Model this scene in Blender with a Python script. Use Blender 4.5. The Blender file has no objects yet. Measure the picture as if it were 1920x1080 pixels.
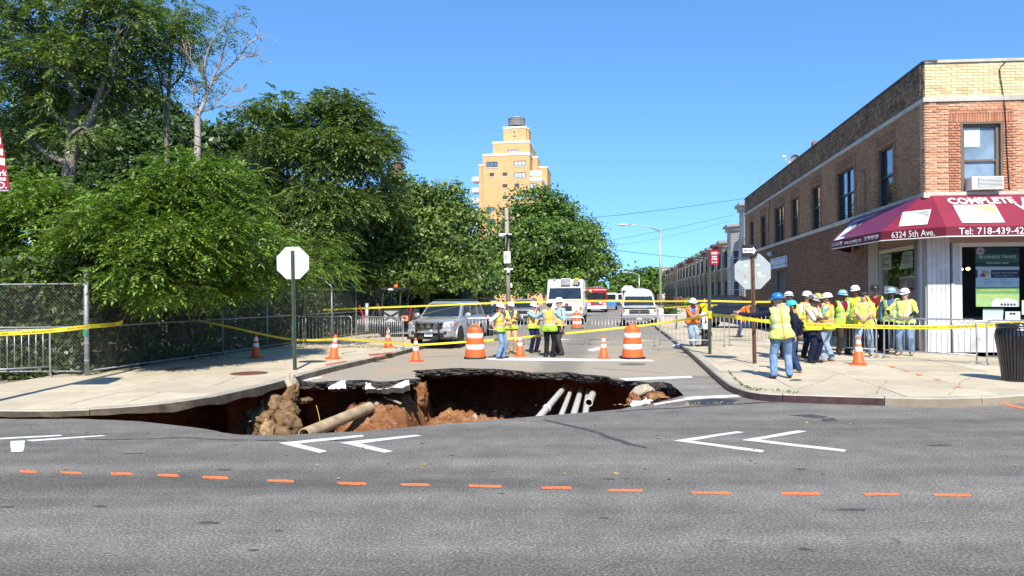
import bpy, bmesh, math, random
import numpy as np
from mathutils import Vector, Matrix, noise as mnoise
from mathutils.geometry import tessellate_polygon
random.seed(7); rng = np.random.default_rng(7)
SC = bpy.context.scene; COL = SC.collection
# ---------------------------------------------------------------- camera, sky, sun, exposure
F = 1400.0; HC = 1.85; HV = 559.0; ROLL = math.radians(0.5)
cam = bpy.data.cameras.new('camera'); camo = bpy.data.objects.new('camera', cam); COL.objects.link(camo)
cam.lens = F/1920*36; cam.sensor_width = 36; cam.shift_y = (HV-540)/1920
cam.clip_start = 0.1; cam.clip_end = 3000
camo.matrix_world = Matrix.Translation((0, 0, HC)) @ Matrix.Rotation(ROLL, 4, 'Y') @ Matrix.Rotation(math.radians(90), 4, 'X')
SC.camera = camo
W = bpy.data.worlds.new('World'); SC.world = W; W.use_nodes = True
nt = W.node_tree; bg = nt.nodes['Background']
sky = nt.nodes.new('ShaderNodeTexSky'); sky.sky_type = 'NISHITA'; sky.sun_disc = False
SUN_EL = math.radians(46); SUN_AZ = math.radians(-5)      # sun behind the camera; shadows run away from it
sky.sun_elevation = SUN_EL; sky.sun_rotation = math.pi + SUN_AZ
sky.altitude = 1500; sky.air_density = 0.8; sky.dust_density = 0.0; sky.ozone_density = 6.0
# clear dry air: look the sky colour up a little above the true elevation so the horizon stays blue, all the way round
_tc = nt.nodes.new('ShaderNodeTexCoord'); _mp = nt.nodes.new('ShaderNodeMapping'); _mp.inputs['Scale'].default_value = (1, 1, 0.72); _mp.inputs['Location'].default_value = (0, 0, 0.115)
nt.links.new(_tc.outputs['Generated'], _mp.inputs['Vector']); nt.links.new(_mp.outputs[0], sky.inputs['Vector'])
_hs = nt.nodes.new('ShaderNodeHueSaturation'); _hs.inputs['Saturation'].default_value = 1.08; _hs.inputs['Hue'].default_value = 0.494; nt.links.new(sky.outputs['Color'], _hs.inputs['Color'])
nt.links.new(_hs.outputs['Color'], bg.inputs['Color']); bg.inputs['Strength'].default_value = 0.15
sun = bpy.data.lights.new('sun', 'SUN'); suno = bpy.data.objects.new('sun', sun); COL.objects.link(suno)
sun.energy = 4.0; sun.angle = math.radians(0.53); sun.color = (1.0, 0.93, 0.82)
to_sun = Vector((-math.sin(SUN_AZ)*math.cos(SUN_EL), -math.cos(SUN_AZ)*math.cos(SUN_EL), math.sin(SUN_EL)))
suno.rotation_euler = to_sun.to_track_quat('Z', 'Y').to_euler()
suno.location = (0, -20, 40)
SC.view_settings.view_transform = 'Standard'; SC.view_settings.look = 'None'
SC.view_settings.exposure = 0.88; SC.view_settings.gamma = 1; SC.view_settings.use_curve_mapping = False
# ---------------------------------------------------------------- surveying: where a sight line meets the ground or a depth
_cr, _sr = math.cos(ROLL), math.sin(ROLL)
def ray(u, v):
    x = (u-960)/F; y = (HV-v)/F
    return Vector((x*_cr + y*_sr, 1.0, -x*_sr + y*_cr))
def P(u, v, z=0.0):
    d = ray(u, v); k = (z-HC)/d.z
    return Vector((d.x*k, d.y*k, z))
def D(u, v, Y):
    d = ray(u, v); return Vector((d.x*Y, Y, HC+d.z*Y))
def Z(u, v, Y): return D(u, v, Y).z
TAN = 0.14; SA = math.atan(TAN)
S = Vector((math.sin(SA), math.cos(SA), 0)); T = Vector((math.cos(SA), -math.sin(SA), 0))
# ---------------------------------------------------------------- library
def frame_from(d):
    d = d.normalized(); a = Vector((0, 0, 1)) if abs(d.z) < 0.95 else Vector((1, 0, 0))
    x = a.cross(d).normalized(); return x, d.cross(x).normalized()
class MB:
    def __init__(s): s.v = []; s.f = []; s.m = []; s.uv = {}
    def add(s, vs, fs, m=0):
        b = len(s.v); s.v += [tuple(p) for p in vs]
        for f in fs: s.f.append([i+b for i in f]); s.m.append(m)
        return s
    def box(s, lo, hi, m=0, M=None, bev=0):
        (a, b, c), (d, e, f) = lo, hi
        vs = [(a,b,c),(d,b,c),(d,e,c),(a,e,c),(a,b,f),(d,b,f),(d,e,f),(a,e,f)]
        if M is not None: vs = [M @ Vector(p) for p in vs]
        return s.add(vs, [(0,3,2,1),(4,5,6,7),(0,1,5,4),(1,2,6,5),(2,3,7,6),(3,0,4,7)], m)
    def cbox(s, c, size, m=0, M=None):
        h = [x/2 for x in size]
        return s.box([c[i]-h[i] for i in range(3)], [c[i]+h[i] for i in range(3)], m, M)
    def rbox(s, lo, hi, r, m=0, M=None, seg=3):
        # box with corners rounded in x/y plan view (local z up)
        (a, b, c), (d, e, f) = lo, hi; pts = []
        for cx, cy, a0 in ((d-r, e-r, 0), (a+r, e-r, 90), (a+r, b+r, 180), (d-r, b+r, 270)):
            for k in range(seg+1):
                t = math.radians(a0+90*k/seg); pts.append((cx+r*math.cos(t), cy+r*math.sin(t)))
        return s.prism(pts, c, f, m, M)
    def prism(s, pts, z0, z1, m=0, M=None):
        n = len(pts); vs = [(p[0], p[1], z0) for p in pts]+[(p[0], p[1], z1) for p in pts]
        if M is not None: vs = [M @ Vector(p) for p in vs]
        fs = [(i, (i+1) % n, n+(i+1) % n, n+i) for i in range(n)]
        tri = tessellate_polygon([[Vector((p[0], p[1], 0)) for p in pts]])
        for t in tri:
            a = [Vector((pts[i][0], pts[i][1])) for i in t]
            ccw = (a[1]-a[0]).cross(a[2]-a[0]) > 0
            t = tuple(t) if ccw else tuple(t)[::-1]
            fs.append(tuple(n+i for i in t)); fs.append(t[::-1])
        area = sum(pts[i][0]*pts[(i+1) % n][1]-pts[(i+1) % n][0]*pts[i][1] for i in range(n))
        if area < 0: fs[:n] = [f[::-1] for f in fs[:n]]
        return s.add(vs, fs, m)
    def tube(s, path, r, seg=8, m=0, cap=True, sy=1.0):
        path = [Vector(p) for p in path]; n = len(path)
        rs = r if isinstance(r, (list, tuple)) else [r]*n
        vs = []; fs = []; px = None
        for i, p in enumerate(path):
            d = (path[min(i+1, n-1)]-path[max(i-1, 0)])
            if d.length < 1e-9: d = Vector((0, 0, 1))
            if px is None: x, y = frame_from(d)
            else:
                d = d.normalized(); x = (px-d*px.dot(d)).normalized(); y = d.cross(x)
            px = x
            for k in range(seg):
                t = 2*math.pi*k/seg; vs.append(p+x*(rs[i]*math.cos(t))+y*(rs[i]*sy*math.sin(t)))
        for i in range(n-1):
            for k in range(seg):
                fs.append((i*seg+k, i*seg+(k+1) % seg, (i+1)*seg+(k+1) % seg, (i+1)*seg+k))
        if cap: fs.append(tuple(range(seg))[::-1]); fs.append(tuple((n-1)*seg+k for k in range(seg)))
        return s.add(vs, fs, m)
    def lathe(s, prof, seg=16, m=0, M=None, mfun=None, sx=1, sy=1):
        vs = []; n = len(prof)
        for (r, z) in prof:
            for k in range(seg):
                t = 2*math.pi*k/seg; p = Vector((sx*r*math.cos(t), sy*r*math.sin(t), z)); vs.append(M @ p if M is not None else p)
        b = len(s.v); s.v += [tuple(p) for p in vs]
        for i in range(n-1):
            mi = mfun(i) if mfun else m
            for k in range(seg):
                s.f.append([b+i*seg+k, b+i*seg+(k+1) % seg, b+(i+1)*seg+(k+1) % seg, b+(i+1)*seg+k]); s.m.append(mi)
        if prof[0][0] > 1e-6: s.f.append([b+k for k in range(seg)][::-1]); s.m.append(mfun(0) if mfun else m)
        if prof[-1][0] > 1e-6: s.f.append([b+(n-1)*seg+k for k in range(seg)]); s.m.append(mfun(n-2) if mfun else m)
        return s
    def ell(s, c, r, seg=12, rings=8, m=0, R=None):
        c = Vector(c); vs = []; fs = []
        vs.append((0, 0, -1))
        for i in range(1, rings):
            a = -math.pi/2+math.pi*i/rings
            for k in range(seg): t = 2*math.pi*k/seg; vs.append((math.cos(a)*math.cos(t), math.cos(a)*math.sin(t), math.sin(a)))
        vs.append((0, 0, 1)); L = len(vs)-1
        o = []
        for p in vs:
            q = Vector((p[0]*r[0], p[1]*r[1], p[2]*r[2])); o.append(c+(R @ q if R is not None else q))
        for k in range(seg): fs.append((0, 1+(k+1) % seg, 1+k)); fs.append((L, L-seg+k, L-seg+(k+1) % seg))
        for i in range(rings-2):
            for k in range(seg): fs.append((1+i*seg+k, 1+i*seg+(k+1) % seg, 1+(i+1)*seg+(k+1) % seg, 1+(i+1)*seg+k))
        return s.add(o, fs, m)
    def loft(s, secs, m=0, close=True, cap=True):
        n = len(secs[0]); vs = [p for q in secs for p in q]; fs = []
        for i in range(len(secs)-1):
            for k in range(n if close else n-1):
                fs.append((i*n+k, i*n+(k+1) % n, (i+1)*n+(k+1) % n, (i+1)*n+k))
        if cap and close: fs.append(tuple(range(n))[::-1]); fs.append(tuple((len(secs)-1)*n+k for k in range(n)))
        return s.add(vs, fs, m)
    def quad(s, a, b, c, d, m=0): return s.add([a, b, c, d], [(0, 1, 2, 3)], m)
    def build(s, name, mats, parent=None, smooth=False, org=None, bevel=0, autos=None):
        me = bpy.data.meshes.new(name); v = s.v
        if org is not None: ox, oy, oz = org; v = [(p[0]-ox, p[1]-oy, p[2]-oz) for p in v]
        me.from_pydata(v, [], s.f)
        for m in (mats if isinstance(mats, (list, tuple)) else [mats]): me.materials.append(m)
        me.polygons.foreach_set('material_index', s.m)
        if smooth: me.polygons.foreach_set('use_smooth', [True]*len(me.polygons))
        me.update()
        o = link(name, me, parent)
        if autos: smooth_by_angle(o, autos)
        if bevel:
            b = o.modifiers.new('bevel', 'BEVEL'); b.width = bevel; b.segments = 2; b.limit_method = 'ANGLE'; b.angle_limit = math.radians(40)
        return o
def smooth_by_angle(o, deg):
    me = o.data; bm = bmesh.new(); bm.from_mesh(me); a = math.radians(deg)
    for f in bm.faces: f.smooth = True
    for e in bm.edges:
        if len(e.link_faces) == 2 and e.calc_face_angle(9) > a: e.smooth = False
    bm.to_mesh(me); bm.free()
def link(name, me, parent=None):
    o = bpy.data.objects.new(name, me); COL.objects.link(o)
    if parent is not None: o.parent = parent
    return o
def np_mesh(name, V, Fq, mat, parent=None, smooth=False):
    """V (n,3) array, Fq (m,k) array of equal sided faces"""
    me = bpy.data.meshes.new(name); k = Fq.shape[1]
    me.vertices.add(len(V)); me.vertices.foreach_set('co', V.astype(np.float32).ravel())
    me.loops.add(Fq.size); me.loops.foreach_set('vertex_index', Fq.astype(np.int32).ravel())
    me.polygons.add(len(Fq)); me.polygons.foreach_set('loop_start', np.arange(0, Fq.size, k, dtype=np.int32))
    if smooth: me.polygons.foreach_set('use_smooth', np.ones(len(Fq), bool))
    me.update(calc_edges=True); me.materials.append(mat)
    return link(name, me, parent)
def tag(o, label=None, cat=None, group=None, kind=None):
    if label: o['label'] = label
    if cat: o['category'] = cat
    if group: o['group'] = group
    if kind: o['kind'] = kind
    return o
def thing(name, label, cat, loc=(0, 0, 0), rz=0, group=None):
    o = bpy.data.objects.new(name, None); COL.objects.link(o); o.location = loc; o.rotation_euler = (0, 0, rz)
    o.empty_display_size = 0.2
    return tag(o, label, cat, group)
KIDS = {}
def copy_tree(o, parent=None):
    c = o.copy(); COL.objects.link(c)
    if parent is not None: c.parent = parent; c.matrix_parent_inverse = Matrix()
    for ch in list(o.children): copy_tree(ch, c)
    return c
def dup(root, loc, rz=0, label=None, group=None):
    c = copy_tree(root); c.location = loc; c.rotation_euler = (0, 0, rz); return tag(c, label, None, group)
def Rz(a): return Matrix.Rotation(a, 4, 'Z')
def Tr(x, y, z): return Matrix.Translation((x, y, z))
def yaw_of(v): return math.atan2(v.y, v.x)
# ---------------------------------------------------------------- materials
MATS = {}
def nodes(name):
    m = bpy.data.materials.new(name); m.use_nodes = True; n = m.node_tree.nodes; l = m.node_tree.links
    return m, n, l, n['Principled BSDF']
def NN(n, t, **k):
    x = n.new(t)
    for a, b in k.items(): setattr(x, a, b)
    return x
def mixc(n, l, fac, a, b, blend='MIX'):
    x = n.new('ShaderNodeMix'); x.data_type = 'RGBA'; x.blend_type = blend
    for i, val in ((0, fac), (6, a), (7, b)):
        if hasattr(val, 'is_linked'): l.new(val, x.inputs[i])
        elif i == 0: x.inputs[0].default_value = val
        else: x.inputs[i].default_value = tuple(val)+(1,) if len(val) == 3 else val
    return x.outputs[2]
def ramp(n, l, src, pts):
    r = n.new('ShaderNodeValToRGB'); e = r.color_ramp.elements
    while len(e) < len(pts): e.new(0.5)
    for i, (p, c) in enumerate(pts):
        e[i].position = p; e[i].color = (c, c, c, 1) if isinstance(c, (int, float)) else tuple(c)+(1,)
    l.new(src, r.inputs[0]); return r.outputs[0]
def noise_tex(n, l, co, scale, detail=4, rough=0.6, dist=0):
    t = n.new('ShaderNodeTexNoise'); t.inputs['Scale'].default_value = scale; t.inputs['Detail'].default_value = detail
    t.inputs['Roughness'].default_value = rough; t.inputs['Distortion'].default_value = dist
    l.new(co, t.inputs['Vector']); return t.outputs['Fac']
def math_n(n, l, op, a, b=None, c=None):
    x = n.new('ShaderNodeMath'); x.operation = op
    for i, val in enumerate((a, b, c)):
        if val is None: continue
        if hasattr(val, 'is_linked'): l.new(val, x.inputs[i])
        else: x.inputs[i].default_value = val
    return x.outputs[0]
def bump(n, l, p, h, strength=0.3, dist=0.01):
    b = n.new('ShaderNodeBump'); b.inputs['Strength'].default_value = strength; b.inputs['Distance'].default_value = dist
    l.new(h, b.inputs['Height']); l.new(b.outputs[0], p.inputs['Normal'])
def mat(name, col, rough=0.6, var=0.15, scale=6, bmp=0, metal=0, coat=0, dirt=None, dscale=1.5, spec=None, island=0, emit=0, detail=5):
    if name in MATS: return MATS[name]
    m, n, l, p = nodes(name); co = n.new('ShaderNodeTexCoord').outputs['Object']
    f = noise_tex(n, l, co, scale, detail)
    c = ramp(n, l, f, [(0.3, [x*(1-var) for x in col]), (0.7, [min(1, x*(1+var)) for x in col])])
    if island:
        g = n.new('ShaderNodeNewGeometry').outputs['Random Per Island']
        k = ramp(n, l, g, [(0, 1-island), (1, 1+island)])
        c = mixc(n, l, 1.0, c, k, 'MULTIPLY')
    if dirt:
        d = ramp(n, l, noise_tex(n, l, co, dscale, 6, 0.65), [(0.48, 0.0), (0.72, 1.0)])
        c = mixc(n, l, math_n(n, l, 'MULTIPLY', d, 0.75), c, dirt)
    l.new(c, p.inputs['Base Color']); p.inputs['Metallic'].default_value = metal
    rr = ramp(n, l, f, [(0.3, max(0, rough-0.08)), (0.7, min(1, rough+0.08))]); l.new(rr, p.inputs['Roughness'])
    if spec is not None: p.inputs['Specular IOR Level'].default_value = spec
    if coat: p.inputs['Coat Weight'].default_value = coat; p.inputs['Coat Roughness'].default_value = 0.05
    if bmp: bump(n, l, p, f, bmp, 0.01)
    if emit: p.inputs['Emission Color'].default_value = tuple(col)+(1,); p.inputs['Emission Strength'].default_value = emit
    MATS[name] = m; return m
def worn_paint(name, col, wear=0.5, scale=14):
    """thin road paint, rubbed through to the asphalt in flecks"""
    if name in MATS: return MATS[name]
    m, n, l, p = nodes(name); co = n.new('ShaderNodeTexCoord').outputs['Object']; a = noise_tex(n, l, co, scale, 6, 0.75); b = noise_tex(n, l, co, 2.5, 3)
    c = ramp(n, l, b, [(0.3, [x*0.82 for x in col]), (0.7, col)]); l.new(c, p.inputs['Base Color']); p.inputs['Roughness'].default_value = 0.75; bump(n, l, p, a, 0.3, 0.005)
    k = ramp(n, l, math_n(n, l, 'ADD', math_n(n, l, 'MULTIPLY', a, 0.75), math_n(n, l, 'MULTIPLY', b, 0.25)), [(0.5+0.08*(1-wear), 0.0), (0.60+0.08*(1-wear), 0.85)])
    t = n.new('ShaderNodeBsdfTransparent'); mx = n.new('ShaderNodeMixShader'); l.new(k, mx.inputs[0]); l.new(p.outputs[0], mx.inputs[1]); l.new(t.outputs[0], mx.inputs[2]); l.new(mx.outputs[0], n['Material Output'].inputs[0]); MATS[name] = m; return m
def glass_mat(name, col=(0.02, 0.03, 0.035), rough=0.04):
    if name in MATS: return MATS[name]
    m = mat(name, col, rough, 0.4, 1.2, spec=0.8); return m
WHITE = mat('white_paint', (0.75, 0.75, 0.73), 0.45, 0.06, 3, dirt=(0.5, 0.48, 0.44))
GALV = mat('galvanised_steel', (0.55, 0.56, 0.57), 0.42, 0.12, 9, metal=0.75)
DARKM = mat('dark_metal', (0.03, 0.032, 0.035), 0.4, 0.2, 6, metal=0.5)
BLACK = mat('black_rubber', (0.015, 0.015, 0.016), 0.7, 0.2, 8)
LETTER_W = mat('white_lettering', (0.8, 0.8, 0.78), 0.5, 0.03)
LETTER_K = mat('black_lettering', (0.015, 0.015, 0.017), 0.5, 0.03)
def text(name, body, size, M4, m, parent=None, align='CENTER', depth=0.002, wx=1.0, bold=0.0, font=None):
    c = bpy.data.curves.new(name, 'FONT'); c.body = body; c.size = size; c.align_x = align; c.align_y = 'CENTER'
    c.extrude = depth; c.offset = bold; c.resolution_u = 2
    t = bpy.data.objects.new(name, c); COL.objects.link(t)
    dg = bpy.context.evaluated_depsgraph_get(); me = bpy.data.meshes.new_from_object(t.evaluated_get(dg))
    bpy.data.objects.remove(t); bpy.data.curves.remove(c)
    me.transform(M4 @ Matrix.Diagonal((wx, 1, 1, 1))); me.materials.clear(); me.materials.append(m)
    return link(name, me, parent)
def basis(o, x, y):
    """4x4 with local x along x, local y along y, origin o"""
    x = Vector(x).normalized(); y = Vector(y); y = (y-x*y.dot(x)).normalized(); z = x.cross(y)
    M4 = Matrix((x, y, z)).transposed().to_4x4(); M4.translation = Vector(o); return M4
def poly_clip(poly, lo, hi):
    for ax, val, keep in ((0, lo[0], 1), (0, hi[0], -1), (1, lo[1], 1), (1, hi[1], -1)):
        out = []
        for i in range(len(poly)):
            a, b = poly[i-1], poly[i]; da = (a[ax]-val)*keep; db = (b[ax]-val)*keep
            if (da >= 0) != (db >= 0):
                t = da/(da-db); out.append((a[0]+(b[0]-a[0])*t, a[1]+(b[1]-a[1])*t))
            if db >= 0: out.append(b)
        poly = out
        if len(poly) < 3: return []
    return poly
def poly_area(p): return 0.5*sum(p[i-1][0]*p[i][1]-p[i][0]*p[i-1][1] for i in range(len(p)))
def fbm(x, y, z=0.0, o=4, f=1.0):
    return mnoise.fractal(Vector((x*f, y*f, z*f)), 1.0, 2.0, o)
# ---------------------------------------------------------------- ground, road, sinkhole, sidewalks
ZL, ZR = 0.15, 0.145
def asphalt_mat():
    m, n, l, p = nodes('asphalt'); co = n.new('ShaderNodeTexCoord').outputs['Object']
    fine = noise_tex(n, l, co, 42, 4, 0.8); mid = noise_tex(n, l, co, 2.2, 6, 0.65); big = noise_tex(n, l, co, 0.35, 4, 0.55)
    mp = n.new('ShaderNodeMapping'); mp.inputs['Scale'].default_value = (0.12, 1.6, 1); l.new(co, mp.inputs[0])
    lane = noise_tex(n, l, mp.outputs[0], 0.7, 4, 0.55)
    ave = ramp(n, l, fine, [(0.30, (0.060, 0.056, 0.048)), (0.5, (0.165, 0.155, 0.136)), (0.70, (0.44, 0.415, 0.365))])
    ave = mixc(n, l, 1.0, ave, ramp(n, l, lane, [(0.3, 0.62), (0.7, 1.22)]), 'MULTIPLY')
    ave = mixc(n, l, 1.0, ave, ramp(n, l, mid, [(0.3, 0.78), (0.7, 1.16)]), 'MULTIPLY')
    vo = n.new('ShaderNodeTexVoronoi'); vo.inputs['Scale'].default_value = 0.9; vo.inputs['Randomness'].default_value = 1
    mp2 = n.new('ShaderNodeMapping'); mp2.inputs['Scale'].default_value = (1, 1.6, 1); l.new(co, mp2.inputs[0])
    ds = n.new('ShaderNodeVectorMath'); ds.operation = 'ADD'; l.new(mp2.outputs[0], ds.inputs[0])
    nv = n.new('ShaderNodeTexNoise'); nv.inputs['Scale'].default_value = 6; l.new(co, nv.inputs['Vector'])
    sc = n.new('ShaderNodeVectorMath'); sc.operation = 'SCALE'; sc.inputs['Scale'].default_value = 0.25; l.new(nv.outputs['Color'], sc.inputs[0]); l.new(sc.outputs[0], ds.inputs[1])
    l.new(ds.outputs[0], vo.inputs['Vector'])
    spot = ramp(n, l, vo.outputs['Distance'], [(0.05, 1.0), (0.1, 0.0)])
    gate = ramp(n, l, noise_tex(n, l, co, 0.8, 2), [(0.44, 0.0), (0.52, 1.0)])
    ave = mixc(n, l, math_n(n, l, 'MULTIPLY', math_n(n, l, 'MULTIPLY', spot, gate), 0.7), ave, (0.025, 0.025, 0.027))
    # side street: older, paler, dusted with soil; position along the street frame
    sx = n.new('ShaderNodeSeparateXYZ'); l.new(co, sx.inputs[0])
    st = ramp(n, l, fine, [(0.25, (0.22, 0.195, 0.15)), (0.5, (0.33, 0.295, 0.235)), (0.8, (0.46, 0.42, 0.34))])
    dust = ramp(n, l, noise_tex(n, l, co, 0.5, 5, 0.6, 0.6), [(0.46, 0.0), (0.62, 1.0)])
    st = mixc(n, l, math_n(n, l, 'MULTIPLY', dust, 0.6), st, (0.42, 0.31, 0.19))
    # darker wheel-path patch down the middle of the street
    lat = math_n(n, l, 'SUBTRACT', sx.outputs['X'], math_n(n, l, 'MULTIPLY', sx.outputs['Y'], 0.14))
    lat = math_n(n, l, 'ADD', lat, math_n(n, l, 'MULTIPLY', math_n(n, l, 'SUBTRACT', mid, 0.5), 0.8))
    path = math_n(n, l, 'ABSOLUTE', math_n(n, l, 'ADD', lat, 1.55))
    pm = ramp(n, l, path, [(0.35, 1.0), (0.75, 0.0)])
    st = mixc(n, l, math_n(n, l, 'MULTIPLY', pm, 0.55), st, (0.15, 0.138, 0.115))
    far = ramp(n, l, math_n(n, l, 'MULTIPLY', sx.outputs['Y'], 0.01), [(0.30, 0.0), (0.38, 1.0)])
    st = mixc(n, l, math_n(n, l, 'MULTIPLY', far, 0.7), st, (0.20, 0.19, 0.17))
    edge = math_n(n, l, 'ADD', sx.outputs['Y'], math_n(n, l, 'MULTIPLY', math_n(n, l, 'SUBTRACT', mid, 0.5), 0.8))
    # the avenue asphalt ends on a slanted seam: nearer at the left corner than at the right one
    edge = math_n(n, l, 'SUBTRACT', edge, math_n(n, l, 'MULTIPLY', sx.outputs['X'], 0.12))
    isst = ramp(n, l, math_n(n, l, 'MULTIPLY', edge, 0.02), [(0.332, 0.0), (0.345, 1.0)])
    pale = ramp(n, l, math_n(n, l, 'MULTIPLY', edge, 0.02), [(0.268, 0.0), (0.275, 1.0)])
    ave = mixc(n, l, math_n(n, l, 'MULTIPLY', pale, 0.45), ave, mixc(n, l, 1.0, ave, (1.75, 1.72, 1.66), 'MULTIPLY'))
    c = mixc(n, l, isst, ave, st)
    l.new(c, p.inputs['Base Color']); p.inputs['Roughness'].default_value = 0.86; p.inputs['Specular IOR Level'].default_value = 0.35
    h = math_n(n, l, 'ADD', fine, math_n(n, l, 'MULTIPLY', mid, 1.5)); bump(n, l, p, h, 0.55, 0.012)
    return m
ASPH = asphalt_mat()
def concrete_mat(name, a, b, crackdark=0.5, stain=(0.30, 0.27, 0.22)):
    m, n, l, p = nodes(name); co = n.new('ShaderNodeTexCoord').outputs['Object']
    fine = noise_tex(n, l, co, 45, 3, 0.7); mid = noise_tex(n, l, co, 1.4, 6, 0.65)
    c = ramp(n, l, mid, [(0.3, a), (0.7, b)])
    c = mixc(n, l, 1.0, c, ramp(n, l, fine, [(0.25, 0.82), (0.75, 1.12)]), 'MULTIPLY')
    oi = n.new('ShaderNodeObjectInfo').outputs['Random']
    c = mixc(n, l, 1.0, c, ramp(n, l, oi, [(0, 0.86), (1, 1.06)]), 'MULTIPLY')
    sp = ramp(n, l, noise_tex(n, l, co, 5, 3, 0.5), [(0.58, 0.0), (0.72, 1.0)])
    c = mixc(n, l, math_n(n, l, 'MULTIPLY', sp, 0.4), c, stain)
    gum = n.new('ShaderNodeTexVoronoi'); gum.inputs['Scale'].default_value = 2.0; l.new(co, gum.inputs['Vector'])
    c = mixc(n, l, ramp(n, l, gum.outputs['Distance'], [(0.03, 0.6), (0.05, 0.0)]), c, (0.08, 0.075, 0.07))
    l.new(c, p.inputs['Base Color']); p.inputs['Roughness'].default_value = 0.9; p.inputs['Specular IOR Level'].default_value = 0.3
    bump(n, l, p, math_n(n, l, 'ADD', fine, mid), 0.3, 0.006); return m
CONC = concrete_mat('sidewalk_concrete', (0.48, 0.41, 0.295), (0.61, 0.53, 0.39))
KERBM = concrete_mat('kerb_concrete', (0.33, 0.30, 0.24), (0.50, 0.46, 0.38))
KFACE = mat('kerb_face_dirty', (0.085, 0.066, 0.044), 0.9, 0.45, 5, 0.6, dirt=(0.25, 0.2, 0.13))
GROUT = mat('joint_grit', (0.10, 0.09, 0.07), 0.95, 0.3, 10)
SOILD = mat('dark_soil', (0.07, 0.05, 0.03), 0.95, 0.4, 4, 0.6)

# ---- outline of the sinkhole (pixels on the road plane), clockwise from the left tip
near_px = [(62, 784), (130, 785), (200, 787), (262, 790), (330, 797), (385, 804), (415, 811), (450, 815), (520, 816), (600, 813), (700, 807), (800, 798),
           (900, 789), (1010, 780), (1100, 773), (1165, 767), (1180, 764), (1200, 760), (1240, 752), (1282, 741)]
far_px = [(1268, 728), (1250, 716), (1215, 716), (1165, 713), (1135, 705), (1085, 701), (1060, 698), (1000, 699), (960, 694), (920, 691), (850, 690), (772, 695), (782, 709),
          (745, 713), (705, 715), (690, 711), (640, 713), (620, 714), (588, 717), (562, 714), (556, 712)]
under_px = [(520, 700), (430, 705), (330, 717), (220, 728), (110, 742), (40, 765)]
def dense(pts, step, jit, seed, closed=False):
    out = []; n = len(pts)
    for i in range(n if closed else n-1):
        a, b = Vector(pts[i]), Vector(pts[(i+1) % n]); L = (b-a).length; k = max(1, int(L/step))
        for j in range(k):
            q = a.lerp(b, j/k)
            t = Vector((fbm(q.x, q.y, seed, 4, 2.2), fbm(q.x, q.y, seed+9, 4, 2.2), 0))*jit if (j or i) else Vector()
            out.append(Vector((q.x+t.x, q.y+t.y, 0)))
    if not closed: out.append(Vector(pts[-1]))
    return out
hole_near = dense([P(u, v) for u, v in near_px], 0.12, 0.03, 3)
hole_far = dense([P(u, v) for u, v in far_px], 0.10, 0.13, 5)
hole_under = [P(u, v) for u, v in under_px]
HOLE = hole_near + hole_far[1:] + hole_under
LEFTX, RIGHTX = -70, 70
def sheet(name, outer, holes, m, z=0.0, parent=None):
    loops = [[Vector((p[0], p[1], 0)) for p in outer]]+[[Vector((p[0], p[1], 0)) for p in h] for h in holes]
    flat = [p for L in loops for p in L]; tris = tessellate_polygon(loops)
    mb = MB(); fs = []
    for t in tris:
        a, b, c = (flat[i] for i in t)
        fs.append(tuple(t) if (b-a).to_2d().cross((c-a).to_2d()) > 0 else tuple(t)[::-1])
    mb.add([(p.x, p.y, z) for p in flat], fs); return mb.build(name, m, parent)
rect = [(LEFTX, -14), (RIGHTX, -14), (RIGHTX, 300), (LEFTX, 300)]
road = sheet('road', rect, [HOLE], ASPH); tag(road, 'grey asphalt avenue and paler side street around the sinkhole', kind='structure')
big = [(-1500, -300), (1500, -300), (1500, 2500), (-1500, 2500)]
ground = sheet('ground', big, [rect], mat('town_ground', (0.16, 0.15, 0.12), 0.95, 0.3, 0.2)); tag(ground, 'flat town ground reaching the horizon', kind='structure')

# broken asphalt rim: hangs from the edge of the sheet
RIMM = mat('broken_asphalt', (0.045, 0.042, 0.039), 0.9, 0.6, 22, 1.0, dirt=(0.14, 0.10, 0.065), dscale=3.5)
mb = MB()
def skirt(pts, dep, rough, seed, lip):
    """layered broken edge: a top course of asphalt, a ledge cut back under it, then ragged base"""
    cen = Vector((-0.6, 15.5, 0)); secs = []; q = []
    for a, b in zip(pts, pts[1:]): k = max(1, int((b-a).length/0.05)); q += [a.lerp(b, i/k) for i in range(k)]
    q.append(pts[-1]); prof = ((0.0, 0.0), (0.18, 0.0), (0.36, 0.02), (0.40, lip*0.5), (0.52, lip*0.75), (0.60, lip*0.6), (0.72, lip*1.2), (0.86, lip*1.5), (1.0, lip*2.6))
    for k, (t, bk) in enumerate(prof):
        row = []
        for p in q:
            o = (p-cen).to_2d().normalized(); h1 = fbm(p.x, p.y, seed+t*2.1, 5, 5.0); h2 = mnoise.noise(Vector((p.x*17, p.y*17, seed+k*3.7)))
            back = bk*(1+0.5*fbm(p.x, p.y, seed+70, 2, 1.2))+(rough*h1+0.035*h2)*min(1, t*3); d = dep*(1+0.5*fbm(p.x, p.y, seed+40, 4, 1.6))
            row.append((p.x+o.x*back, p.y+o.y*back, -0.002-d*t+(0.03*h1+0.018*h2)*(k > 1)))
        secs.append(row)
    mb.loft(secs[::-1], close=False, cap=False)
skirt(hole_near, 0.16, 0.05, 1, 0.04); skirt(hole_far, 0.20, 0.09, 2, 0.07)
rim = mb.build('broken_edge', RIMM, road)

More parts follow.
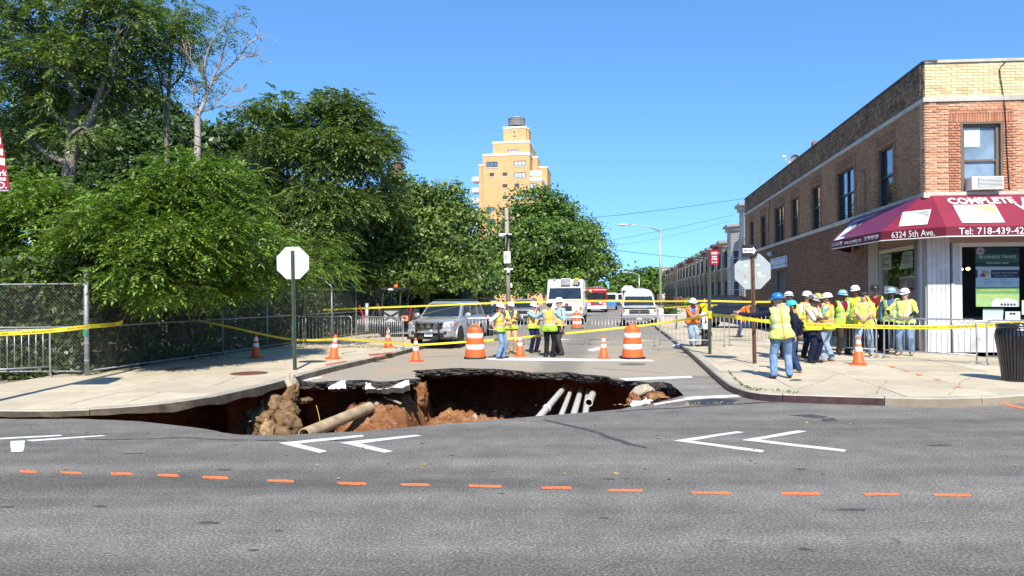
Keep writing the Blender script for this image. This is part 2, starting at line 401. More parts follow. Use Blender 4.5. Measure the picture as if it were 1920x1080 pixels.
# pit: undermined walls and a heaped floor
def soil_mat():
    m, n, l, p = nodes('red_soil'); co = n.new('ShaderNodeTexCoord').outputs['Object']
    a = noise_tex(n, l, co, 1.1, 7, 0.7); b = noise_tex(n, l, co, 9, 5, 0.75)
    c = ramp(n, l, a, [(0.28, (0.12, 0.045, 0.018)), (0.5, (0.25, 0.105, 0.045)), (0.72, (0.40, 0.24, 0.13))])
    c = mixc(n, l, 1.0, c, ramp(n, l, b, [(0.25, 0.55), (0.75, 1.35)]), 'MULTIPLY')
    l.new(c, p.inputs['Base Color']); p.inputs['Roughness'].default_value = 0.95; p.inputs['Specular IOR Level'].default_value = 0.15
    bump(n, l, p, math_n(n, l, 'ADD', a, b), 0.9, 0.05); return m
SOIL = soil_mat()
WALLSOIL = mat('pit_wall_soil', (0.24, 0.105, 0.05), 0.97, 0.5, 3, 0.8, dirt=(0.10, 0.05, 0.03), dscale=2, spec=0.1)
cen = Vector((-1.2, 14.8, 0)); ring = []
for p in HOLE[::2]:
    d = (p-cen); L = d.length; o = d.normalized()
    far = max(0.0, min(1.0, (p.y-13.2)/3)); off = 0.5+2.7*far
    if p.x < -6.0: off *= 0.35
    ring.append((p, o, off))
mb = MB(); secs = []
for k, (z, kk) in enumerate(((-0.16, 0.6), (-0.24, 0.85), (-0.5, 1.0), (-0.9, 1.02), (-1.4, 0.95), (-2.0, 0.8), (-2.8, 0.5), (-3.6, 0.2))):
    row = []
    for p, o, off in ring:
        q = p+o*(off*kk); w = fbm(q.x, q.y, z*1.5, 4, 0.9)*0.35*min(1, kk*off/0.6)
        row.append((q.x+o.x*w, q.y+o.y*w, z+0.1*fbm(q.x, q.y, 7, 3, 1.5)*(k > 1)))
    secs.append(row)
mb.loft(secs, cap=False); pit_wall = mb.build('pit_wall', WALLSOIL, smooth=True); tag(pit_wall, 'dark undermined earth wall of the sinkhole', kind='structure')
def bumpf(x, y, cx, cy, rx, ry, h, pw=2): return h*math.exp(-(abs((x-cx)/rx)**pw+abs((y-cy)/ry)**pw))
cA = D(712, 760, 17.6); cB = D(885, 775, 20.4)
def floor_z(x, y):
    z = -3.1
    w = 1/(1+math.exp(-(x-(cA.x-1.05))*7))*1/(1+math.exp((x-(cA.x+0.95))*9))
    ramp_y = max(0, min(1, (y-12.4)/4.6)); zA = -2.1+1.55*ramp_y**0.8-0.06*max(0, y-17)
    z = z+w*(zA-z)
    w2 = 1/(1+math.exp(-(x-(cA.x+0.55))*8))*1/(1+math.exp((x-1.3)*2.2)); ramp_y = max(0, min(1, (y-15)/5.3))
    zB = -2.4+1.02*ramp_y
    z = max(z, -3.1+w2*(zB+3.1))
    return z
xs = np.arange(-8.6, 6.4, 0.07); ys = np.arange(10.0, 23.6, 0.07); mb = MB(); Vs = []
for y in ys:
    for x in xs:
        base = floor_z(x, y); n1 = mnoise.fractal(Vector((x*0.9, y*0.9, 1)), 0.9, 2.1, 5); n2 = abs(mnoise.fractal(Vector((x*3.1, y*3.1, 4)), 0.8, 2.2, 4))
        Vs.append((x, y, base+0.16*n1+0.24*n2-0.08))
nx, ny = len(xs), len(ys); I = np.arange(nx*ny).reshape(ny, nx)
Fq = np.stack([I[:-1, :-1], I[:-1, 1:], I[1:, 1:], I[1:, :-1]], -1).reshape(-1, 4)
pit_floor = np_mesh('pit_floor', np.array(Vs), Fq, SOIL, None, True); tag(pit_floor, 'heaped red soil at the bottom of the sinkhole', kind='structure')

def rock_mesh(name, c, r, seed, amp, m, R=None, sub=4, freq=1.2, parent=None, org=None, smooth=True, ridged=False):
    bm = bmesh.new(); bmesh.ops.create_icosphere(bm, subdivisions=sub, radius=1)
    c = Vector(c)
    for v in bm.verts:
        d = v.co.normalized(); q = d*freq+Vector((seed*3.1, seed*1.7, 0))
        k = 1+amp*mnoise.fractal(q, 0.9, 2.1, 5)+(amp*0.4*abs(mnoise.noise(q*3.3)) if ridged else 0)
        p = Vector((d.x*r[0]*k, d.y*r[1]*k, d.z*r[2]*k)); v.co = c+(R @ p if R is not None else p)
        if org is not None: v.co -= Vector(org)
    me = bpy.data.meshes.new(name); bm.to_mesh(me); bm.free(); me.materials.append(m)
    if smooth: me.polygons.foreach_set('use_smooth', [True]*len(me.polygons))
    return link(name, me, parent)
BROWN = mat('brown_clay', (0.165, 0.10, 0.048), 0.95, 0.55, 7, 0.9, dirt=(0.32, 0.24, 0.15), dscale=5, spec=0.15)
TANR = mat('tan_rubble', (0.36, 0.25, 0.14), 0.95, 0.4, 7, 0.8, dirt=(0.2, 0.13, 0.07), spec=0.15)
PALEC = mat('pale_rubble', (0.42, 0.36, 0.27), 0.92, 0.35, 6, 0.7, dirt=(0.2, 0.14, 0.09))
def rz3(a, b, c): return (Matrix.Rotation(a, 3, 'X') @ Matrix.Rotation(b, 3, 'Y') @ Matrix.Rotation(c, 3, 'Z'))
t = thing('earth_pillar', 'brown earth clump hanging with a kerb stub at the left corner of the sinkhole', 'earth clump', D(515, 800, 15.2))
o_ = t.location
rock_mesh('kerb_stub', D(547, 723, 16.15), (0.12, 0.13, 0.24), 1, 0.5, PALEC, parent=t, org=o_, freq=1.6)
rock_mesh('clump', D(543, 747, 16.0), (0.14, 0.18, 0.30), 2, 0.32, BROWN, rz3(0.2, 0.5, 0), 5, 1.5, t, o_, ridged=True)
rock_mesh('clump', D(520, 772, 15.7), (0.40, 0.36, 0.30), 3, 0.4, BROWN, rz3(0.1, 0.4, 0.3), 5, 1.7, t, o_, ridged=True)
rock_mesh('clump', D(488, 795, 15.3), (0.34, 0.3, 0.32), 4, 0.4, BROWN, rz3(0, 0.7, 0), 5, 1.7, t, o_, ridged=True)
rock_mesh('clump', D(536, 797, 14.9), (0.27, 0.24, 0.26), 5, 0.4, BROWN, rz3(0.2, -0.6, 0.3), 4, 1.2, t, o_, ridged=True)
rock_mesh('pale_stone', D(501, 807, 14.6), (0.12, 0.1, 0.20), 6, 0.45, TANR, None, 4, 1.3, t, o_)
rock_mesh('clump', D(567, 752, 16.4), (0.20, 0.2, 0.06), 8, 0.4, BROWN, rz3(0, -0.15, 0), 4, 2.0, t, o_, ridged=True)
rock_mesh('clump', D(787, 745, 19.6), (0.20, 0.3, 0.36), 9, 0.35, SOIL, rz3(0.1, 0.18, 0), 5, 1.8, t, o_, ridged=True).name = 'red_clump'
# small clods lie all over the lit heaps: too many to count
rr = random.Random(4); mb = MB()
for i in range(900):
    x = rr.uniform(-6.2, 3.0); y = rr.uniform(12.5, 22)
    z = floor_z(x, y)
    if z < -2.6: continue
    z += 0.15*mnoise.fractal(Vector((x*0.9, y*0.9, 1)), 0.9, 2.1, 5)+0.24*abs(mnoise.fractal(Vector((x*3.1, y*3.1, 4)), 0.8, 2.2, 4))-0.08
    s = rr.uniform(0.015, 0.075)*(1 if rr.random() < 0.9 else 1.7)
    R = rz3(rr.uniform(0, 3), rr.uniform(0, 3), 0)
    mb.ell((x, y, z+s*0.2), (s, s*rr.uniform(0.6, 1), s*rr.uniform(0.5, 0.9)), 6, 4, 0 if rr.random() < 0.8 else 1, R)
tag(mb.build('soil_clods', [SOIL, PALEC]), 'loose clods of red soil strewn over the pit floor', kind='stuff')

# painted asphalt plates that broke and tipped into the hole
PAINT = mat('road_paint', (0.74, 0.74, 0.72), 0.7, 0.10, 12, 0.3, dirt=(0.42, 0.41, 0.39), dscale=3)
def plate(name, corners, thick, m_top, label, jit=0.03, seed=0):
    a, b, c, d = [Vector(p) for p in corners]; pts = []
    def edge(p, q, n):
        for i in range(n):
            w = p.lerp(q, i/n); pts.append(w+Vector((fbm(w.x, w.z, seed+i, 2, 5), 0, fbm(w.x, w.z, seed+30+i, 2, 5)))*jit)
    edge(a, b, 8); edge(b, c, 4); edge(c, d, 8); edge(d, a, 4)
    nrm = (b-a).cross(d-a).normalized(); n = len(pts)
    mid = sum(pts, Vector())/n
    base = Vector(((a.x+c.x)/2, (a.y+c.y)/2, (a.z+c.z)/2)); t = thing(name, label, 'pavement chunk', base, 0, 'broken pavement in the sinkhole')
    mb = MB(); vs = [p-base for p in pts]+[p-base-nrm*thick for p in pts]
    fs = [tuple(range(n, 2*n))[::-1]]+[(i, n+i, n+(i+1) % n, (i+1) % n) for i in range(n)]
    mb.add(vs, fs).build('slab_body', RIMM, t)
    vs2 = [p-base+nrm*0.003 for p in pts]+[mid-base+nrm*0.012]
    MB().add(vs2, [(i, (i+1) % n, n) for i in range(n)]).build('painted_top', m_top, t)
    return t
def q4(Yt, Yb, l, r, tl, tr, bl, br): return [D(l, bl, Yb), D(r, br, Yb), D(r, tr, Yt), D(l, tl, Yt)]
plate('pavement_chunk', q4(17.15, 17.02, 617, 648, 718, 714, 730, 729), 0.12, PAINT, 'small white painted pavement chunk tipped under the left rim', 0.05, 1)
plate('pavement_chunk', q4(17.05, 16.85, 686, 716, 717, 722, 730, 730), 0.12, PAINT, 'middle white painted pavement chunk hanging from the left slab', 0.05, 2)
plate('pavement_chunk', q4(17.05, 16.85, 716, 767, 724, 714, 729, 725), 0.12, PAINT, 'longest white painted pavement chunk at the tip of the hanging slab', 0.05, 3)
plate('pavement_chunk', q4(14.0, 13.75, 1184, 1222, 752, 749, 762, 758), 0.16, PAINT, 'white painted pavement chunk lying on the right rim', 0.06, 4)
t = thing('rubble_heap', 'heap of red dirt and grey stones at the right tip of the sinkhole', 'rubble', D(1205, 745, 14.6)); o_ = t.location
rock_mesh('grey_stone', D(1199, 734, 14.5), (0.21, 0.15, 0.09), 11, 0.22, PALEC, rz3(0.5, -0.6, 0), 3, 1.0, t, o_, smooth=False)
rock_mesh('red_dirt', D(1227, 745, 14.5), (0.25, 0.25, 0.09), 12, 0.5, SOIL, None, 4, 1.8, t, o_, ridged=True)
rock_mesh('red_dirt', D(1188, 750, 14.4), (0.11, 0.14, 0.12), 13, 0.5, SOIL, None, 4, 1.8, t, o_, ridged=True)
rock_mesh('grey_stone', D(1217, 731, 14.7), (0.11, 0.1, 0.07), 14, 0.3, PALEC, None, 3, 1.2, t, o_, smooth=False)
rock_mesh('grey_stone', D(1206, 726, 14.9), (0.07, 0.07, 0.05), 15, 0.3, PALEC, None, 3, 1.2, t, o_, smooth=False)

# pipes
PVC = mat('white_pipe', (0.62, 0.60, 0.52), 0.45, 0.15, 5, dirt=(0.30, 0.22, 0.14), dscale=5)
CLAYP = mat('tan_pipe', (0.44, 0.33, 0.20), 0.75, 0.3, 5, 0.4, dirt=(0.2, 0.13, 0.07), dscale=3)
def pipe(a, b, r, m, label, collar=None, sag=0.0, open_end=False):
    a, b = Vector(a), Vector(b); t = thing('pipe', label, 'pipe', b, 0, 'pipes exposed in the sinkhole'); mb = MB()
    n = 9; pts = [a.lerp(b, i/(n-1))-b-Vector((0, 0, sag*math.sin(math.pi*i/(n-1)))) for i in range(n)]
    mb.tube(pts, r, 14, cap=False); mb.tube(pts, r*0.82, 14, cap=False); mb.build('barrel', m, t, True)
    e = pts[-1]; d = (pts[-1]-pts[-2]).normalized(); x, y = frame_from(d); mb = MB()
    vs = [e+(x*math.cos(k*math.pi/7)+y*math.sin(k*math.pi/7))*rr_ for rr_ in (r, r*0.82) for k in range(14)]
    mb.add(vs, [(k, (k+1) % 14, 14+(k+1) % 14, 14+k) for k in range(14)]).build('rim', m, t)
    if collar is not None:
        c0 = a.lerp(b, collar)-b; dd = (b-a).normalized(); MB().tube([c0-dd*0.07, c0-dd*0.03, c0+dd*0.03, c0+dd*0.07], [r, r*1.28, r*1.28, r], 14).build('collar', m, t, True)
    return t
pipe(D(1062, 722, 20.6), D(1003, 792, 13.2), 0.07, PVC, 'leftmost white pipe with a collar slanting across the sinkhole', 0.72)
pipe(D(1072, 728, 20.4), D(1048, 790, 13.6), 0.055, PVC, 'thin white pipe second from the left in the sinkhole')
pipe(D(1090, 728, 20.4), D(1072, 790, 13.6), 0.068, PVC, 'white pipe in the middle of the bundle running under the road')
pipe(D(1103, 730, 20.4), D(1096, 790, 13.6), 0.065, PVC, 'steep white pipe behind the open pipe mouth')
pipe(D(1112, 737, 18.6), D(1104, 755, 15.8), 0.085, PVC, 'short white pipe ending in an open round mouth')
t = pipe(D(693, 764, 16.6), D(570, 815, 13.8), 0.125, CLAYP, 'thick tan pipe lying on the red soil slope', None, 0.0)
mb = MB(); mb.tube([D(752, 757, 17.0), D(738, 751, 17.1), D(725, 747, 17.2), D(718, 742, 17.3)], [0.03, 0.024, 0.018, 0.012], 6)
tag(mb.build('tree_root', PALEC, smooth=True), 'pale root sticking out of the red soil beneath the slab', 'root')
mb = MB(); mb.tube([D(593, 760, 16.2), D(597, 775, 16), D(601, 795, 15.9), D(603, 802, 15.8)], 0.006, 5)
tag(mb.build('yellow_line', mat('yellow_cable', (0.6, 0.42, 0.05), 0.6)), 'thin yellow cable dangling into the pit', 'cable')

# ---- sidewalks
def offset_line(pts, d):
    out = []
    for i, p in enumerate(pts):
        a = pts[max(i-1, 0)]; b = pts[min(i+1, len(pts)-1)]; t_ = (b-a).to_2d().normalized(); out.append(Vector((p.x-t_.y*d, p.y+t_.x*d, p.z)))
    return out
def resample(pts, step):
    out = [pts[0]]; acc = 0
    for a, b in zip(pts, pts[1:]):
        L = (b-a).length; s = step-acc
        while s <= L: out.append(a.lerp(b, s/L)); s += step
        acc = (acc+L) % step
    if (out[-1]-pts[-1]).length > step*0.3: out.append(pts[-1])
    else: out[-1] = pts[-1]
    return out
def smooth_line(pts, it=2):
    for _ in range(it):
        q = [pts[0]]
        for a, b in zip(pts, pts[1:]): q += [a.lerp(b, 0.25), a.lerp(b, 0.75)]
        pts = q+[pts[-1]]
    return pts
def sidewalk(name, label, kerb, back, z, depth, seg, face_m, step, near_y, side, side_taper=False):
    """kerb: front line (world), back: rest of the outline; side: +1 if the walk lies to the left of the kerb direction"""
    kerb = resample(smooth_line(kerb), seg/8); inner = offset_line(kerb, side*0.16)
    full = [(p.x, p.y) for p in inner]+[(p.x, p.y) for p in back]
    if poly_area(full) < 0: full = full[::-1]
    mb = MB().prism(full, z-(0.11 if side_taper else depth), z-0.014); base = mb.build(name, [GROUT]); tag(base, label, kind='structure')
    # kerb stones
    n = len(kerb); i = 0; k = 0
    while i < n-1:
        j = min(i+8, n-1)
        if n-1-j < 4: j = n-1
        secs = []; rr_ = random.Random(k); dz = rr_.uniform(-0.006, 0.006)
        for q in range(i, j+1):
            f, b = kerb[q], inner[q]; g = 0.006 if q == i else (-0.006 if q == j else 0)
            tdir = (kerb[min(q+1, n-1)]-kerb[max(q-1, 0)]).normalized(); f = f+tdir*g; b = b+tdir*g
            fb = f.lerp(b, 0.12)
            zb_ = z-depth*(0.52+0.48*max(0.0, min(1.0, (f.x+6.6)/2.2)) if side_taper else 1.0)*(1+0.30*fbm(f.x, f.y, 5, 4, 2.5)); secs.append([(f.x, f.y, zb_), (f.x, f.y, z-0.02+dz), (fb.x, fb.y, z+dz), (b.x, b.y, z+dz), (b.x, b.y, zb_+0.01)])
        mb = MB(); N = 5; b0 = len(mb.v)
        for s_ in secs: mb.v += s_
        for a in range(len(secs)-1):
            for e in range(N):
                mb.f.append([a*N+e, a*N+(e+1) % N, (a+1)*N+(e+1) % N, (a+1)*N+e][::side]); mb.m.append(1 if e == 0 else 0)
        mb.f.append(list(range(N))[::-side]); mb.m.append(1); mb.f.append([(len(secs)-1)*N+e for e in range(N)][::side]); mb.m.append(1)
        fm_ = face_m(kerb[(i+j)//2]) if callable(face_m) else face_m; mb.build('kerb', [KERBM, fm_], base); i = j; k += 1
    # slabs on the street grid
    loc = [(Vector((x, y, 0)).dot(T), Vector((x, y, 0)).dot(S)) for x, y in full]
    xs_ = [p[0] for p in loc]; ys_ = [p[1] for p in loc]; g = 0.006; cnt = 0
    y = math.floor(min(ys_)/step)*step
    while y < max(ys_):
        big_ = y > near_y; dy = step if not big_ else 40.0
        x = math.floor(min(xs_)/step)*step
        while x < max(xs_):
            dx = step if not big_ else 60.0
            c = poly_clip(loc, (x+g, y+g), (x+dx-g, y+dy-g)); x += dx
            if len(c) < 3 or abs(poly_area(c)) < 0.02: continue
            q = [T*p[0]+S*p[1] for p in c]; rr_ = random.Random(cnt); cnt += 1
            dz = rr_.uniform(-0.003, 0.003)
            MB().prism([(p.x, p.y) for p in q], z-0.05, z+dz).build('slab', CONC, base)
        y += dy
    return base
lk_px = [(-260, 764), (-120, 767), (0, 768), (60, 769), (130, 768), (200, 765), (300, 757), (380, 746), (450, 731), (500, 720), (540, 709), (600, 692), (680, 674), (758, 656)]
lk = [P(u, v, ZL) for u, v in lk_px]; a = lk[-1]; lk.append(a+S*60)
FC = P(163, 704, ZL)                                        # foot of the fence corner post
fb = FC+S*60; fl = Vector((lk[0].x, FC.y+0.3, ZL))
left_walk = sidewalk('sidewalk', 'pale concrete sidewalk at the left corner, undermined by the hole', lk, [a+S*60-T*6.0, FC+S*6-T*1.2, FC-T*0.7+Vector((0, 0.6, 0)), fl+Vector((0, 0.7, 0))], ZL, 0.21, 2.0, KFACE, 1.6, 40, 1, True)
rk_px = [(1361, 717), (1376, 724), (1395, 731), (1421, 736), (1470, 739), (1537, 741), (1600, 743), (1669, 745), (1744, 747), (1800, 746), (1856, 744), (1920, 739), (2050, 733), (2300, 726)]
b0 = P(1283, 650, ZR); rk = [b0+S*120, b0, P(1309, 672, ZR)]+[P(u, v, ZR) for u, v in rk_px]
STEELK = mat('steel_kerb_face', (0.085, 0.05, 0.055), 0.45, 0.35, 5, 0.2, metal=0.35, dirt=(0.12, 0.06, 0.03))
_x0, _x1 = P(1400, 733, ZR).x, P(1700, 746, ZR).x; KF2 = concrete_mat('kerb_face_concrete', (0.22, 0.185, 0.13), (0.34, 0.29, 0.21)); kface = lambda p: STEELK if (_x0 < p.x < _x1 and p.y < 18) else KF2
e_ = rk[-1]
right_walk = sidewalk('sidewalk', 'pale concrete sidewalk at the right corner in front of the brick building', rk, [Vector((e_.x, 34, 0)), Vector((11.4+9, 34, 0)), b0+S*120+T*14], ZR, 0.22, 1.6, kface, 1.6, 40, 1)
# ---- marks on the asphalt, sheets a few mm above it
ORANGE = worn_paint('orange_marking_paint', (0.85, 0.22, 0.07), 0.75, 22); ROADP = worn_paint('worn_road_paint', (0.74, 0.74, 0.72), 0.35, 16)
def mark(name, px, m, z=0.004, jit=0.0, parent=None):
    pts = [P(u, v, z) for u, v in px]
    if jit: pts = dense(pts, 0.12, jit, 17, True)
    pts = [(p.x, p.y) for p in pts]
    if poly_area(pts) < 0: pts = pts[::-1]
    o = sheet(name, pts, [], m, z); o.parent = parent or road; return o
for px in ([(1262, 826), (1380, 808.5), (1395, 810), (1296, 826), (1434, 844.5), (1428, 848.5)], [(1391, 825), (1496, 807), (1514, 808.5), (1425, 824.5), (1588, 843), (1582, 847)],
           [(522, 830), (680, 815), (683, 818.5), (560, 831.5), (612, 846), (597, 849)], [(636, 829.5), (780, 815), (790, 817), (676, 831.5), (738, 846), (722, 849)]): mark('chevron_marking', px, ROADP, jit=0.018)
for px in ([(20, 827), (47, 825.5), (43, 846.5), (19, 847.5)], [(0, 821), (112, 815), (117, 817), (0, 824)], [(47, 825), (190, 816), (199, 817.5), (60, 827.5)]): mark('chevron_marking', px, ROADP, jit=0.018)
for px in ([(905, 673), (935, 670.5), (1050, 671.5), (1220, 674.5), (1228, 677.5), (1060, 677), (930, 675.5)], [(1160, 709), (1296, 704.5), (1299, 708), (1175, 714)], [(1282, 745), (1300, 743), (1384, 740), (1390, 743.5), (1310, 748), (1286, 750)],
           [(1225, 757), (1282, 747), (1286, 750), (1228, 760)], [(1100, 656), (1125, 650), (1140, 651), (1112, 659)], [(560, 712), (600, 706), (606, 708), (572, 714)]): mark('stop_line', px, ROADP, jit=0.04)
for a, b, v in ((38, 72, 884), (113, 152, 886.5), (208, 252, 888), (298, 337, 891), (379, 427, 895), (501, 552, 901.5), (630, 689, 906), (750, 806, 909), (879, 942, 911), (1015, 1075, 914.5), (1141, 1209, 920), (1297, 1373, 923.5), (1464, 1538, 925), (1618, 1692, 927), (1752, 1820, 927)):
    mark('orange_dash', [(a, v-2.6), (b-4, v-2.0), (b, v+1), (b-3, v+3), (a+3, v+2.2), (a-1, v+0.5)], ORANGE, jit=0.03)
for px in ([(1866, 752), (1890, 757), (1922, 764), (1920, 767), (1885, 760)],): mark('orange_dash', px, ORANGE, jit=0.01)
for u, v in ((1672, 687), (1698, 695), (1722, 702), (1757, 711), (1796, 725)):
    o = mark('orange_dash', [(u-6, v-1), (u+4, v-0.5), (u+8, v+2), (u-2, v+1.5)], ORANGE, z=ZR+0.006, jit=0.01, parent=right_walk)
TAR = mat('tar_seal', (0.03, 0.03, 0.031), 0.55, 0.3, 8)
def crackline(px, w, m=TAR, z=0.003, parent=None, rag=0.35, name='crack'):
    pts = [P(u, v, z) for u, v in px]; pts = dense(pts, 0.08, 0.05, 23); L = []; R_ = []
    for i, p in enumerate(pts):
        a = pts[max(i-1, 0)]; b = pts[min(i+1, len(pts)-1)]; t_ = (b-a).to_2d().normalized(); ww = w*(1+rag*fbm(p.x, p.y, 3, 3, 4))*(0.4+0.6*math.sin(math.pi*min(1, max(0, i/len(pts))))**0.4)
        L.append((p.x-t_.y*ww, p.y+t_.x*ww, z)); R_.append((p.x+t_.y*ww, p.y-t_.x*ww, z))
    mb = MB(); n = len(L); mb.add(R_+L, [(i, i+1, n+i+1, n+i) for i in range(n-1)]); return mb.build(name, m, parent or road)
crackline([(160, 823), (230, 824), (320, 821), (420, 824), (500, 826), (600, 826), (690, 827)], 0.02, rag=1.2)
crackline([(1020, 786), (1060, 796), (1110, 808), (1160, 824), (1210, 840)], 0.05, mat('old_seal', (0.06, 0.06, 0.06), 0.8, 0.2))
crackline([(1110, 690), (1150, 693), (1200, 696), (1250, 700)], 0.018); crackline([(1155, 771), (1280, 764), (1400, 756), (1520, 750), (1590, 747)], 0.05, mat('old_seal', (0.06, 0.06, 0.06), 0.8, 0.2))
mark('tar_patch', [(1290, 752), (1340, 747), (1385, 749), (1370, 757), (1320, 759), (1292, 757)], TAR, jit=0.05, z=0.0035)
mark('tar_patch', [(1478, 778), (1520, 776), (1560, 782), (1530, 784)], mat('old_seal', (0.06, 0.06, 0.06), 0.8, 0.2), jit=0.04, z=0.0035)
mark('tar_patch', [(1540, 785), (1565, 783), (1572, 788), (1545, 790)], mat('old_seal', (0.06, 0.06, 0.06), 0.8, 0.2), jit=0.04, z=0.0035)
REDM = worn_paint('red_marking_paint', (0.55, 0.12, 0.08), 1.0, 20)
for px in ([(610, 683), (650, 676), (652, 677.5), (612, 685)], [(690, 664), (735, 660), (738, 662), (694, 667)], [(700, 669), (722, 667), (723, 668), (702, 670.5)], [(300, 693), (345, 688), (346, 690), (302, 695)]): mark('red_survey_mark', px, REDM, ZL+0.006, 0.012, left_walk)

CRK = mat('sidewalk_crack', (0.20, 0.17, 0.13), 0.9, 0.3)
for px in ([(230, 757), (300, 735), (400, 722), (455, 703)], [(20, 742), (90, 728), (150, 722), (300, 700)], [(120, 760), (210, 738), (280, 728)]): crackline(px, 0.007, CRK, ZL+0.007, left_walk, 1.0)
for px in ([(1480, 735), (1540, 715), (1570, 700), (1640, 690)], [(1640, 740), (1655, 722), (1665, 712)], [(1420, 690), (1600, 700), (1760, 694)], [(1780, 742), (1800, 715), (1850, 700)]): crackline(px, 0.0035, CRK, ZR+0.007, right_walk, 1.0)
OIL = worn_paint('oil_stain', (0.085, 0.083, 0.078), 1.3, 11)
for u, v, a, b in ((1490, 712, 14, 2), (390, 978, 22, 3), (420, 880, 16, 1.5), (1130, 970, 12, 2), (1600, 955, 30, 2.5), (520, 995, 9, 1.5), (940, 925, 9, 1.2), (1760, 835, 24, 2), (250, 850, 24, 1.2), (475, 1030, 12, 2), (188, 949, 14, 1.5), (12, 949, 16, 1.5)):
    z_ = 0.0032 if u != 1490 else ZR+0.007
    mark('oil_stain', [(u+a*math.cos(k*0.785)*(1+0.3*math.sin(k*2.3+u)), v+b*math.sin(k*0.785)) for k in range(8)], OIL, z_, 0.05, None if u != 1490 else right_walk)
# ---------------------------------------------------------------- corner brick building
C0 = P(1738, 661, ZR)
class Wall:
    def __init__(s, o, x): s.o = Vector(o); s.x = Vector(x).normalized(); s.n = Vector((s.x.y, -s.x.x, 0))
    def pt(s, a, z, out=0.0): return s.o+s.x*a+s.n*out+Vector((0, 0, z-s.o.z))
    def hit(s, u, v, out=0.0):
        d = ray(u, v); c = Vector((0, 0, HC)); o = s.o+s.n*out
        k = (o-c).dot(s.n)/d.dot(s.n); p = c+d*k; return (p-s.o).dot(s.x), p.z
    def m4(s, a, z, out=0.0): return basis(s.pt(a, z, out), s.x, (0, 0, 1))
    def box(s, mb, a0, a1, z0, z1, o0, o1, m=0):
        vs = [s.pt(a, z, o) for o in (o0, o1) for (a, z) in ((a0, z0), (a1, z0), (a1, z1), (a0, z1))]
        return mb.add(vs, [(3, 2, 1, 0), (4, 5, 6, 7), (0, 1, 5, 4), (1, 2, 6, 5), (2, 3, 7, 6), (3, 0, 4, 7)], m)
SIDE = Wall(C0, -S); SIDE.x = S.copy(); SIDE.n = -T.copy()
class SideWall(Wall):
    def box(s, mb, a0, a1, z0, z1, o0, o1, m=0): return Wall.box(s, mb, a1, a0, z0, z1, o0, o1, m)
    def m4(s, a, z, out=0.0): return basis(s.pt(a, z, out), -s.x, (0, 0, 1))
SIDE.__class__ = SideWall
FDIR = Vector((1, -0.06, 0)).normalized(); FRONT = Wall(C0, FDIR)
LEN = 31.0; FLEN = 9.0
ZTOP = FRONT.hit(1727, 114)[1]; ZBAND1 = FRONT.hit(1729, 183)[1]; ZBAND0 = FRONT.hit(1729, 192)[1]
ZSILL1 = FRONT.hit(1738, 361)[1]; ZSILL0 = ZSILL1-0.16
BB = thing('brick_building', 'two storey brick corner building with burgundy shop awning', 'building', C0); OB = C0
def brickmat(name, cols, var=0.25, mort=None, dirt=None):
    m, n, l, p = nodes(name); g = n.new('ShaderNodeNewGeometry').outputs['Random Per Island']; oi = n.new('ShaderNodeObjectInfo').outputs['Random']
    f = math_n(n, l, 'FRACT', math_n(n, l, 'ADD', g, math_n(n, l, 'MULTIPLY', oi, 7.3)))
    c = ramp(n, l, f, [(i/(len(cols)-1), k) for i, k in enumerate(cols)])
    co = n.new('ShaderNodeTexCoord').outputs['Object']
    a = noise_tex(n, l, co, 14, 5, 0.7); c = mixc(n, l, 1.0, c, ramp(n, l, a, [(0.25, 1-var), (0.75, 1+var)]), 'MULTIPLY')
    b = noise_tex(n, l, co, 0.5, 5, 0.6); c = mixc(n, l, 1.0, c, ramp(n, l, b, [(0.3, 0.82), (0.7, 1.12)]), 'MULTIPLY')
    if dirt: c = mixc(n, l, ramp(n, l, noise_tex(n, l, co, 1.7, 6, 0.7), [(0.5, 0.0), (0.66, 0.75)]), c, dirt)
    l.new(c, p.inputs['Base Color']); p.inputs['Roughness'].default_value = 0.88; p.inputs['Specular IOR Level'].default_value = 0.3
    bump(n, l, p, a, 0.4, 0.006); return m
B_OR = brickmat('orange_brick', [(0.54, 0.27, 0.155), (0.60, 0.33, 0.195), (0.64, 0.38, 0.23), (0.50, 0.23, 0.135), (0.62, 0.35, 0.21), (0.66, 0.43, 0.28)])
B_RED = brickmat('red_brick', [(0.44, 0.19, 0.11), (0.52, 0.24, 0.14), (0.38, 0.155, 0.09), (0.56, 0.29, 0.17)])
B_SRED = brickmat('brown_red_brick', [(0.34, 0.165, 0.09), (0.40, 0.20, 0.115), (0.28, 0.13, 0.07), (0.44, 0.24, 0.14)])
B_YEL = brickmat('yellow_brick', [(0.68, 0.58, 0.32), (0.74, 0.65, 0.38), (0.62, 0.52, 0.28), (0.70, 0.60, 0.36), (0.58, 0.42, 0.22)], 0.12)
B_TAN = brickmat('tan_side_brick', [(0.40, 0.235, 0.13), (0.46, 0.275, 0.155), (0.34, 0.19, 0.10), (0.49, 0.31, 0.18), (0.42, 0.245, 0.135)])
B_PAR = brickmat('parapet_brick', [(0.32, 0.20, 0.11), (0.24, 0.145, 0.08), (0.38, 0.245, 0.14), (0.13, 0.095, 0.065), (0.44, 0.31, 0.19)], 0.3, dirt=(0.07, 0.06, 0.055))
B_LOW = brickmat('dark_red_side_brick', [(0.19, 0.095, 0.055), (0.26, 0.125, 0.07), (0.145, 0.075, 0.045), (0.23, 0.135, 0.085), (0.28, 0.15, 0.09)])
MORT_L = mat('pale_mortar', (0.48, 0.37, 0.26), 0.95, 0.2, 6); MORT_D = mat('brown_mortar', (0.22, 0.16, 0.12), 0.95, 0.3, 6)
STONE = mat('limestone_band', (0.52, 0.49, 0.42), 0.85, 0.18, 4, 0.3, dirt=(0.25, 0.23, 0.2), dscale=2)
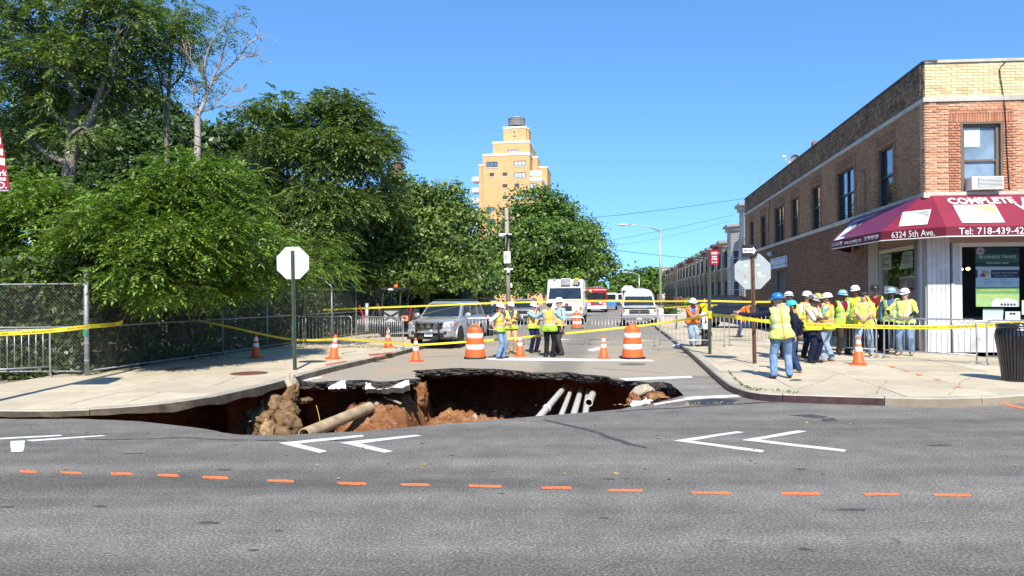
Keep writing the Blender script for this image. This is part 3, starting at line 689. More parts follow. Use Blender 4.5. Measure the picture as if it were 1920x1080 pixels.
def courses(a0, a1, z0, z1, openings, bl=0.205, bh=0.066, gap=0.012, soldier=False, phase=0.0):
    """bricks as (a0,a1,z0,z1) in a wall, leaving the openings free"""
    out = []; k = 0; z = z0+gap/2
    if soldier:
        a = a0+gap/2
        while a+bh <= a1: out.append((a, a+bh, z0+gap/2, z1-gap/2)); a += bh+gap
        return out
    while z+bh <= z1+0.02:
        zt = min(z+bh, z1); spans = [(a0, a1)]
        for (p, q, r, t) in openings:
            if z+bh*0.5 > r and z+bh*0.5 < t:
                ns = []
                for (b, c) in spans:
                    if q <= b or p >= c: ns.append((b, c)); continue
                    if p > b: ns.append((b, p))
                    if q < c: ns.append((q, c))
                spans = ns
        for (b, c) in spans:
            off = (k % 2)*(bl+gap)/2; i0 = math.floor((b-off)/(bl+gap)); a = i0*(bl+gap)+off
            while a < c:
                x0 = max(a, b)+gap/2; x1 = min(a+bl+gap, c)-gap/2
                if x1-x0 > 0.03: out.append((x0, x1, z, zt))
                a += bl+gap
        z += bh+gap; k += 1
    return out
def brick_block(name, wall, bricks, m, out=0.014, parent=BB, jit=0.004, kind='stuff'):
    if not bricks: return
    r = np.random.default_rng(len(bricks)); n = len(bricks); B = np.array(bricks)
    o = np.array(wall.o)-np.array(OB); x = np.array(wall.x); nn = np.array(wall.n); up = np.array((0, 0, 1.0))
    ou = out+r.uniform(-jit, jit, n); tw = r.uniform(-0.0025, 0.0025, n)
    V = np.zeros((n, 8, 3))
    for i, (ai, zi, oi) in enumerate(((0, 2, 0), (1, 2, 0), (1, 3, 0), (0, 3, 0), (0, 2, 1), (1, 2, 1), (1, 3, 1), (0, 3, 1))):
        oo = (ou+(tw if ai else -tw)) if oi else np.full(n, -0.004)
        V[:, i] = o+B[:, ai, None]*x+(B[:, zi, None]-wall.o.z)*up+oo[:, None]*nn
    f = np.array([(4, 5, 6, 7), (0, 1, 5, 4), (1, 2, 6, 5), (2, 3, 7, 6), (3, 0, 4, 7)])
    if isinstance(wall, SideWall): f = f[:, ::-1]
    Fq = (np.arange(n)[:, None, None]*8+f[None]).reshape(-1, 4)
    ob = np_mesh(name, V.reshape(-1, 3), Fq, m, parent); ob['kind'] = kind; return ob
BRICK_ME = {}
def brick_single(wall, b, m, out=0.014, parent=BB):
    key = (round(b[1]-b[0], 2), round(b[3]-b[2], 2), m.name); w, h = b[1]-b[0], b[3]-b[2]
    me = BRICK_ME.get(key)
    if me is None:
        o = MB().box((-w/2, -h/2, -0.02), (w/2, h/2, 0)).build('brick', m); me = o.data; bpy.data.objects.remove(o); BRICK_ME[key] = me
    o = link('brick', me, parent); r = random.Random(int(b[0]*1000)+int(b[2]*7919))
    M4 = basis(wall.pt((b[0]+b[1])/2, (b[2]+b[3])/2, out+r.uniform(-0.004, 0.004))-OB, wall.x if wall is FRONT else -wall.x, (0, 0, 1))
    o.matrix_local = M4 @ Matrix.Rotation(r.uniform(-0.012, 0.012), 4, 'Y'); return o
def backing(mb, wall, a0, a1, z0, z1, openings, m=0, deep=0.3):
    xs_ = sorted({a0, a1, *[min(max(o[0], a0), a1) for o in openings], *[min(max(o[1], a0), a1) for o in openings]})
    zs_ = sorted({z0, z1, *[min(max(o[2], z0), z1) for o in openings], *[min(max(o[3], z0), z1) for o in openings]})
    for i in range(len(xs_)-1):
        for j in range(len(zs_)-1):
            cx, cz = (xs_[i]+xs_[i+1])/2, (zs_[j]+zs_[j+1])/2
            if any(o[0] < cx < o[1] and o[2] < cz < o[3] for o in openings): continue
            wall.box(mb, xs_[i], xs_[i+1], zs_[j], zs_[j+1], -deep, 0, m)
def side_span(u0, u1, v): a = SIDE.hit(u0, v)[0]; b = SIDE.hit(u1, v)[0]; return min(a, b), max(a, b)
zwt = SIDE.hit(1586, 318)[1]; zwb = SIDE.hit(1586, 413)[1]
SIDE_W = []
for u0, u1, v in ((1648, 1675, 330), (1570, 1602, 360), (1523, 1538, 390), (1484, 1497, 405), (1453, 1470, 420), (1427, 1436, 430), (1407, 1413, 440)):
    a, b = side_span(u0, u1, v); SIDE_W.append((a, b, zwb, zwt))
fw = (FRONT.hit(1801, 300)[0], FRONT.hit(1880, 300)[0], FRONT.hit(1840, 360)[1], FRONT.hit(1840, 229)[1])
FW = [fw, (fw[0]+3.0, fw[1]+3.0, fw[2], fw[3])]
# ground floor storefront on the side wall
sA = SIDE.hit(1722, 560)[0]; sB = SIDE.hit(1712, 560)[0]; sC = SIDE.hit(1648, 560)[0]; sD = SIDE.hit(1629, 560)[0]; sE = SIDE.hit(1622, 560)[0]
ZSOF = ZSILL0-0.25
shop_side = (0.0, sE, ZR, ZSILL0-0.02); d0, d1 = side_span(1452, 1474, 560); zdoor = SIDE.hit(1463, 506)[1]
SIDE_LOW = [shop_side, (d0, d1, ZR, zdoor)]
mb = MB()
backing(mb, SIDE, 0.3, LEN, ZSILL1, ZTOP-0.06, SIDE_W, 0); backing(mb, SIDE, sE, LEN, ZR-0.1, ZSILL0, SIDE_LOW, 1)
backing(mb, FRONT, 0.0, FLEN, ZSILL1, ZTOP-0.06, FW, 1)
FRONT.box(mb, 0.3, FLEN, ZSILL0-0.4, ZSILL0, -0.3, 0.0, 0)
far = SIDE.pt(LEN, ZR); back = [SIDE.pt(LEN, ZR, 0), SIDE.pt(LEN, ZR, -9)]
# rear wall and roof
vs = [SIDE.pt(LEN, ZR-0.1, -0.3), SIDE.pt(LEN, ZR-0.1, -9), SIDE.pt(LEN, ZTOP-0.08, -9), SIDE.pt(LEN, ZTOP-0.08, -0.3)]
mb.add(vs, [(0, 1, 2, 3)], 0)
mb.build('wall', [MORT_D, MORT_L], BB, org=OB)
mb = MB(); mb.add([SIDE.pt(0.3, ZTOP-0.5, -0.25), SIDE.pt(LEN, ZTOP-0.5, -0.25), SIDE.pt(LEN, ZTOP-0.5, -9), FRONT.pt(9, ZTOP-0.5, -0.25)], [(0, 3, 2, 1)])
mb.build('roof', mat('roof_tar', (0.08, 0.08, 0.08), 0.9, 0.2), BB, org=OB)
# bricks: side
qs = []; body = []; red = []
for (a, b, z0, z1) in SIDE_W: qs.append((a-0.30, b+0.30, z0, z1)); qs.append((a-0.25, b+0.25, z1, z1+0.42))
body = courses(0, LEN, ZSILL1, ZBAND0, qs)
for (a, b, z0, z1) in SIDE_W:
    red += courses(a-0.30, a, z0, z1, [], bl=0.13)+courses(b, b+0.30, z0, z1, [], bl=0.13)+courses(a-0.25, b+0.25, z1, z1+0.21, [], soldier=True)+courses(a-0.25, b+0.25, z1+0.21, z1+0.42, [])
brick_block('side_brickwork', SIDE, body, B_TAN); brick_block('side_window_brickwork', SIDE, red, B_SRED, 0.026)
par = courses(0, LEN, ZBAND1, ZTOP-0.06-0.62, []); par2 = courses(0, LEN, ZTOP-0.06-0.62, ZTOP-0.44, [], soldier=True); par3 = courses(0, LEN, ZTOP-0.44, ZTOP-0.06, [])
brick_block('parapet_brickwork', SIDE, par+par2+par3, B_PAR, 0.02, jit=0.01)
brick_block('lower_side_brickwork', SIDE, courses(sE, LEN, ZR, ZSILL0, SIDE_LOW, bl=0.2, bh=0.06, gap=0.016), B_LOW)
# bricks: front; the ones in view are single bricks
VIS = FRONT.hit(1925, 300)[0]
yel = courses(0, FLEN, ZBAND1, ZTOP-0.08, [], bl=0.29, bh=0.075, gap=0.012)
fq = []
for (a, b, z0, z1) in FW: fq += [(a-0.34, b+0.34, z0, z1+0.0), (a-0.30, b+0.30, z1, z1+0.40)]
org_ = courses(0, FLEN, ZSILL1, ZBAND0, fq)
redf = []
for (a, b, z0, z1) in FW:
    redf += courses(a-0.34, a, z0, z1, [], bl=0.15)+courses(b, b+0.34, z0, z1, [], bl=0.15)+courses(a-0.30, b+0.30, z1, z1+0.26, [], soldier=True)+courses(a-0.30, b+0.30, z1+0.26, z1+0.40, [])
def split_bricks(lst, m, budget, out, name):
    vis = [b for b in lst if b[1] < VIS+0.25]; vis.sort(key=lambda b: -(b[1]-b[0])*(b[3]-b[2])); one = vis[:budget]; ids = {id(b) for b in one}
    for b in one: brick_single(FRONT, b, m, out)
    brick_block(name, FRONT, [b for b in lst if id(b) not in ids], m, out); return len(one)
nb = split_bricks(yel, B_YEL, 110, 0.016, 'yellow_brickwork'); nb += split_bricks(org_, B_OR, 130, 0.014, 'front_brickwork'); split_bricks(redf, B_RED, 290-nb, 0.026, 'front_window_brickwork')
# bands and coping
mb = MB()
for w, L in ((SIDE, LEN), (FRONT, FLEN)):
    a0 = -0.06 if w is SIDE else 0.0
    w.box(mb, a0, L, ZBAND0, ZBAND1, -0.1, 0.06, 0); w.box(mb, a0, L, ZSILL0, ZSILL1, -0.1, 0.07, 0)
mb.build('stone_band', [STONE], BB, org=OB)
mb = MB(); FRONT.box(mb, 0.0, FLEN, ZTOP-0.08, ZTOP, -0.34, 0.05, 0); mb.build('coping', [STONE], BB, org=OB)
mb = MB(); SIDE.box(mb, -0.05, LEN, ZTOP-0.06, ZTOP-0.003, -0.34, 0.06, 0); mb.build('coping', [mat('tar_flashing', (0.05, 0.055, 0.06), 0.6, 0.3, 4)], BB, org=OB)
# windows
BROWNF = mat('brown_window_frame', (0.16, 0.115, 0.08), 0.5, 0.12, 6); DKF = mat('dark_window_frame', (0.035, 0.034, 0.034), 0.45, 0.2, 6)
def window_glass():
    m, n, l, p = nodes('window_glass'); co = n.new('ShaderNodeTexCoord').outputs['Object']
    c = ramp(n, l, noise_tex(n, l, co, 0.8, 3), [(0.35, (0.015, 0.018, 0.02)), (0.65, (0.05, 0.055, 0.06))]); l.new(c, p.inputs['Base Color'])
    p.inputs['Roughness'].default_value = 0.03; p.inputs['Specular IOR Level'].default_value = 0.9; p.inputs['Coat Weight'].default_value = 0.6; p.inputs['Coat IOR'].default_value = 1.9; p.inputs['Coat Roughness'].default_value = 0.02
    return m
WGLASS = window_glass()
BLIND = mat('window_blind', (0.55, 0.62, 0.68), 0.8, 0.12, 5)
def window(wall, a0, a1, z0, z1, fm, parent=BB, split=0.5, cols=1, out=-0.10, fr=0.06, org=None, blind=None, gm=None):
    org = org if org is not None else OB; mb = MB(); o0, o1 = out-0.06, out+0.03
    wall.box(mb, a0, a0+fr, z0, z1, o0, o1); wall.box(mb, a1-fr, a1, z0, z1, o0, o1); wall.box(mb, a0+fr, a1-fr, z1-fr, z1, o0, o1); wall.box(mb, a0+fr, a1-fr, z0, z0+fr, o0, o1)
    if split: zm = z0+(z1-z0)*split; wall.box(mb, a0+fr, a1-fr, zm-0.03, zm+0.03, o0, o1-0.01)
    for c in range(1, cols): am = a0+(a1-a0)*c/cols; wall.box(mb, am-0.035, am+0.035, z0+fr, z1-fr, o0, o1-0.005)
    w = mb.build('window', [fm], parent, org=org)
    def pane(zl, zh, al, ah, oo, mm, nm='pane'):
        q = [wall.pt(al, zl, oo), wall.pt(ah, zl, oo), wall.pt(ah, zh, oo), wall.pt(al, zh, oo)]
        if isinstance(wall, SideWall): q = q[::-1]
        MB().quad(*q).build(nm, mm, w, org=org)
    g = gm or WGLASS
    for c in range(cols):
        al = a0+fr/2+(a1-a0-fr)*c/cols; ah = a0+fr/2+(a1-a0-fr)*(c+1)/cols
        if split: pane(zm, z1-fr/2, al, ah, out-0.03, g); pane(z0+fr/2, zm, al, ah, out-0.045, g)
        else: pane(z0+fr/2, z1-fr/2, al, ah, out-0.03, g)
    return w, pane
for (a, b, z0, z1), cols in zip(SIDE_W, (1, 2, 1, 1, 2, 1, 1)):
    w, pane = window(SIDE, a, b, z0, z1, DKF, cols=cols, split=0.52); mb = MB(); SIDE.box(mb, a-0.02, b+0.02, z0-0.07, z0-0.003, -0.1, 0.035); mb.build('sill', [STONE], w, org=OB)
GLB = mat('bluish_glass', (0.20, 0.27, 0.33), 0.04, 0.35, 1.2, spec=0.9); GLD = mat('greyish_glass', (0.12, 0.14, 0.16), 0.05, 0.3, 2.0, spec=0.9)
for i, (a, b, z0, z1) in enumerate(FW):
    w, pane = window(FRONT, a+0.06, b-0.06, z0, z1-0.05, BROWNF, fr=0.09, split=0.47, gm=GLB if i == 0 else None)
    mb = MB(); FRONT.box(mb, a, a+0.06, z0, z1, -0.12, 0.02); FRONT.box(mb, b-0.06, b, z0, z1, -0.12, 0.02); FRONT.box(mb, a+0.06, b-0.06, z1-0.05, z1, -0.12, 0.03); mb.build('casing', [BROWNF], w, org=OB)
    if i == 0: pane(z0+(z1-z0)*0.66, z1-0.14, a+0.17, a+0.62, -0.122, mat('white_curtain', (0.55, 0.66, 0.72), 0.8, 0.1), 'curtain')
# ---- storefront
SHOPW = mat('white_metal_cladding', (0.58, 0.59, 0.60), 0.5, 0.10, 4, dirt=(0.38, 0.37, 0.35), dscale=1.2)
SHOPG = mat('grey_cladding', (0.30, 0.31, 0.31), 0.5, 0.12, 4); PINK = mat('pinkish_soffit_board', (0.42, 0.27, 0.24), 0.7, 0.1)
def clear_glass():
    m = bpy.data.materials.new('shop_glass'); m.use_nodes = True; n = m.node_tree.nodes; l = m.node_tree.links; n.remove(n['Principled BSDF'])
    tr = n.new('ShaderNodeBsdfTransparent'); tr.inputs[0].default_value = (0.86, 0.9, 0.9, 1); gl = n.new('ShaderNodeBsdfGlossy'); gl.inputs['Roughness'].default_value = 0.02
    fr = n.new('ShaderNodeFresnel'); mx = n.new('ShaderNodeMixShader'); lw = n.new('ShaderNodeLayerWeight'); lw.inputs[0].default_value = 0.5; k = math_n(n, l, 'ADD', math_n(n, l, 'MULTIPLY', math_n(n, l, 'POWER', lw.outputs['Facing'], 3.0), 0.6), 0.07); n.remove(fr)
    l.new(k, mx.inputs[0]); l.new(tr.outputs[0], mx.inputs[1]); l.new(gl.outputs[0], mx.inputs[2]); l.new(mx.outputs[0], n['Material Output'].inputs[0]); return m
SGLASS = clear_glass()
f1 = FRONT.hit(1781, 600)[0]; f2 = FRONT.hit(1787, 600)[0]; f3 = FRONT.hit(1800, 600)[0]; zc = FRONT.hit(1830, 601)[1]; zh = FRONT.hit(1830, 462)[1]; zh2 = FRONT.hit(1830, 455)[1]
mb = MB(); n_pl = 5
for i in range(n_pl):
    a = 0.02+(f1-0.02)*i/n_pl; b = 0.02+(f1-0.02)*(i+1)/n_pl
    mb2 = MB(); FRONT.box(mb2, a+0.004, b-0.004, ZR, ZSILL0-0.03, -0.08, 0.03); mb2.build('cladding_panel', [SHOPW], BB, org=OB)
FRONT.box(mb, 0.0, f1, ZR-0.1, ZSILL0-0.02, -0.4, -0.08); mb.build('corner_pier', [SHOPW], BB, org=OB); mb = MB(); FRONT.box(mb, f2, f3, ZR, zh2, -0.3, 0.02); mb.build('shop_pillar', [SHOPW], BB, org=OB)
mb = MB(); FRONT.box(mb, f1+0.004, f2-0.004, ZR, ZSILL0-0.02, -0.3, -0.09); mb.build('downpipe_slot', [mat('slate_trim', (0.10, 0.12, 0.14), 0.5, 0.1)], BB, org=OB)
mb = MB(); zw = FRONT.hit(1790, 530)[1]; FRONT.box(mb, f2-0.05, f2+0.03, zw-1.2, zw, -0.05, 0.035); mb.build('white_post', [WHITE], BB, org=OB)
mb = MB()
for i in range(6):
    a = f3+(FLEN-f3)*i/6; b = f3+(FLEN-f3)*(i+1)/6
    mb2 = MB(); FRONT.box(mb2, a+0.004, b-0.004, ZR, zc-0.05, -0.1, 0.0); mb2.build('counter_panel', [SHOPW], BB, org=OB)
FRONT.box(mb, f3-0.02, FLEN, zc-0.05, zc, -0.5, 0.03); mb.build('window_ledge', [WHITE], BB, org=OB)
mb = MB(); FRONT.box(mb, f3, FLEN, zh, zh2, -0.25, 0.0); FRONT.box(mb, f3, f3+0.07, zc, zh, -0.15, 0.0); mb.build('shop_window_frame', [WHITE], BB, org=OB)
mb = MB(); FRONT.box(mb, f1, FLEN, zh2, ZSILL0-0.41, -0.25, 0.008); mb.build('soffit_board', [PINK], BB, org=OB)
mb = MB(); mb.quad(FRONT.pt(f3+0.07, zc, -0.07), FRONT.pt(FLEN, zc, -0.07), FRONT.pt(FLEN, zh, -0.07), FRONT.pt(f3+0.07, zh, -0.07)); mb.build('shop_window_pane', [SGLASS], BB, org=OB)
for nm, m_, q in (('shop_pillar', SHOPG, (0.02, sA, ZR-0.1, ZSILL0-0.02, -0.35, 0.02)), ('door_jamb', mat('blue_grey_door_jamb', (0.10, 0.13, 0.17), 0.45, 0.1), (sA+0.003, sB, ZR, ZSILL0-0.02, -0.3, -0.05)), ('shop_pillar', mat('beige_pillar', (0.36, 0.33, 0.27), 0.6, 0.1), (sC, sD, ZR, ZSILL0-0.02, -0.3, 0.02)), ('dark_reveal', DARKM, (sD+0.003, sE, ZR, ZSILL0-0.02, -0.3, -0.1))):
    mb = MB(); SIDE.box(mb, *q); mb.build(nm, [m_], BB, org=OB)
zt = SIDE.hit(1680, 471)[1]; zt2 = SIDE.hit(1680, 464)[1]; zb = ZR+0.55
mb = MB(); SIDE.box(mb, sB, sC, zt, zt2, -0.15, -0.02, 0); SIDE.box(mb, sB, sC, ZR, zb, -0.2, -0.05, 1); SIDE.box(mb, sC-0.06, sC, zb, zt, -0.15, -0.02, 0); SIDE.box(mb, sB, sC, zt2, ZSILL0-0.02, -0.2, -0.06, 2)
mb.build('shop_window_frame', [mat('cream_rail', (0.55, 0.52, 0.42), 0.6, 0.1), SHOPG, mat('tan_transom_board', (0.30, 0.21, 0.14), 0.7, 0.15)], BB, org=OB)
mb = MB(); mb.quad(SIDE.pt(sC-0.06, zb, -0.08), SIDE.pt(sB, zb, -0.08), SIDE.pt(sB, zt, -0.08), SIDE.pt(sC-0.06, zt, -0.08)); mb.build('shop_window_pane', [SGLASS], BB, org=OB)
# shop room behind the panes
inn = mat('shop_interior', (0.05, 0.048, 0.045), 0.9, 0.3, 1.5); mb = MB(); q = [FRONT.pt(0.4, ZR, -0.45), FRONT.pt(FLEN, ZR, -0.45), FRONT.pt(FLEN, ZR, -5), SIDE.pt(sC+0.5, ZR, -0.45), ]
q = [FRONT.pt(0.35, 0, -0.5), FRONT.pt(FLEN, 0, -0.5), FRONT.pt(FLEN, 0, -5.5), SIDE.pt(sE, 0, -0.35)]
n = 4; vs = [(p.x, p.y, ZR+0.02) for p in q]+[(p.x, p.y, zh2+0.3) for p in q]
mb.add(vs, [(0, 1, 2, 3), (7, 6, 5, 4), (1, 2, 6, 5)[::-1], (2, 3, 7, 6)[::-1]]); mb.build('shop_room', [inn], BB, org=OB)
# door on the side street with a roll-down shutter and a light over it
mb = MB(); k = 22
for i in range(k): z0 = ZR+(zdoor-ZR)*i/k; z1 = ZR+(zdoor-ZR)*(i+1)/k; SIDE.box(mb, d0, d1, z0+0.006, z1-0.006, -0.22, -0.19+0.02*(i % 2))
mb.build('roll_shutter', [mat('dark_shutter', (0.06, 0.058, 0.055), 0.5, 0.2, metal=0.5)], BB, org=OB)
# ---- blue sign on the side wall
a0, a1 = side_span(1447, 1477, 490); z1 = SIDE.hit(1476, 479)[1]; z0 = SIDE.hit(1476, 500)[1]
t = thing('wall_sign', 'blue and white wall sign over the side door of the brick building', 'sign', SIDE.pt((a0+a1)/2, z0, 0.06)); og = t.location
mb = MB(); SIDE.box(mb, a0, a1, z0, z1, 0.02, 0.07); mb.build('sign_frame', [WHITE], t, org=og)
mb = MB(); SIDE.box(mb, a0+0.05, a1-0.3, z0+0.05, z0+(z1-z0)*0.58, 0.06, 0.078, 0); SIDE.box(mb, a0+0.05, a1-0.3, z0+(z1-z0)*0.6, z1-0.05, 0.06, 0.078, 1); SIDE.box(mb, a1-0.28, a1-0.05, z0+0.05, z1-0.05, 0.06, 0.078, 2)
mb.build('sign_panel', [mat('blue_sign_face', (0.03, 0.16, 0.36), 0.4, 0.08), mat('pale_blue_sign_face', (0.10, 0.27, 0.48), 0.4, 0.08), LETTER_W], t, org=og)
for i, (fr_, h) in enumerate(((0.42, 0.10), (0.18, 0.09))):
    mb = MB()
    x = a0+0.3
    while x < a1-0.7: w_ = 0.12+0.1*((i*7+int(x*13)) % 3); SIDE.box(mb, x, min(x+w_, a1-0.5), z0+(z1-z0)*fr_-h/2, z0+(z1-z0)*fr_+h/2, 0.079, 0.082); x += w_+0.06
    mb.build('sign_print', [LETTER_W], t, org=og)
o = text('sign_lettering', 'V', (z1-z0)*0.5, SIDE.m4(a1-0.165, z0+(z1-z0)*0.35, 0.08), mat('red_print', (0.5, 0.03, 0.04), 0.5), t); o.matrix_local = Matrix.Translation(-og)
mb = MB(); x = a0+0.2
while x < a1-0.5: SIDE.box(mb, x, x+0.16, z1-0.32, z1-0.1, 0.079, 0.082); x += 0.24
mb.build('sign_print', [LETTER_W], t, org=og)
t = thing('floodlight', 'small white floodlight on the brick wall above the blue sign', 'lamp', SIDE.pt(a1-1.0, z1+0.25, 0.2)); mb = MB(); og = t.location
mb.tube([SIDE.pt(a1-1.0, z1+0.3, 0.0)-og, SIDE.pt(a1-1.0, z1+0.33, 0.25)-og], 0.03, 6); mb.build('bracket', DARKM, t); MB().ell((-0.1, 0, 0), (0.16, 0.16, 0.13), 10, 6).build('lamp_head', WHITE, t, True)
# ---- awning
BURG = mat('burgundy_canvas', (0.215, 0.012, 0.037), 0.7, 0.16, 1.6, 0.35); BURGD = mat('dark_burgundy_valance', (0.14, 0.007, 0.02), 0.7, 0.08, 3, 0.1); PURP = mat('shaded_burgundy_canvas', (0.19, 0.022, 0.075), 0.5, 0.1, 3, 0.1)  # PURP: same burgundy, with the side panel's purple shade put into the colour
AZ = Z(1774, 443, C0.y-1.35); zt_ = ZSILL0+0.0
def at_z(u, v, z): return P(u, v, z)
Lt = SIDE.pt(SIDE.hit(1600, 412)[0], SIDE.hit(1600, 412)[1], 0.09); zt_ = Lt.z
p_lb = P(1560, 467, AZ); p_m = P(1652, 451.5, AZ); p_r = P(1774, 443.5, AZ); p_e = p_r+FDIR*8
zv = Z(1774, 425, p_r.y); up = Vector((0, 0, zv-AZ))
Rt = FRONT.pt(FRONT.hit(1745, 371)[0], zt_, 0.09); _n = (p_r-p_m).cross(Rt-p_r-up); _o = SIDE.pt(0, zt_, 0.09); _a = (p_m+up-_o).dot(_n)/SIDE.x.dot(_n); Mt = _o+SIDE.x*max(0.05, min(2.2, _a)); Et = FRONT.pt(8.6, zt_, 0.09)
AW = thing('awning', 'burgundy canvas shop awning wrapping the corner of the brick building', 'awning', Rt); og = Rt
def panel(name, pts, m, parent=AW, thick=0.012):
    pts = [Vector(p) for p in pts]; n_ = (pts[1]-pts[0]).cross(pts[-1]-pts[0]).normalized(); k = len(pts); mb = MB()
    mb.add(pts+[p-n_*thick for p in pts], [tuple(range(k)), tuple(range(k, 2*k))[::-1]]+[(i, k+i, k+(i+1) % k, (i+1) % k) for i in range(k)]); return mb.build(name, [m], parent, org=og)
panel('side_canvas', [p_lb+up, p_m+up, Mt, Lt], PURP); panel('corner_canvas', [p_m+up, p_r+up, Rt, Mt], BURG); panel('front_canvas', [p_r+up, p_e+up, Et, Rt], BURG)
panel('side_valance', [p_lb, p_m, p_m+up, p_lb+up], BURGD); panel('corner_valance', [p_m, p_r, p_r+up, p_m+up], BURGD); panel('front_valance', [p_r, p_e, p_e+up, p_r+up], BURGD)
panel('end_canvas', [SIDE.pt((Lt-SIDE.o).dot(SIDE.x), AZ, 0.09), p_lb, p_lb+up, Lt], PURP)
mb = MB(); mb.tube([p_lb, p_m, p_r, p_e], 0.018, 6); mb.build('awning_piping', [WHITE], AW, org=og)
LIFT = 0.0
def on_panel(o, x, u_, fx, fy, out=None):
    out = 0.016+LIFT if out is None else out
    """matrix on a canvas: origin corner o, x edge, up edge; fx, fy metres along them"""
    x = Vector(x).normalized(); u_ = Vector(u_); u_ = (u_-x*u_.dot(x)).normalized(); n_ = x.cross(u_); return basis(Vector(o)+x*fx+u_*fy+n_*out, x, u_)
def aw_text(body, size, M4, wx=1.0, m=LETTER_W, bold=0.0, align='CENTER'):
    o = text('lettering', body, size, M4, m, AW, align, 0.002, wx, bold); o.matrix_local = Matrix.Translation(-og); return o
def pan_xy(o, x, u_, p):
    x = Vector(x).normalized(); u_ = Vector(u_); u_ = (u_-x*u_.dot(x)).normalized(); n_ = x.cross(u_); o = Vector(o); d = ray(*p); c = Vector((0, 0, HC)); k = (o-c).dot(n_)/d.dot(n_); q = c+d*k-o; return q.dot(x), q.dot(u_)
# valance lettering
def val_text(body, a, b, px0, px1, pv, wx=1.0, hgt=0.5):
    x = b-a; x0 = pan_xy(a, x, up, (px0, pv))[0]; x1 = pan_xy(a, x, up, (px1, pv))[0]
    o = aw_text(body, up.length*hgt*1.35, on_panel(a, x, up, (x0+x1)/2, up.length*0.48), 1.0)
    xs_ = [v.co @ (b-a).normalized() for v in o.data.vertices]; w_ = max(xs_)-min(xs_); sc = abs(x1-x0)/w_
    d_ = (b-a).normalized(); c_ = (max(xs_)+min(xs_))/2
    for v in o.data.vertices: v.co += d_*((v.co @ d_-c_)*(sc-1))
val_text('6324 5th Ave.', p_m, p_r, 1672, 1753, 437, hgt=0.72); val_text('Tel:', p_r, p_e, 1798, 1824, 433, hgt=0.72); val_text('718-439-42', p_r, p_e, 1832, 1919, 433, hgt=0.72)
for s_, (u0, u1, v) in (('Tel: 718-439-4201', (1561, 1580, 462)), ('www.accounting.com', (1584, 1616, 457)), ('Tel: 718-439-4201', (1621, 1648, 450))): val_text(s_, p_lb, p_m, u0, u1, v, hgt=0.5)
# canvas lettering and picture panels
ux = p_e-p_r; uu = Rt-(p_r+up); o_ = p_r+up
def put(body, px0, px1, pv, hpx, o, x, u_, bold=0.0):
    a = pan_xy(o, x, u_, (px0, pv)); b = pan_xy(o, x, u_, (px1, pv)); h1 = pan_xy(o, x, u_, ((px0+px1)/2, pv-hpx/2))[1]-pan_xy(o, x, u_, ((px0+px1)/2, pv+hpx/2))[1]
    ob = aw_text(body, abs(h1)*1.40, on_panel(o, x, u_, (a[0]+b[0])/2, (a[1]+b[1])/2), 1.0, bold=bold)
    d_ = Vector(x).normalized(); xs_ = [v.co @ d_ for v in ob.data.vertices]; sc = abs(b[0]-a[0])/(max(xs_)-min(xs_)); c_ = (max(xs_)+min(xs_))/2
    for v in ob.data.vertices: v.co += d_*((v.co @ d_-c_)*(sc-1))
put('COMPLETE', 1776, 1902, 377.5, 11, o_, ux, uu, 0.012); put('A', 1912, 1928, 376, 10, o_, ux, uu, 0.012); put('W', 1906, 1940, 389, 11, o_, ux, uu, 0.012)
LIFT = 0.0
def picture(o, x, u_, quad_px, name, bits):
    x_ = Vector(x).normalized(); n_ = x_.cross((Vector(u_)-x_*Vector(u_).dot(x_)).normalized()); uv = (Vector(u_)-x_*Vector(u_).dot(x_)).normalized()
    def W_(p, k=0.016): k += LIFT; a, b = pan_xy(o, x, u_, p); return Vector(o)+x_*a+uv*b+n_*k
    ob = MB().add([W_(p) for p in quad_px], [tuple(range(len(quad_px)))]).build('picture_panel', [LETTER_W], AW, org=og)
    for px, m in bits: MB().add([W_(p, 0.02) for p in px], [tuple(range(len(px)))]).build('picture_print', [m], ob, org=og)
GREYP = mat('grey_print', (0.38, 0.40, 0.42), 0.6, 0.3, 9); GOLDP = mat('gold_print', (0.55, 0.42, 0.2), 0.6, 0.35, 9); CREAMP = mat('cream_print', (0.68, 0.63, 0.48), 0.6, 0.15, 8)
picture(o_, ux, uu, [(1804, 418.5), (1884, 417.5), (1865, 384.5), (1786, 385)], 'a', [([(1817, 388.5), (1870, 400.5), (1862, 386), (1836, 386.5)], GOLDP), ([(1817, 388.5), (1872, 402), (1870, 400)], GREYP), ([(1811, 411), (1823, 416), (1846, 403), (1833, 400), (1820, 404)], CREAMP), ([(1789, 386), (1795, 386), (1805, 392), (1803, 393)], GREYP)])
cx = p_r-p_m; cu = (Rt+Mt)/2-(p_m+p_r)/2-up; co_ = p_m+up
picture(co_, cx, cu, [(1685.5, 425), (1739, 421), (1746.5, 393), (1693, 398.5)], 'b', [([(1712, 399), (1741, 407), (1744.5, 395), (1716, 397.5)], GREYP), ([(1695, 418), (1703, 421), (1722, 409), (1718, 408)], CREAMP), ([(1697, 399), (1700, 399), (1704, 403), (1702, 403)], GREYP)])
sx = p_m-p_lb; su = (Lt+Mt)/2-(p_lb+p_m)/2-up; so_ = p_lb+up
picture(so_, sx, su, [(1564.5, 452), (1582, 447.5), (1596.5, 430.5), (1598, 421.5), (1592.5, 423)], 'c', [([(1598, 421.5), (1596.5, 432), (1603, 428), (1609, 419.5)], GREYP)])
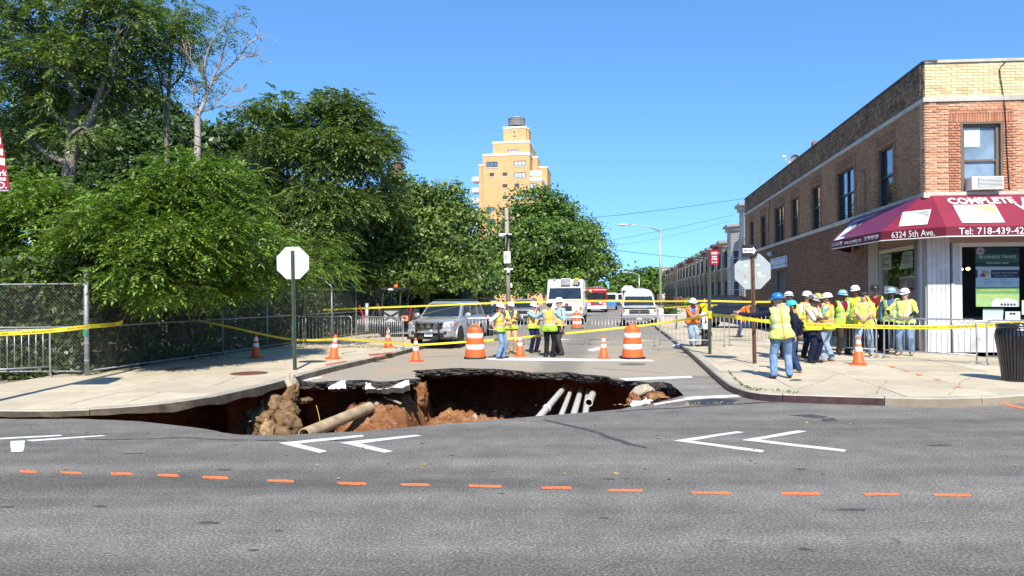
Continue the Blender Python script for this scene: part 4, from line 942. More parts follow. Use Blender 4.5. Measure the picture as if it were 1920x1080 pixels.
# two rows of tall narrow capitals, too foreshortened in the photograph to be read: strokes only
for (u0, v0, u1, v1, hh, seed_) in ((1598, 418, 1696, 385, 0.13, 5), (1609, 424, 1668, 402, 0.13, 6)):
    rr = random.Random(seed_); x_ = sx.normalized(); uv = (su-x_*su.dot(x_)).normalized(); n_ = x_.cross(uv); a = pan_xy(so_, sx, su, (u0, v0)); b = pan_xy(so_, sx, su, (u1, v1)); mb = MB(); L_ = b[0]-a[0]; q_ = 0.0; word = 0
    while q_ < L_:
        yy = a[1]+(b[1]-a[1])*q_/L_; o2 = so_+x_*(a[0]+q_)+uv*(yy-hh)+n_*0.02; w_ = rr.uniform(0.03, 0.055); mb.quad(o2, o2+x_*w_, o2+x_*w_+uv*2*hh, o2+uv*2*hh); word += 1; q_ += w_+(0.02 if word % rr.choice((9, 12, 15)) else 0.12)
    mb.build('lettering', [mat('cream_lettering', (0.7, 0.62, 0.58), 0.6, 0.05)], AW, org=og)['kind'] = 'stuff'
GP = mat('pinkish_lettering', (0.62, 0.45, 0.55), 0.6, 0.1)
for (u0, v0, u1, v1) in ((1602, 430, 1646, 419), (1595, 437, 1654, 422), (1588, 444, 1622, 435)):
    rr = random.Random(u0); nW = 7; x = 0.0
    x_ = sx.normalized(); uv = (su-x_*su.dot(x_)).normalized(); n_ = x_.cross(uv); a = pan_xy(so_, sx, su, (u0, v0)); b = pan_xy(so_, sx, su, (u1, v1)); mb = MB(); k = a[0]; h = 0.035; yy = (a[1]+b[1])/2
    while k < b[0]:
        w_ = min(rr.uniform(0.06, 0.22), b[0]-k); q = so_+x_*k+uv*(yy-h)+n_*0.016; mb.quad(q, q+x_*w_, q+x_*w_+uv*2*h, q+uv*2*h); k += w_+0.04
    mb.build('small_print', [GP], AW, org=og)
# ---- things in and on the shop windows
def flat_thing(name, label, cat, wall, px, out, m, thick=0.004):
    pts = [wall.hit(u, v, out) for u, v in px]; c = wall.pt(pts[0][0], pts[0][1], out); t = thing(name, label, cat, c); q = [wall.pt(a, z, out)-c for a, z in pts]; n_ = len(q)
    MB().add(q+[p-wall.n*thick for p in q], [tuple(range(n_)), tuple(range(n_, 2*n_))[::-1]]+[(i, n_+i, n_+(i+1) % n_, (i+1) % n_) for i in range(n_)]).build('sheet', [m], t); return t
PG = [mat('dark_green_print', (0.05, 0.14, 0.10), 0.5, 0.1), mat('dark_teal_print', (0.02, 0.045, 0.06), 0.5, 0.1), mat('pale_blue_print', (0.55, 0.70, 0.80), 0.5, 0.05), mat('navy_print', (0.03, 0.05, 0.08), 0.5, 0.1), mat('leaf_green_print', (0.20, 0.40, 0.15), 0.5, 0.1), mat('light_green_print', (0.44, 0.62, 0.24), 0.5, 0.12)]
PO = -0.10
t = flat_thing('window_poster', 'tall green and blue tax poster hanging in the front shop window', 'poster', FRONT, [(1830, 575), (1911, 575), (1911, 464), (1829, 464)], PO, PG[2]); og_ = t.location.copy()
def pr(name, px, m, k):
    q = [FRONT.hit(u, v, PO) for u, v in px]; MB().add([FRONT.pt(a, z, PO+k)-og_ for a, z in q], [tuple(range(len(q)))]).build(name, [m], t)
pr('poster_print', [(1829, 500), (1911, 500), (1911, 464), (1829, 464)], PG[1], 0.002); pr('poster_print', [(1829, 492), (1911, 492), (1911, 476), (1829, 476)], PG[0], 0.003)
pr('poster_print', [(1858, 521), (1911, 521), (1911, 506), (1858, 506)], PG[3], 0.002); pr('poster_print', [(1829, 521), (1833, 521), (1833, 506), (1829, 506)], PG[3], 0.002)
pr('poster_print', [(1830, 551), (1911, 551), (1911, 538), (1830, 538)], PG[4], 0.002); pr('poster_print', [(1830, 575), (1911, 575), (1911, 551), (1830, 551)], PG[5], 0.002)
pr('poster_print', [(1836, 518), (1846, 520), (1850, 514), (1842, 511)], mat('red_print', (0.5, 0.03, 0.04), 0.5), 0.003); pr('poster_print', [(1840, 507), (1855, 508), (1854, 515), (1845, 515)], mat('tan_print', (0.5, 0.38, 0.2), 0.5), 0.004); pr('poster_print', [(1848, 516), (1856, 510), (1855, 517)], PG[5], 0.005)
pr('poster_print', [(1859, 575), (1908, 575), (1908, 565), (1900, 561), (1896, 563), (1888, 556), (1880, 562), (1868, 559), (1859, 567)], LETTER_W, 0.004)
for i in range(5): pr('poster_print', [(1876+i*6, 573), (1880+i*6, 573), (1880+i*6, 569), (1876+i*6, 569)], PG[3], 0.006)
for i, (u0, u1, v) in enumerate(((1843, 1858, 524), (1843, 1862, 528), (1843, 1856, 532), (1876, 1888, 524), (1876, 1894, 528), (1876, 1898, 532))): pr('poster_print', [(u0, v+0.8), (u1, v+0.8), (u1, v-0.6), (u0, v-0.6)], GREYP, 0.004)
for i, v in enumerate((544, 554, 557.5)): pr('poster_print', [(1836, v+0.8), (1904-i*6, v+0.8), (1904-i*6, v-0.8), (1836, v-0.8)], mat('yellow_print', (0.62, 0.60, 0.16), 0.5), 0.004)
def ptext(body, u0, u1, v, h, m=LETTER_W):
    a, z = FRONT.hit((u0+u1)/2, v, PO); w_ = FRONT.hit(u1, v, PO)[0]-FRONT.hit(u0, v, PO)[0]; o = text('lettering', body, h, FRONT.m4(a, z, PO+0.006), m, t, depth=0.001); xs_ = [q.co @ FDIR for q in o.data.vertices]; sc = w_/(max(xs_)-min(xs_)); c_ = (max(xs_)+min(xs_))/2
    for q in o.data.vertices: q.co += FDIR*((q.co @ FDIR-c_)*(sc-1))
    o.matrix_local = Matrix.Translation(-og_)
ptext('BUSINESS TAXES', 1836, 1905, 482, 0.11); ptext('PREPARED HERE', 1849, 1891, 493.5, 0.065); ptext('Business Taxes Accounting', 1861, 1907, 511.5, 0.05); ptext('Prepared applications', 1865, 1899, 517, 0.035)
t = thing('window_fan', 'small white round vent fan in the front shop window pane', 'fan', FRONT.pt(*FRONT.hit(1838, 471, -0.06), -0.06)); mb = MB()
for k in range(12): a = k*math.pi/6; x_ = FDIR; c_ = lambda r, b: x_*(r*math.cos(b))+Vector((0, 0, r*math.sin(b))); mb.quad(c_(0.02, a), c_(0.12, a-0.1), c_(0.12, a+0.12), c_(0.02, a+0.1))
mb.build('vanes', LETTER_W, t)
flat_thing('notice', 'pale green paper notice behind the front shop window ledge', 'notice', FRONT, [(1843, 600), (1880, 600), (1882, 579), (1843, 579)], -0.2, mat('pale_green_paper', (0.62, 0.7, 0.66), 0.7, 0.05))
t = flat_thing('notice', 'white notice with two black marks in the front shop window', 'notice', FRONT, [(1885, 601), (1913, 601), (1913, 584), (1885, 584)], -0.15, LETTER_W); og_ = t.location.copy()
for (a, b) in ((1893, 1898), (1899, 1904)): q = [FRONT.hit(u, v, -0.15) for u, v in ((a, 590), (b, 590), (b, 586.5), (a, 586.5))]; MB().add([FRONT.pt(x, z, -0.147)-og_ for x, z in q], [(0, 1, 2, 3)]).build('black_mark', LETTER_K, t)
flat_thing('notice', 'narrow white notice at the right edge of the front shop window', 'notice', FRONT, [(1916, 590), (1926, 590), (1926, 563), (1916, 563)], -0.12, LETTER_W)
for lab, px, out in (('left white notice with a dark band in the side shop window', [(1647, 507), (1671, 505), (1671, 476), (1647, 480)], -0.1), ('right white notice behind the cable in the side shop window', [(1687, 505), (1711, 502), (1711, 470), (1693, 473)], -0.1)):
    px2 = px; t = flat_thing('notice', lab, 'notice', SIDE, px2[::1], out, mat('grey_white_paper', (0.45, 0.5, 0.48), 0.7, 0.08)); og_ = t.location.copy()
    u0 = px[0][0]+4; u1 = px[1][0]-3
    for i in range(5):
        v = px[3][1]+6+i*3.6; q = [SIDE.hit(u, vv, out) for u, vv in ((u0, v+0.5), (u1, v-0.5), (u1, v-1.5), (u0, v-0.5))]; MB().add([SIDE.pt(x, z, out+0.004)-og_ for x, z in q], [(0, 1, 2, 3)]).build('print_line', LETTER_K, t)
bulb = mat('lit_bulb', (1.0, 0.62, 0.25), 0.5, 0.0, emit=5)
for i, (u, v) in enumerate(((1802, 505), (1815, 504))): t = thing('shop_lamp', 'left glowing lamp inside the front shop window' if i == 0 else 'right glowing lamp inside the front shop window', 'lamp', FRONT.pt(*FRONT.hit(u, v, -1.2), -1.2), 0, 'lamps in the shop'); MB().ell((0, 0, 0), (0.06, 0.06, 0.05), 10, 6).build('bulb', bulb, t, True); MB().tube([(0, 0, 0.03), (0, 0, 0.5)], 0.008, 5).build('cord', DARKM, t)
# air conditioner in the front window
a0, z0 = FRONT.hit(1812, 358); a1, z1 = FRONT.hit(1871, 333); t = thing('air_conditioner', 'white window air conditioner in the upper front window', 'air conditioner', FRONT.pt((a0+a1)/2, z0, 0.0)); og_ = t.location.copy()
mb = MB(); FRONT.box(mb, a0, a1, z0, z1, -0.1, 0.30); o = mb.build('casing', [WHITE], t, org=og_, bevel=0.012)
for i in range(7): mb = MB(); z = z0+0.06+(z1-z0-0.1)*i/7; FRONT.box(mb, a0+0.18, a1-0.05, z, z+0.022, 0.302, 0.312); mb.build('louvre', [WHITE], t, org=og_)
mb = MB(); FRONT.box(mb, a0+0.17, a1-0.04, z0+0.05, z1-0.04, 0.2, 0.3015); mb.build('grille_back', [DARKM], t, org=og_)
# roof things
def roof_pt(u, v, off): a, z = SIDE.hit(u, v, -off); return SIDE.pt(a, z, -off), a, z
p_, a_, z_ = roof_pt(1528, 300, 1.0); t = thing('roof_vent', 'white roof vent with a rusty turbine cap on the brick building', 'roof vent', Vector((p_.x, p_.y, ZTOP-0.5))); hh = Z(1530, 264, p_.y)-t.location.z; r_ = 15/1400*p_.y/2
MB().lathe([(r_*1.5, 0), (r_*1.5, hh*0.3), (r_, hh*0.62), (r_*0.75, hh*0.72)], 14).build('vent_base', WHITE, t, True); MB().lathe([(r_*0.75, hh*0.72), (r_*0.85, hh*0.78), (r_*0.85, hh*0.94), (r_*0.4, hh)], 14).build('turbine_cap', mat('rusty_metal', (0.20, 0.11, 0.07), 0.7, 0.3), t, True)
p_, a_, z_ = roof_pt(1490, 310, 0.9); t = thing('satellite_dish', 'grey satellite dish peeping over the parapet of the brick building', 'satellite dish', Vector((p_.x, p_.y, ZTOP-0.5))); zd = Z(1490, 302, p_.y)-t.location.z
R = Matrix.Rotation(math.radians(-70), 4, 'Y') @ Matrix.Rotation(0.5, 4, 'X'); M4 = Tr(0, 0, zd) @ R; MB().lathe([(0.02, 0.0), (0.2, 0.03), (0.38, 0.1), (0.39, 0.1), (0.2, 0.045), (0.0, 0.02)], 16, M=M4).build('dish', SHOPG, t, True)
MB().tube([(0, 0, 0), (0, 0, zd)], 0.03, 6).build('mast', GALV, t); MB().tube([(-0.1, 0, zd-0.2), (-0.45, -0.1, zd-0.05), (-0.62, -0.15, zd+0.2)], 0.02, 6).build('feed_arm', WHITE, t); MB().cbox((-0.66, -0.15, zd+0.24), (0.2, 0.1, 0.1)).build('feed_horn', WHITE, t)
p_, a_, z_ = roof_pt(1425, 352, 0.8); t = thing('tv_antenna', 'old white television antenna on the roof of the brick building', 'antenna', Vector((p_.x, p_.y, ZTOP-0.5))); zd = Z(1425, 338, p_.y)-t.location.z
MB().tube([(0, 0, 0), (0, 0, zd+0.1)], 0.03, 6).build('mast', GALV, t); mb = MB(); mb.tube([(-0.6, 0, zd), (0.5, 0, zd+0.1)], 0.02, 5)
for k in range(6): x_ = -0.55+0.2*k; mb.tube([(x_, -0.25-0.05*k, zd+0.02*k-0.1), (x_+0.1, 0.25+0.05*k, zd+0.02*k+0.16)], 0.012, 4)
mb.build('elements', GALV, t)
# cables down the walls
for lab, px, w in (('black cable looping down the front of the brick building', [(1886, 116), (1876, 124), (1874, 135), (1880, 168), (1886, 220), (1888, 290), (1893, 357)], FRONT), ('black cable hanging down the side wall between two windows', [(1608, 320), (1618, 318), (1622, 325), (1622, 400)], SIDE), ('black cable on the side wall near its far end', [(1443, 300+75), (1441, 410), (1440, 470), (1440, 520)], SIDE)):
    pts = [w.pt(*w.hit(u, v, 0.05), 0.05) for u, v in px]; pts = smooth_line(pts, 2); tag(MB().tube(pts, 0.014, 5).build('wall_cable', DARKM), lab, 'cable')
# ---------------------------------------------------------------- row houses along the right side of the street
def stone(name, c): return mat(name, c, 0.85, 0.2, 5, 0.2, dirt=[x*0.5 for x in c], dscale=0.9)
HOUSE_STYLES = [('grey stone', stone('grey_house_stone', (0.20, 0.175, 0.135)), 'brown', mat('brown_cornice', (0.16, 0.10, 0.065), 0.7, 0.2)),
                ('buff limestone', stone('buff_house_stone', (0.27, 0.225, 0.16)), 'grey green', mat('grey_green_cornice', (0.27, 0.30, 0.29), 0.7, 0.2)),
                ('tan limestone', stone('tan_house_stone', (0.235, 0.19, 0.125)), 'dark red', mat('dark_red_cornice', (0.15, 0.055, 0.045), 0.7, 0.2)),
                ('pale grey limestone', stone('pale_house_stone', (0.29, 0.25, 0.19)), 'tan', mat('tan_cornice', (0.42, 0.34, 0.24), 0.7, 0.2))]
HY = math.atan2(S.y, S.x); T_H = 12.35; ZG = ZR
def hpos(s, t=T_H): q = S*s+T*t; return (q.x, q.y, ZG)
HGLASS = mat('house_window_glass', (0.03, 0.032, 0.033), 0.2, 0.4, 1.0, spec=0.35)
def bay_outline(off=0.0): return [(0.25-off*0.6, 0.0), (1.05-off*0.35, 0.95+off), (3.05+off*0.35, 0.95+off), (3.85+off*0.6, 0.0)]
def bay_window(parent, p, q, z0, z1, fr, m=DKF, inset=0.0):
    """window standing on the wall line p-q (plan points), recessed frame with two sashes"""
    p = Vector((p[0], p[1], 0)); q = Vector((q[0], q[1], 0)); x = (q-p).normalized(); n_ = Vector((-x.y, x.x, 0)); w = (q-p).length
    M4 = Matrix((x, n_, Vector((0, 0, 1)))).transposed().to_4x4(); M4.translation = p
    a, b = w*fr[0], w*fr[1]; mb = MB()
    for lo, hi in (((a, -0.02, z0), (a+0.07, 0.05, z1)), ((b-0.07, -0.02, z0), (b, 0.05, z1)), ((a+0.07, -0.02, z1-0.07), (b-0.07, 0.05, z1)), ((a+0.07, -0.02, z0), (b-0.07, 0.05, z0+0.06)), ((a+0.07, -0.02, (z0+z1)/2-0.03), (b-0.07, 0.04, (z0+z1)/2+0.03))): mb.box(lo, hi, M=M4)
    f = mb.build('window', [m], parent); MB().quad(*[M4 @ Vector(c) for c in ((a, 0.012, z0), (a, 0.012, z1), (b, 0.012, z1), (b, 0.012, z0))]).build('pane', HGLASS, f)
    MB().box((a-0.08, 0.0, z0-0.13), (b+0.08, 0.10, z0-0.003), M=M4).build('sill', STONE, f)
def make_house(style, h=7.7):
    nm, wm, cn, cm = style; t = thing('row_house', 'row house', 'house', (0, 0, 0), 0, 'bay fronted row houses along the street'); Wd = 5.6
    mb = MB(); mb.box((0.004, -9, 0), (Wd-0.004, 0, h-0.25)); mb.build('wall', [wm], t)
    o = bay_outline(); MB().prism([(p[0], p[1]) for p in o][::-1], 0.0, h-0.3).build('bay', [wm], t)
    mb = MB(); big_ = bay_outline(0.38); mb.prism([(-0.05, 0.0)]+big_+[(Wd-0.0, 0.0), (Wd-0.0, 0.42), (4.6, 0.42)][:0]+[], h-0.30, h-0.02) if False else None
    mb = MB(); mb.prism([(p[0], p[1]) for p in bay_outline(0.20)][::-1], h-0.55, h-0.301); mb.prism([(p[0], p[1]) for p in bay_outline(0.42)][::-1], h-0.30, h); mb.box((4.32, 0.003, h-0.5), (Wd-0.006, 0.30, h-0.002)); mb.build('cornice', [cm], t)
    mb = MB()
    for k in range(7):
        for p, q in zip(o, o[1:]):
            c = Vector((p[0], p[1], 0)).lerp(Vector((q[0], q[1], 0)), (k+0.5)/7); mb.cbox((c.x, c.y+0.12, h-0.62), (0.07, 0.16, 0.13))
    mb.build('corbels', [cm], t)['kind'] = 'stuff'
    MB().prism([(p[0], p[1]) for p in bay_outline(0.07)][::-1], h*0.5-0.1, h*0.5+0.08).build('belt_course', [wm], t)
    for z0, z1 in ((1.55, 3.35), (4.75, 6.55)):
        for p, q in zip(o, o[1:]): bay_window(t, p, q, z0, z1, (0.2, 0.8) if q[0]-p[0] > 1.5 else (0.22, 0.82))
    bay_window(t, (4.2, 0), (5.3, 0), 4.75, 6.5, (0.12, 0.88))
    MB().box((4.3, -0.02, 1.15), (5.25, 0.03, 3.3)).build('door', [mat('dark_door', (0.06, 0.035, 0.025), 0.5, 0.2)], t)
    mb = MB(); n = 6
    for k in range(n): mb.box((4.15, 0.002+0.3*k, 0), (5.4, 0.3*(k+1), 1.15-0.18*k))
    mb.build('stoop', [mat('reddish_stoop', (0.36, 0.24, 0.19), 0.85, 0.2)], t)
    mb = MB()
    for x in (4.12, 5.43): mb.tube([(x, 0.1, 2.0), (x, 1.8, 1.0)], 0.03, 5); mb.tube([(x, 1.8, 0.0), (x, 1.8, 1.0)], 0.03, 5); mb.tube([(x, 0.9, 0.7), (x, 0.9, 1.5)], 0.02, 5)
    mb.build('railing', [DARKM], t)['kind'] = 'stuff'
    MB().box((0.2, 0.98, 0), (3.9, 1.0+1.6, 0.25)).build('front_yard', [mat('yard_soil', (0.12, 0.10, 0.06), 0.95, 0.3)], t)
    return t
protos = [make_house(s_) for s_ in HOUSE_STYLES]
ORD = ['first', 'second', 'third', 'fourth', 'fifth', 'sixth', 'seventh', 'eighth', 'ninth', 'tenth', 'eleventh', 'twelfth', 'thirteenth', 'fourteenth', 'fifteenth', 'sixteenth', 'seventeenth', 'eighteenth', 'nineteenth', 'twentieth']
seq = [3, 2, 1, 0, 1, 1, 2, 2, 1, 2, 0, 1, 3, 2, 1, 0, 2, 1]; used = set()
for k, st in enumerate(seq):
    nm, _, cn, _ = HOUSE_STYLES[st]; lab = f'{nm} row house with {cn} cornice, {ORD[k]} past the tall clapboard house'
    if st not in used: o = protos[st]; used.add(st)
    else: o = copy_tree(protos[st])
    o.location = hpos(82+5.6*k); o.rotation_euler = (0, 0, HY); o['label'] = lab
# tall house next to the corner building's rear: grey clapboard, two stepped cornices
t = thing('clapboard_house', 'tall grey clapboard house with stepped cornices behind the brick corner building', 'house', hpos(66.5), HY); CLAP = mat('grey_clapboard', (0.40, 0.39, 0.37), 0.7, 0.1, 4); CO = mat('weathered_cornice', (0.42, 0.40, 0.36), 0.7, 0.2)
for x0, x1, h in ((0.0, 7.8, 10.1), (7.81, 15.4, 8.9)):
    MB().box((x0, -9, 0), (x1, 0, h-0.2)).build('wall', [CLAP], t); bx0 = x0+2.2; o = [(bx0, 0), (bx0+0.8, 0.95), (bx0+3.2, 0.95), (bx0+4.0, 0)]; MB().prism(o[::-1], 0, h-0.4).build('bay', [CLAP], t)
    mb = MB()
    for k in range(int((h-1)/0.22)):
        z = 0.6+0.22*k; q = [(p[0]+(-0.02 if i < 2 else 0.02), p[1]+(0.02 if 0 < i < 3 else 0.01)) for i, p in enumerate(o)]; mb.prism(q[::-1], z, z+0.03)
    mb.build('clapboards', [CLAP], t)['kind'] = 'stuff'
    mb = MB(); mb.prism([(bx0-0.4, 0), (bx0+0.55, 1.35), (bx0+3.45, 1.35), (bx0+4.4, 0)][::-1], h-0.25, h); mb.build('cornice', [CO], t)
    mb = MB(); mb.prism([(bx0-0.2, 0), (bx0+0.7, 1.15), (bx0+3.3, 1.15), (bx0+4.2, 0)][::-1], h-0.6, h-0.253); mb.build('cornice_frieze', [CO], t)
    for z0 in (1.5, 4.6, 7.0):
        if z0+1.7 > h-0.6: continue
        for p, q in zip(o, o[1:]): bay_window(t, p, q, z0, z0+1.75, (0.2, 0.8), WHITE)
# far end of the row: pale flat roofed block
a = D(1242, 560, 215); b = D(1277, 560, 215); zt_ = Z(1258, 503, 215); t = thing('far_building', 'buff flat roofed block beyond the end of the row houses', 'building', (a.x, 215, 0), 0)
w_ = b.x-a.x; MB().box((0, 0, 0), (w_+14, 14, zt_)).build('wall', [mat('buff_brick', (0.58, 0.48, 0.33), 0.85, 0.12)], t); MB().box((-0.2, -0.2, zt_+0.003), (w_+14.2, 14, zt_+0.5)).build('coping', [mat('grey_roof_edge', (0.3, 0.29, 0.27), 0.8)], t)
for i in range(3): MB().box((0.8+1.9*i, -0.05, 6.0), (1.8+1.9*i, 0.0, 7.8)).build('window', [DKF], t)
# front gardens: hedge, pale wall
# ---------------------------------------------------------------- apartment tower
YT = 200.0; TB = mat('orange_tower_brick', (0.60, 0.355, 0.15), 0.85, 0.1, 0.6, dirt=(0.64, 0.42, 0.22), dscale=0.1); TW = mat('white_tower_band', (0.74, 0.74, 0.72), 0.7, 0.06)
tc = D(945, 560, YT); t = thing('apartment_tower', 'stepped orange brick apartment tower with a water tank on its top', 'apartment building', (tc.x, tc.y, 0), -SA); TI = t
inv = (Tr(tc.x, tc.y, 0) @ Rz(-SA)).inverted()
def tl(u, v, back=0.0):
    """local coordinates of a pixel on the tower's front plane (pushed back by so many metres)"""
    o = Vector((tc.x, tc.y, 0))+S*back; d = ray(u, v); k = (o-Vector((0, 0, HC))).dot(S)/d.dot(S); return inv @ (Vector((0, 0, HC))+d*k)
def tbox(u0, u1, vt, back, depth, nm='wall', cop=0.5, m=TB, z0=0.0):
    a = tl(u0, vt, back); b = tl(u1, vt, back); o = MB().box((a.x, back, z0), (b.x, back+depth, a.z-cop)).build(nm, [m], t)
    if cop: MB().box((a.x-0.12, back-0.12, a.z-cop+0.003), (b.x+0.12, back+depth, a.z)).build('roof_band', [TW], o)
    return o
tbox(905, 993, 289, 0, 17, cop=0.6); tbox(898, 905.3, 308, 1.5, 14, cop=0.5); tbox(924, 993, 266, 1.0, 15, cop=0.5); tbox(944, 986.5, 238, 3, 9, cop=0.5); tbox(987, 991, 240, 5, 6, 'stair_shaft', 0.3)
tbox(993.3, 1016, 333, 0.02, 12, cop=0.9); tbox(990, 1008, 294, 7, 8, cop=0.3); tbox(1000, 1026, 313, 9, 12, cop=0.3)
c = tl(968, 238, 6); r_ = 2.3; z1 = tl(968, 222, 6).z; z2 = tl(968, 216, 6).z; WD = mat('weathered_tank_wood', (0.26, 0.24, 0.22), 0.9, 0.3, 3)
for k in range(26):
    a0 = 2*math.pi*k/26; a1 = 2*math.pi*(k+0.9)/26; MB().prism([(c.x+r_*math.cos(a0), 7+r_*math.sin(a0)), (c.x+r_*math.cos(a1), 7+r_*math.sin(a1)), (c.x+(r_-0.12)*math.cos(a1), 7+(r_-0.12)*math.sin(a1)), (c.x+(r_-0.12)*math.cos(a0), 7+(r_-0.12)*math.sin(a0))], c.z+0.3, z1).build('tank_stave', [WD], t)
mb = MB(); mb.lathe([(r_*1.08, z1), (0.02, z2)], 20, M=Tr(c.x, 7, 0)); mb.build('tank_roof', [mat('grey_tank_roof', (0.42, 0.40, 0.37), 0.8)], t, True)
for k in range(5): z = c.z+0.5+(z1-c.z-0.6)*k/4; MB().lathe([(r_+0.03, z-0.04), (r_+0.05, z), (r_+0.03, z+0.04)], 22, M=Tr(c.x, 7, 0)).build('tank_hoop', [DARKM], t)
mb = MB(); mb.lathe([(r_*0.9, c.z-0.2), (r_*0.9, c.z+0.3)], 16, M=Tr(c.x, 7, 0)); mb.build('tank_base', [DARKM], t)
TG = [mat('tower_window_blue', (0.10, 0.17, 0.22), 0.1, 0.3, 1), mat('tower_window_pale', (0.48, 0.50, 0.50), 0.3, 0.2, 1), mat('tower_window_dark', (0.08, 0.075, 0.07), 0.2, 0.3, 1)]
def twin(u0, u1, v0, v1, gi, mull=2, back=0.0):
    a = tl(u0, v1, back); b = tl(u1, v0, back); f = 0.14; mb = MB(); y = back
    for lo, hi in (((a.x, y-0.06, a.z), (a.x+f, y+0.02, b.z)), ((b.x-f, y-0.06, a.z), (b.x, y+0.02, b.z)), ((a.x+f, y-0.06, b.z-f), (b.x-f, y+0.02, b.z)), ((a.x+f, y-0.06, a.z), (b.x-f, y+0.02, a.z+f))): mb.box(lo, hi)
    for k in range(1, mull+1): x = a.x+(b.x-a.x)*k/(mull+1); mb.box((x-0.06, y-0.06, a.z+f), (x+0.06, y+0.02, b.z-f))
    w = mb.build('window', [DKF], t); MB().quad((a.x, y-0.03, a.z), (b.x, y-0.03, a.z), (b.x, y-0.03, b.z), (a.x, y-0.03, b.z)).build('pane', [TG[gi]], w); MB().box((a.x-0.1, y-0.10, a.z-0.25), (b.x+0.1, y-0.003, a.z-0.003)).build('sill', [mat('tower_sill', (0.6, 0.52, 0.4), 0.8)], w)
for q in ((912, 933, 303, 314, 0, 2), (964, 985.5, 301, 311.5, 1, 2), (964, 985.5, 323, 333.5, 1, 2), (918, 926.5, 324, 331, 2, 1), (942.5, 951, 323.5, 330, 2, 1), (942.5, 951, 345, 352, 2, 1), (965, 973.5, 344, 351, 2, 1), (942.5, 951, 367, 374, 2, 1), (964, 985, 366, 376, 1, 2), (942.5, 951, 388, 395, 2, 1), (912, 926, 388, 397, 0, 1)): twin(*q)
twin(952, 973, 280.5, 289, 1, 2, 1.0); twin(963, 966, 246.5, 249.5, 2, 0, 3); twin(963, 966, 254.5, 257.5, 2, 0, 3); twin(992.6+1.2, 1006, 343, 354, 1, 1, 0.02); twin(994, 1006, 366, 376, 0, 1, 0.02)
for k in range(6):
    v = 410+22*k
    for u0, u1 in ((912, 926), (942.5, 951), (964, 985)): twin(u0, u1, v, v+8, k % 3, 1)
for k in range(9):
    v = 331.5+20.2*k; a = tl(885, v+9, 3); b = tl(898.3, v, 3); f = MB().box((a.x, 3, a.z), (b.x, 7, a.z+0.2)).build('balcony_slab', [TW], t); MB().box((a.x, 2.9, a.z+0.203), (b.x, 2.98, b.z)).build('balcony_parapet', [TW], f); MB().box((a.x, 2.983, a.z+0.203), (a.x+0.1, 7, b.z)).build('balcony_side', [TW], f)
a = tl(993.6, 331, 0.02); b = tl(1016, 319, 0.02)
for k in range(4):
    x0 = a.x+(b.x-a.x)*k/4; x1 = a.x+(b.x-a.x)*(k+1)/4; MB().box((x0+0.05, 0.1, a.z+0.1), (x1-0.05, 0.14, b.z)).build('glass_screen', [mat('pale_green_screen', (0.42, 0.56, 0.54), 0.15, 0.1)], t)
# right flank: dark window bays
for k in range(4):
    z = tl(993, 300+20*k, 0).z; x = tl(993, 300, 0).x
    if k < 2: MB().box((x+0.003, 3.2, z-1.7), (x+0.06, 6.4, z)).build('flank_window', [TG[2]], t)
x = tl(1016, 340, 0).x
for k in range(6): z = tl(1016, 338+21*k, 0).z; MB().box((x+0.003, 2.0, z-1.7), (x+0.06, 10, z)).build('flank_window', [TG[2]], t)
a = D(737, 560, 150); b = D(754, 560, 150); t = thing('chimney_block', 'dark red brick block poking above the trees left of the tower', 'building', (a.x, 150, 0)); zt_ = Z(745, 305, 150)
MB().box((0, 0, 0), (b.x-a.x, 4, zt_)).build('wall', [mat('dark_red_tower_brick', (0.22, 0.10, 0.08), 0.9, 0.2)], t); MB().box((-0.1, -0.1, zt_+0.003), (b.x-a.x+0.1, 4.1, zt_+0.4)).build('coping', [CO], t)
MB().tube([(0.5, 2, zt_), (0.5, 2, zt_+1.8)], 0.04, 5).build('aerial', [GALV], t)

# the row across the avenue, behind the viewpoint: seen only as dark reflections in the glass
mb = MB(); x = -60
rr_ = random.Random(9)
while x < 60: w_ = rr_.uniform(7, 12); h_ = rr_.uniform(7, 10); mb.box((x, -36, 0), (x+w_-0.02, -26-rr_.uniform(0, 0.4), h_)); x += w_
o = mb.build('opposite_buildings', [mat('opposite_brick', (0.13, 0.085, 0.06), 0.9, 0.3, 0.5)]); tag(o, 'brick row across the avenue behind the viewpoint', kind='structure')
# ---------------------------------------------------------------- trees
def leaf_mat(name, dark, light, tip=None, trans=0.22):
    m = bpy.data.materials.new(name); m.use_nodes = True; n = m.node_tree.nodes; l = m.node_tree.links; p = n['Principled BSDF']
    g = n.new('ShaderNodeNewGeometry').outputs['Random Per Island']; co = n.new('ShaderNodeTexCoord').outputs['Object']
    pts = [(0.0, dark), (0.75, light)]+([(0.985, light), (1.0, tip)] if tip else [])
    c = ramp(n, l, g, pts); k = ramp(n, l, noise_tex(n, l, co, 0.7, 3), [(0.3, 0.75), (0.7, 1.25)]); c = mixc(n, l, 1.0, c, k, 'MULTIPLY')
    l.new(c, p.inputs['Base Color']); p.inputs['Roughness'].default_value = 0.42; p.inputs['Specular IOR Level'].default_value = 0.45
    t = n.new('ShaderNodeBsdfTranslucent'); l.new(mixc(n, l, 1.0, c, (1.5, 1.7, 0.6), 'MULTIPLY'), t.inputs[0]); mx = n.new('ShaderNodeMixShader'); mx.inputs[0].default_value = trans
    l.new(p.outputs[0], mx.inputs[1]); l.new(t.outputs[0], mx.inputs[2]); l.new(mx.outputs[0], n['Material Output'].inputs[0]); return m
LEAF_LOC = leaf_mat('locust_leaf', (0.03, 0.07, 0.012), (0.19, 0.30, 0.04), (0.42, 0.16, 0.06))
LEAF_AIL = leaf_mat('ailanthus_leaf', (0.045, 0.085, 0.02), (0.19, 0.26, 0.07), (0.22, 0.22, 0.06))
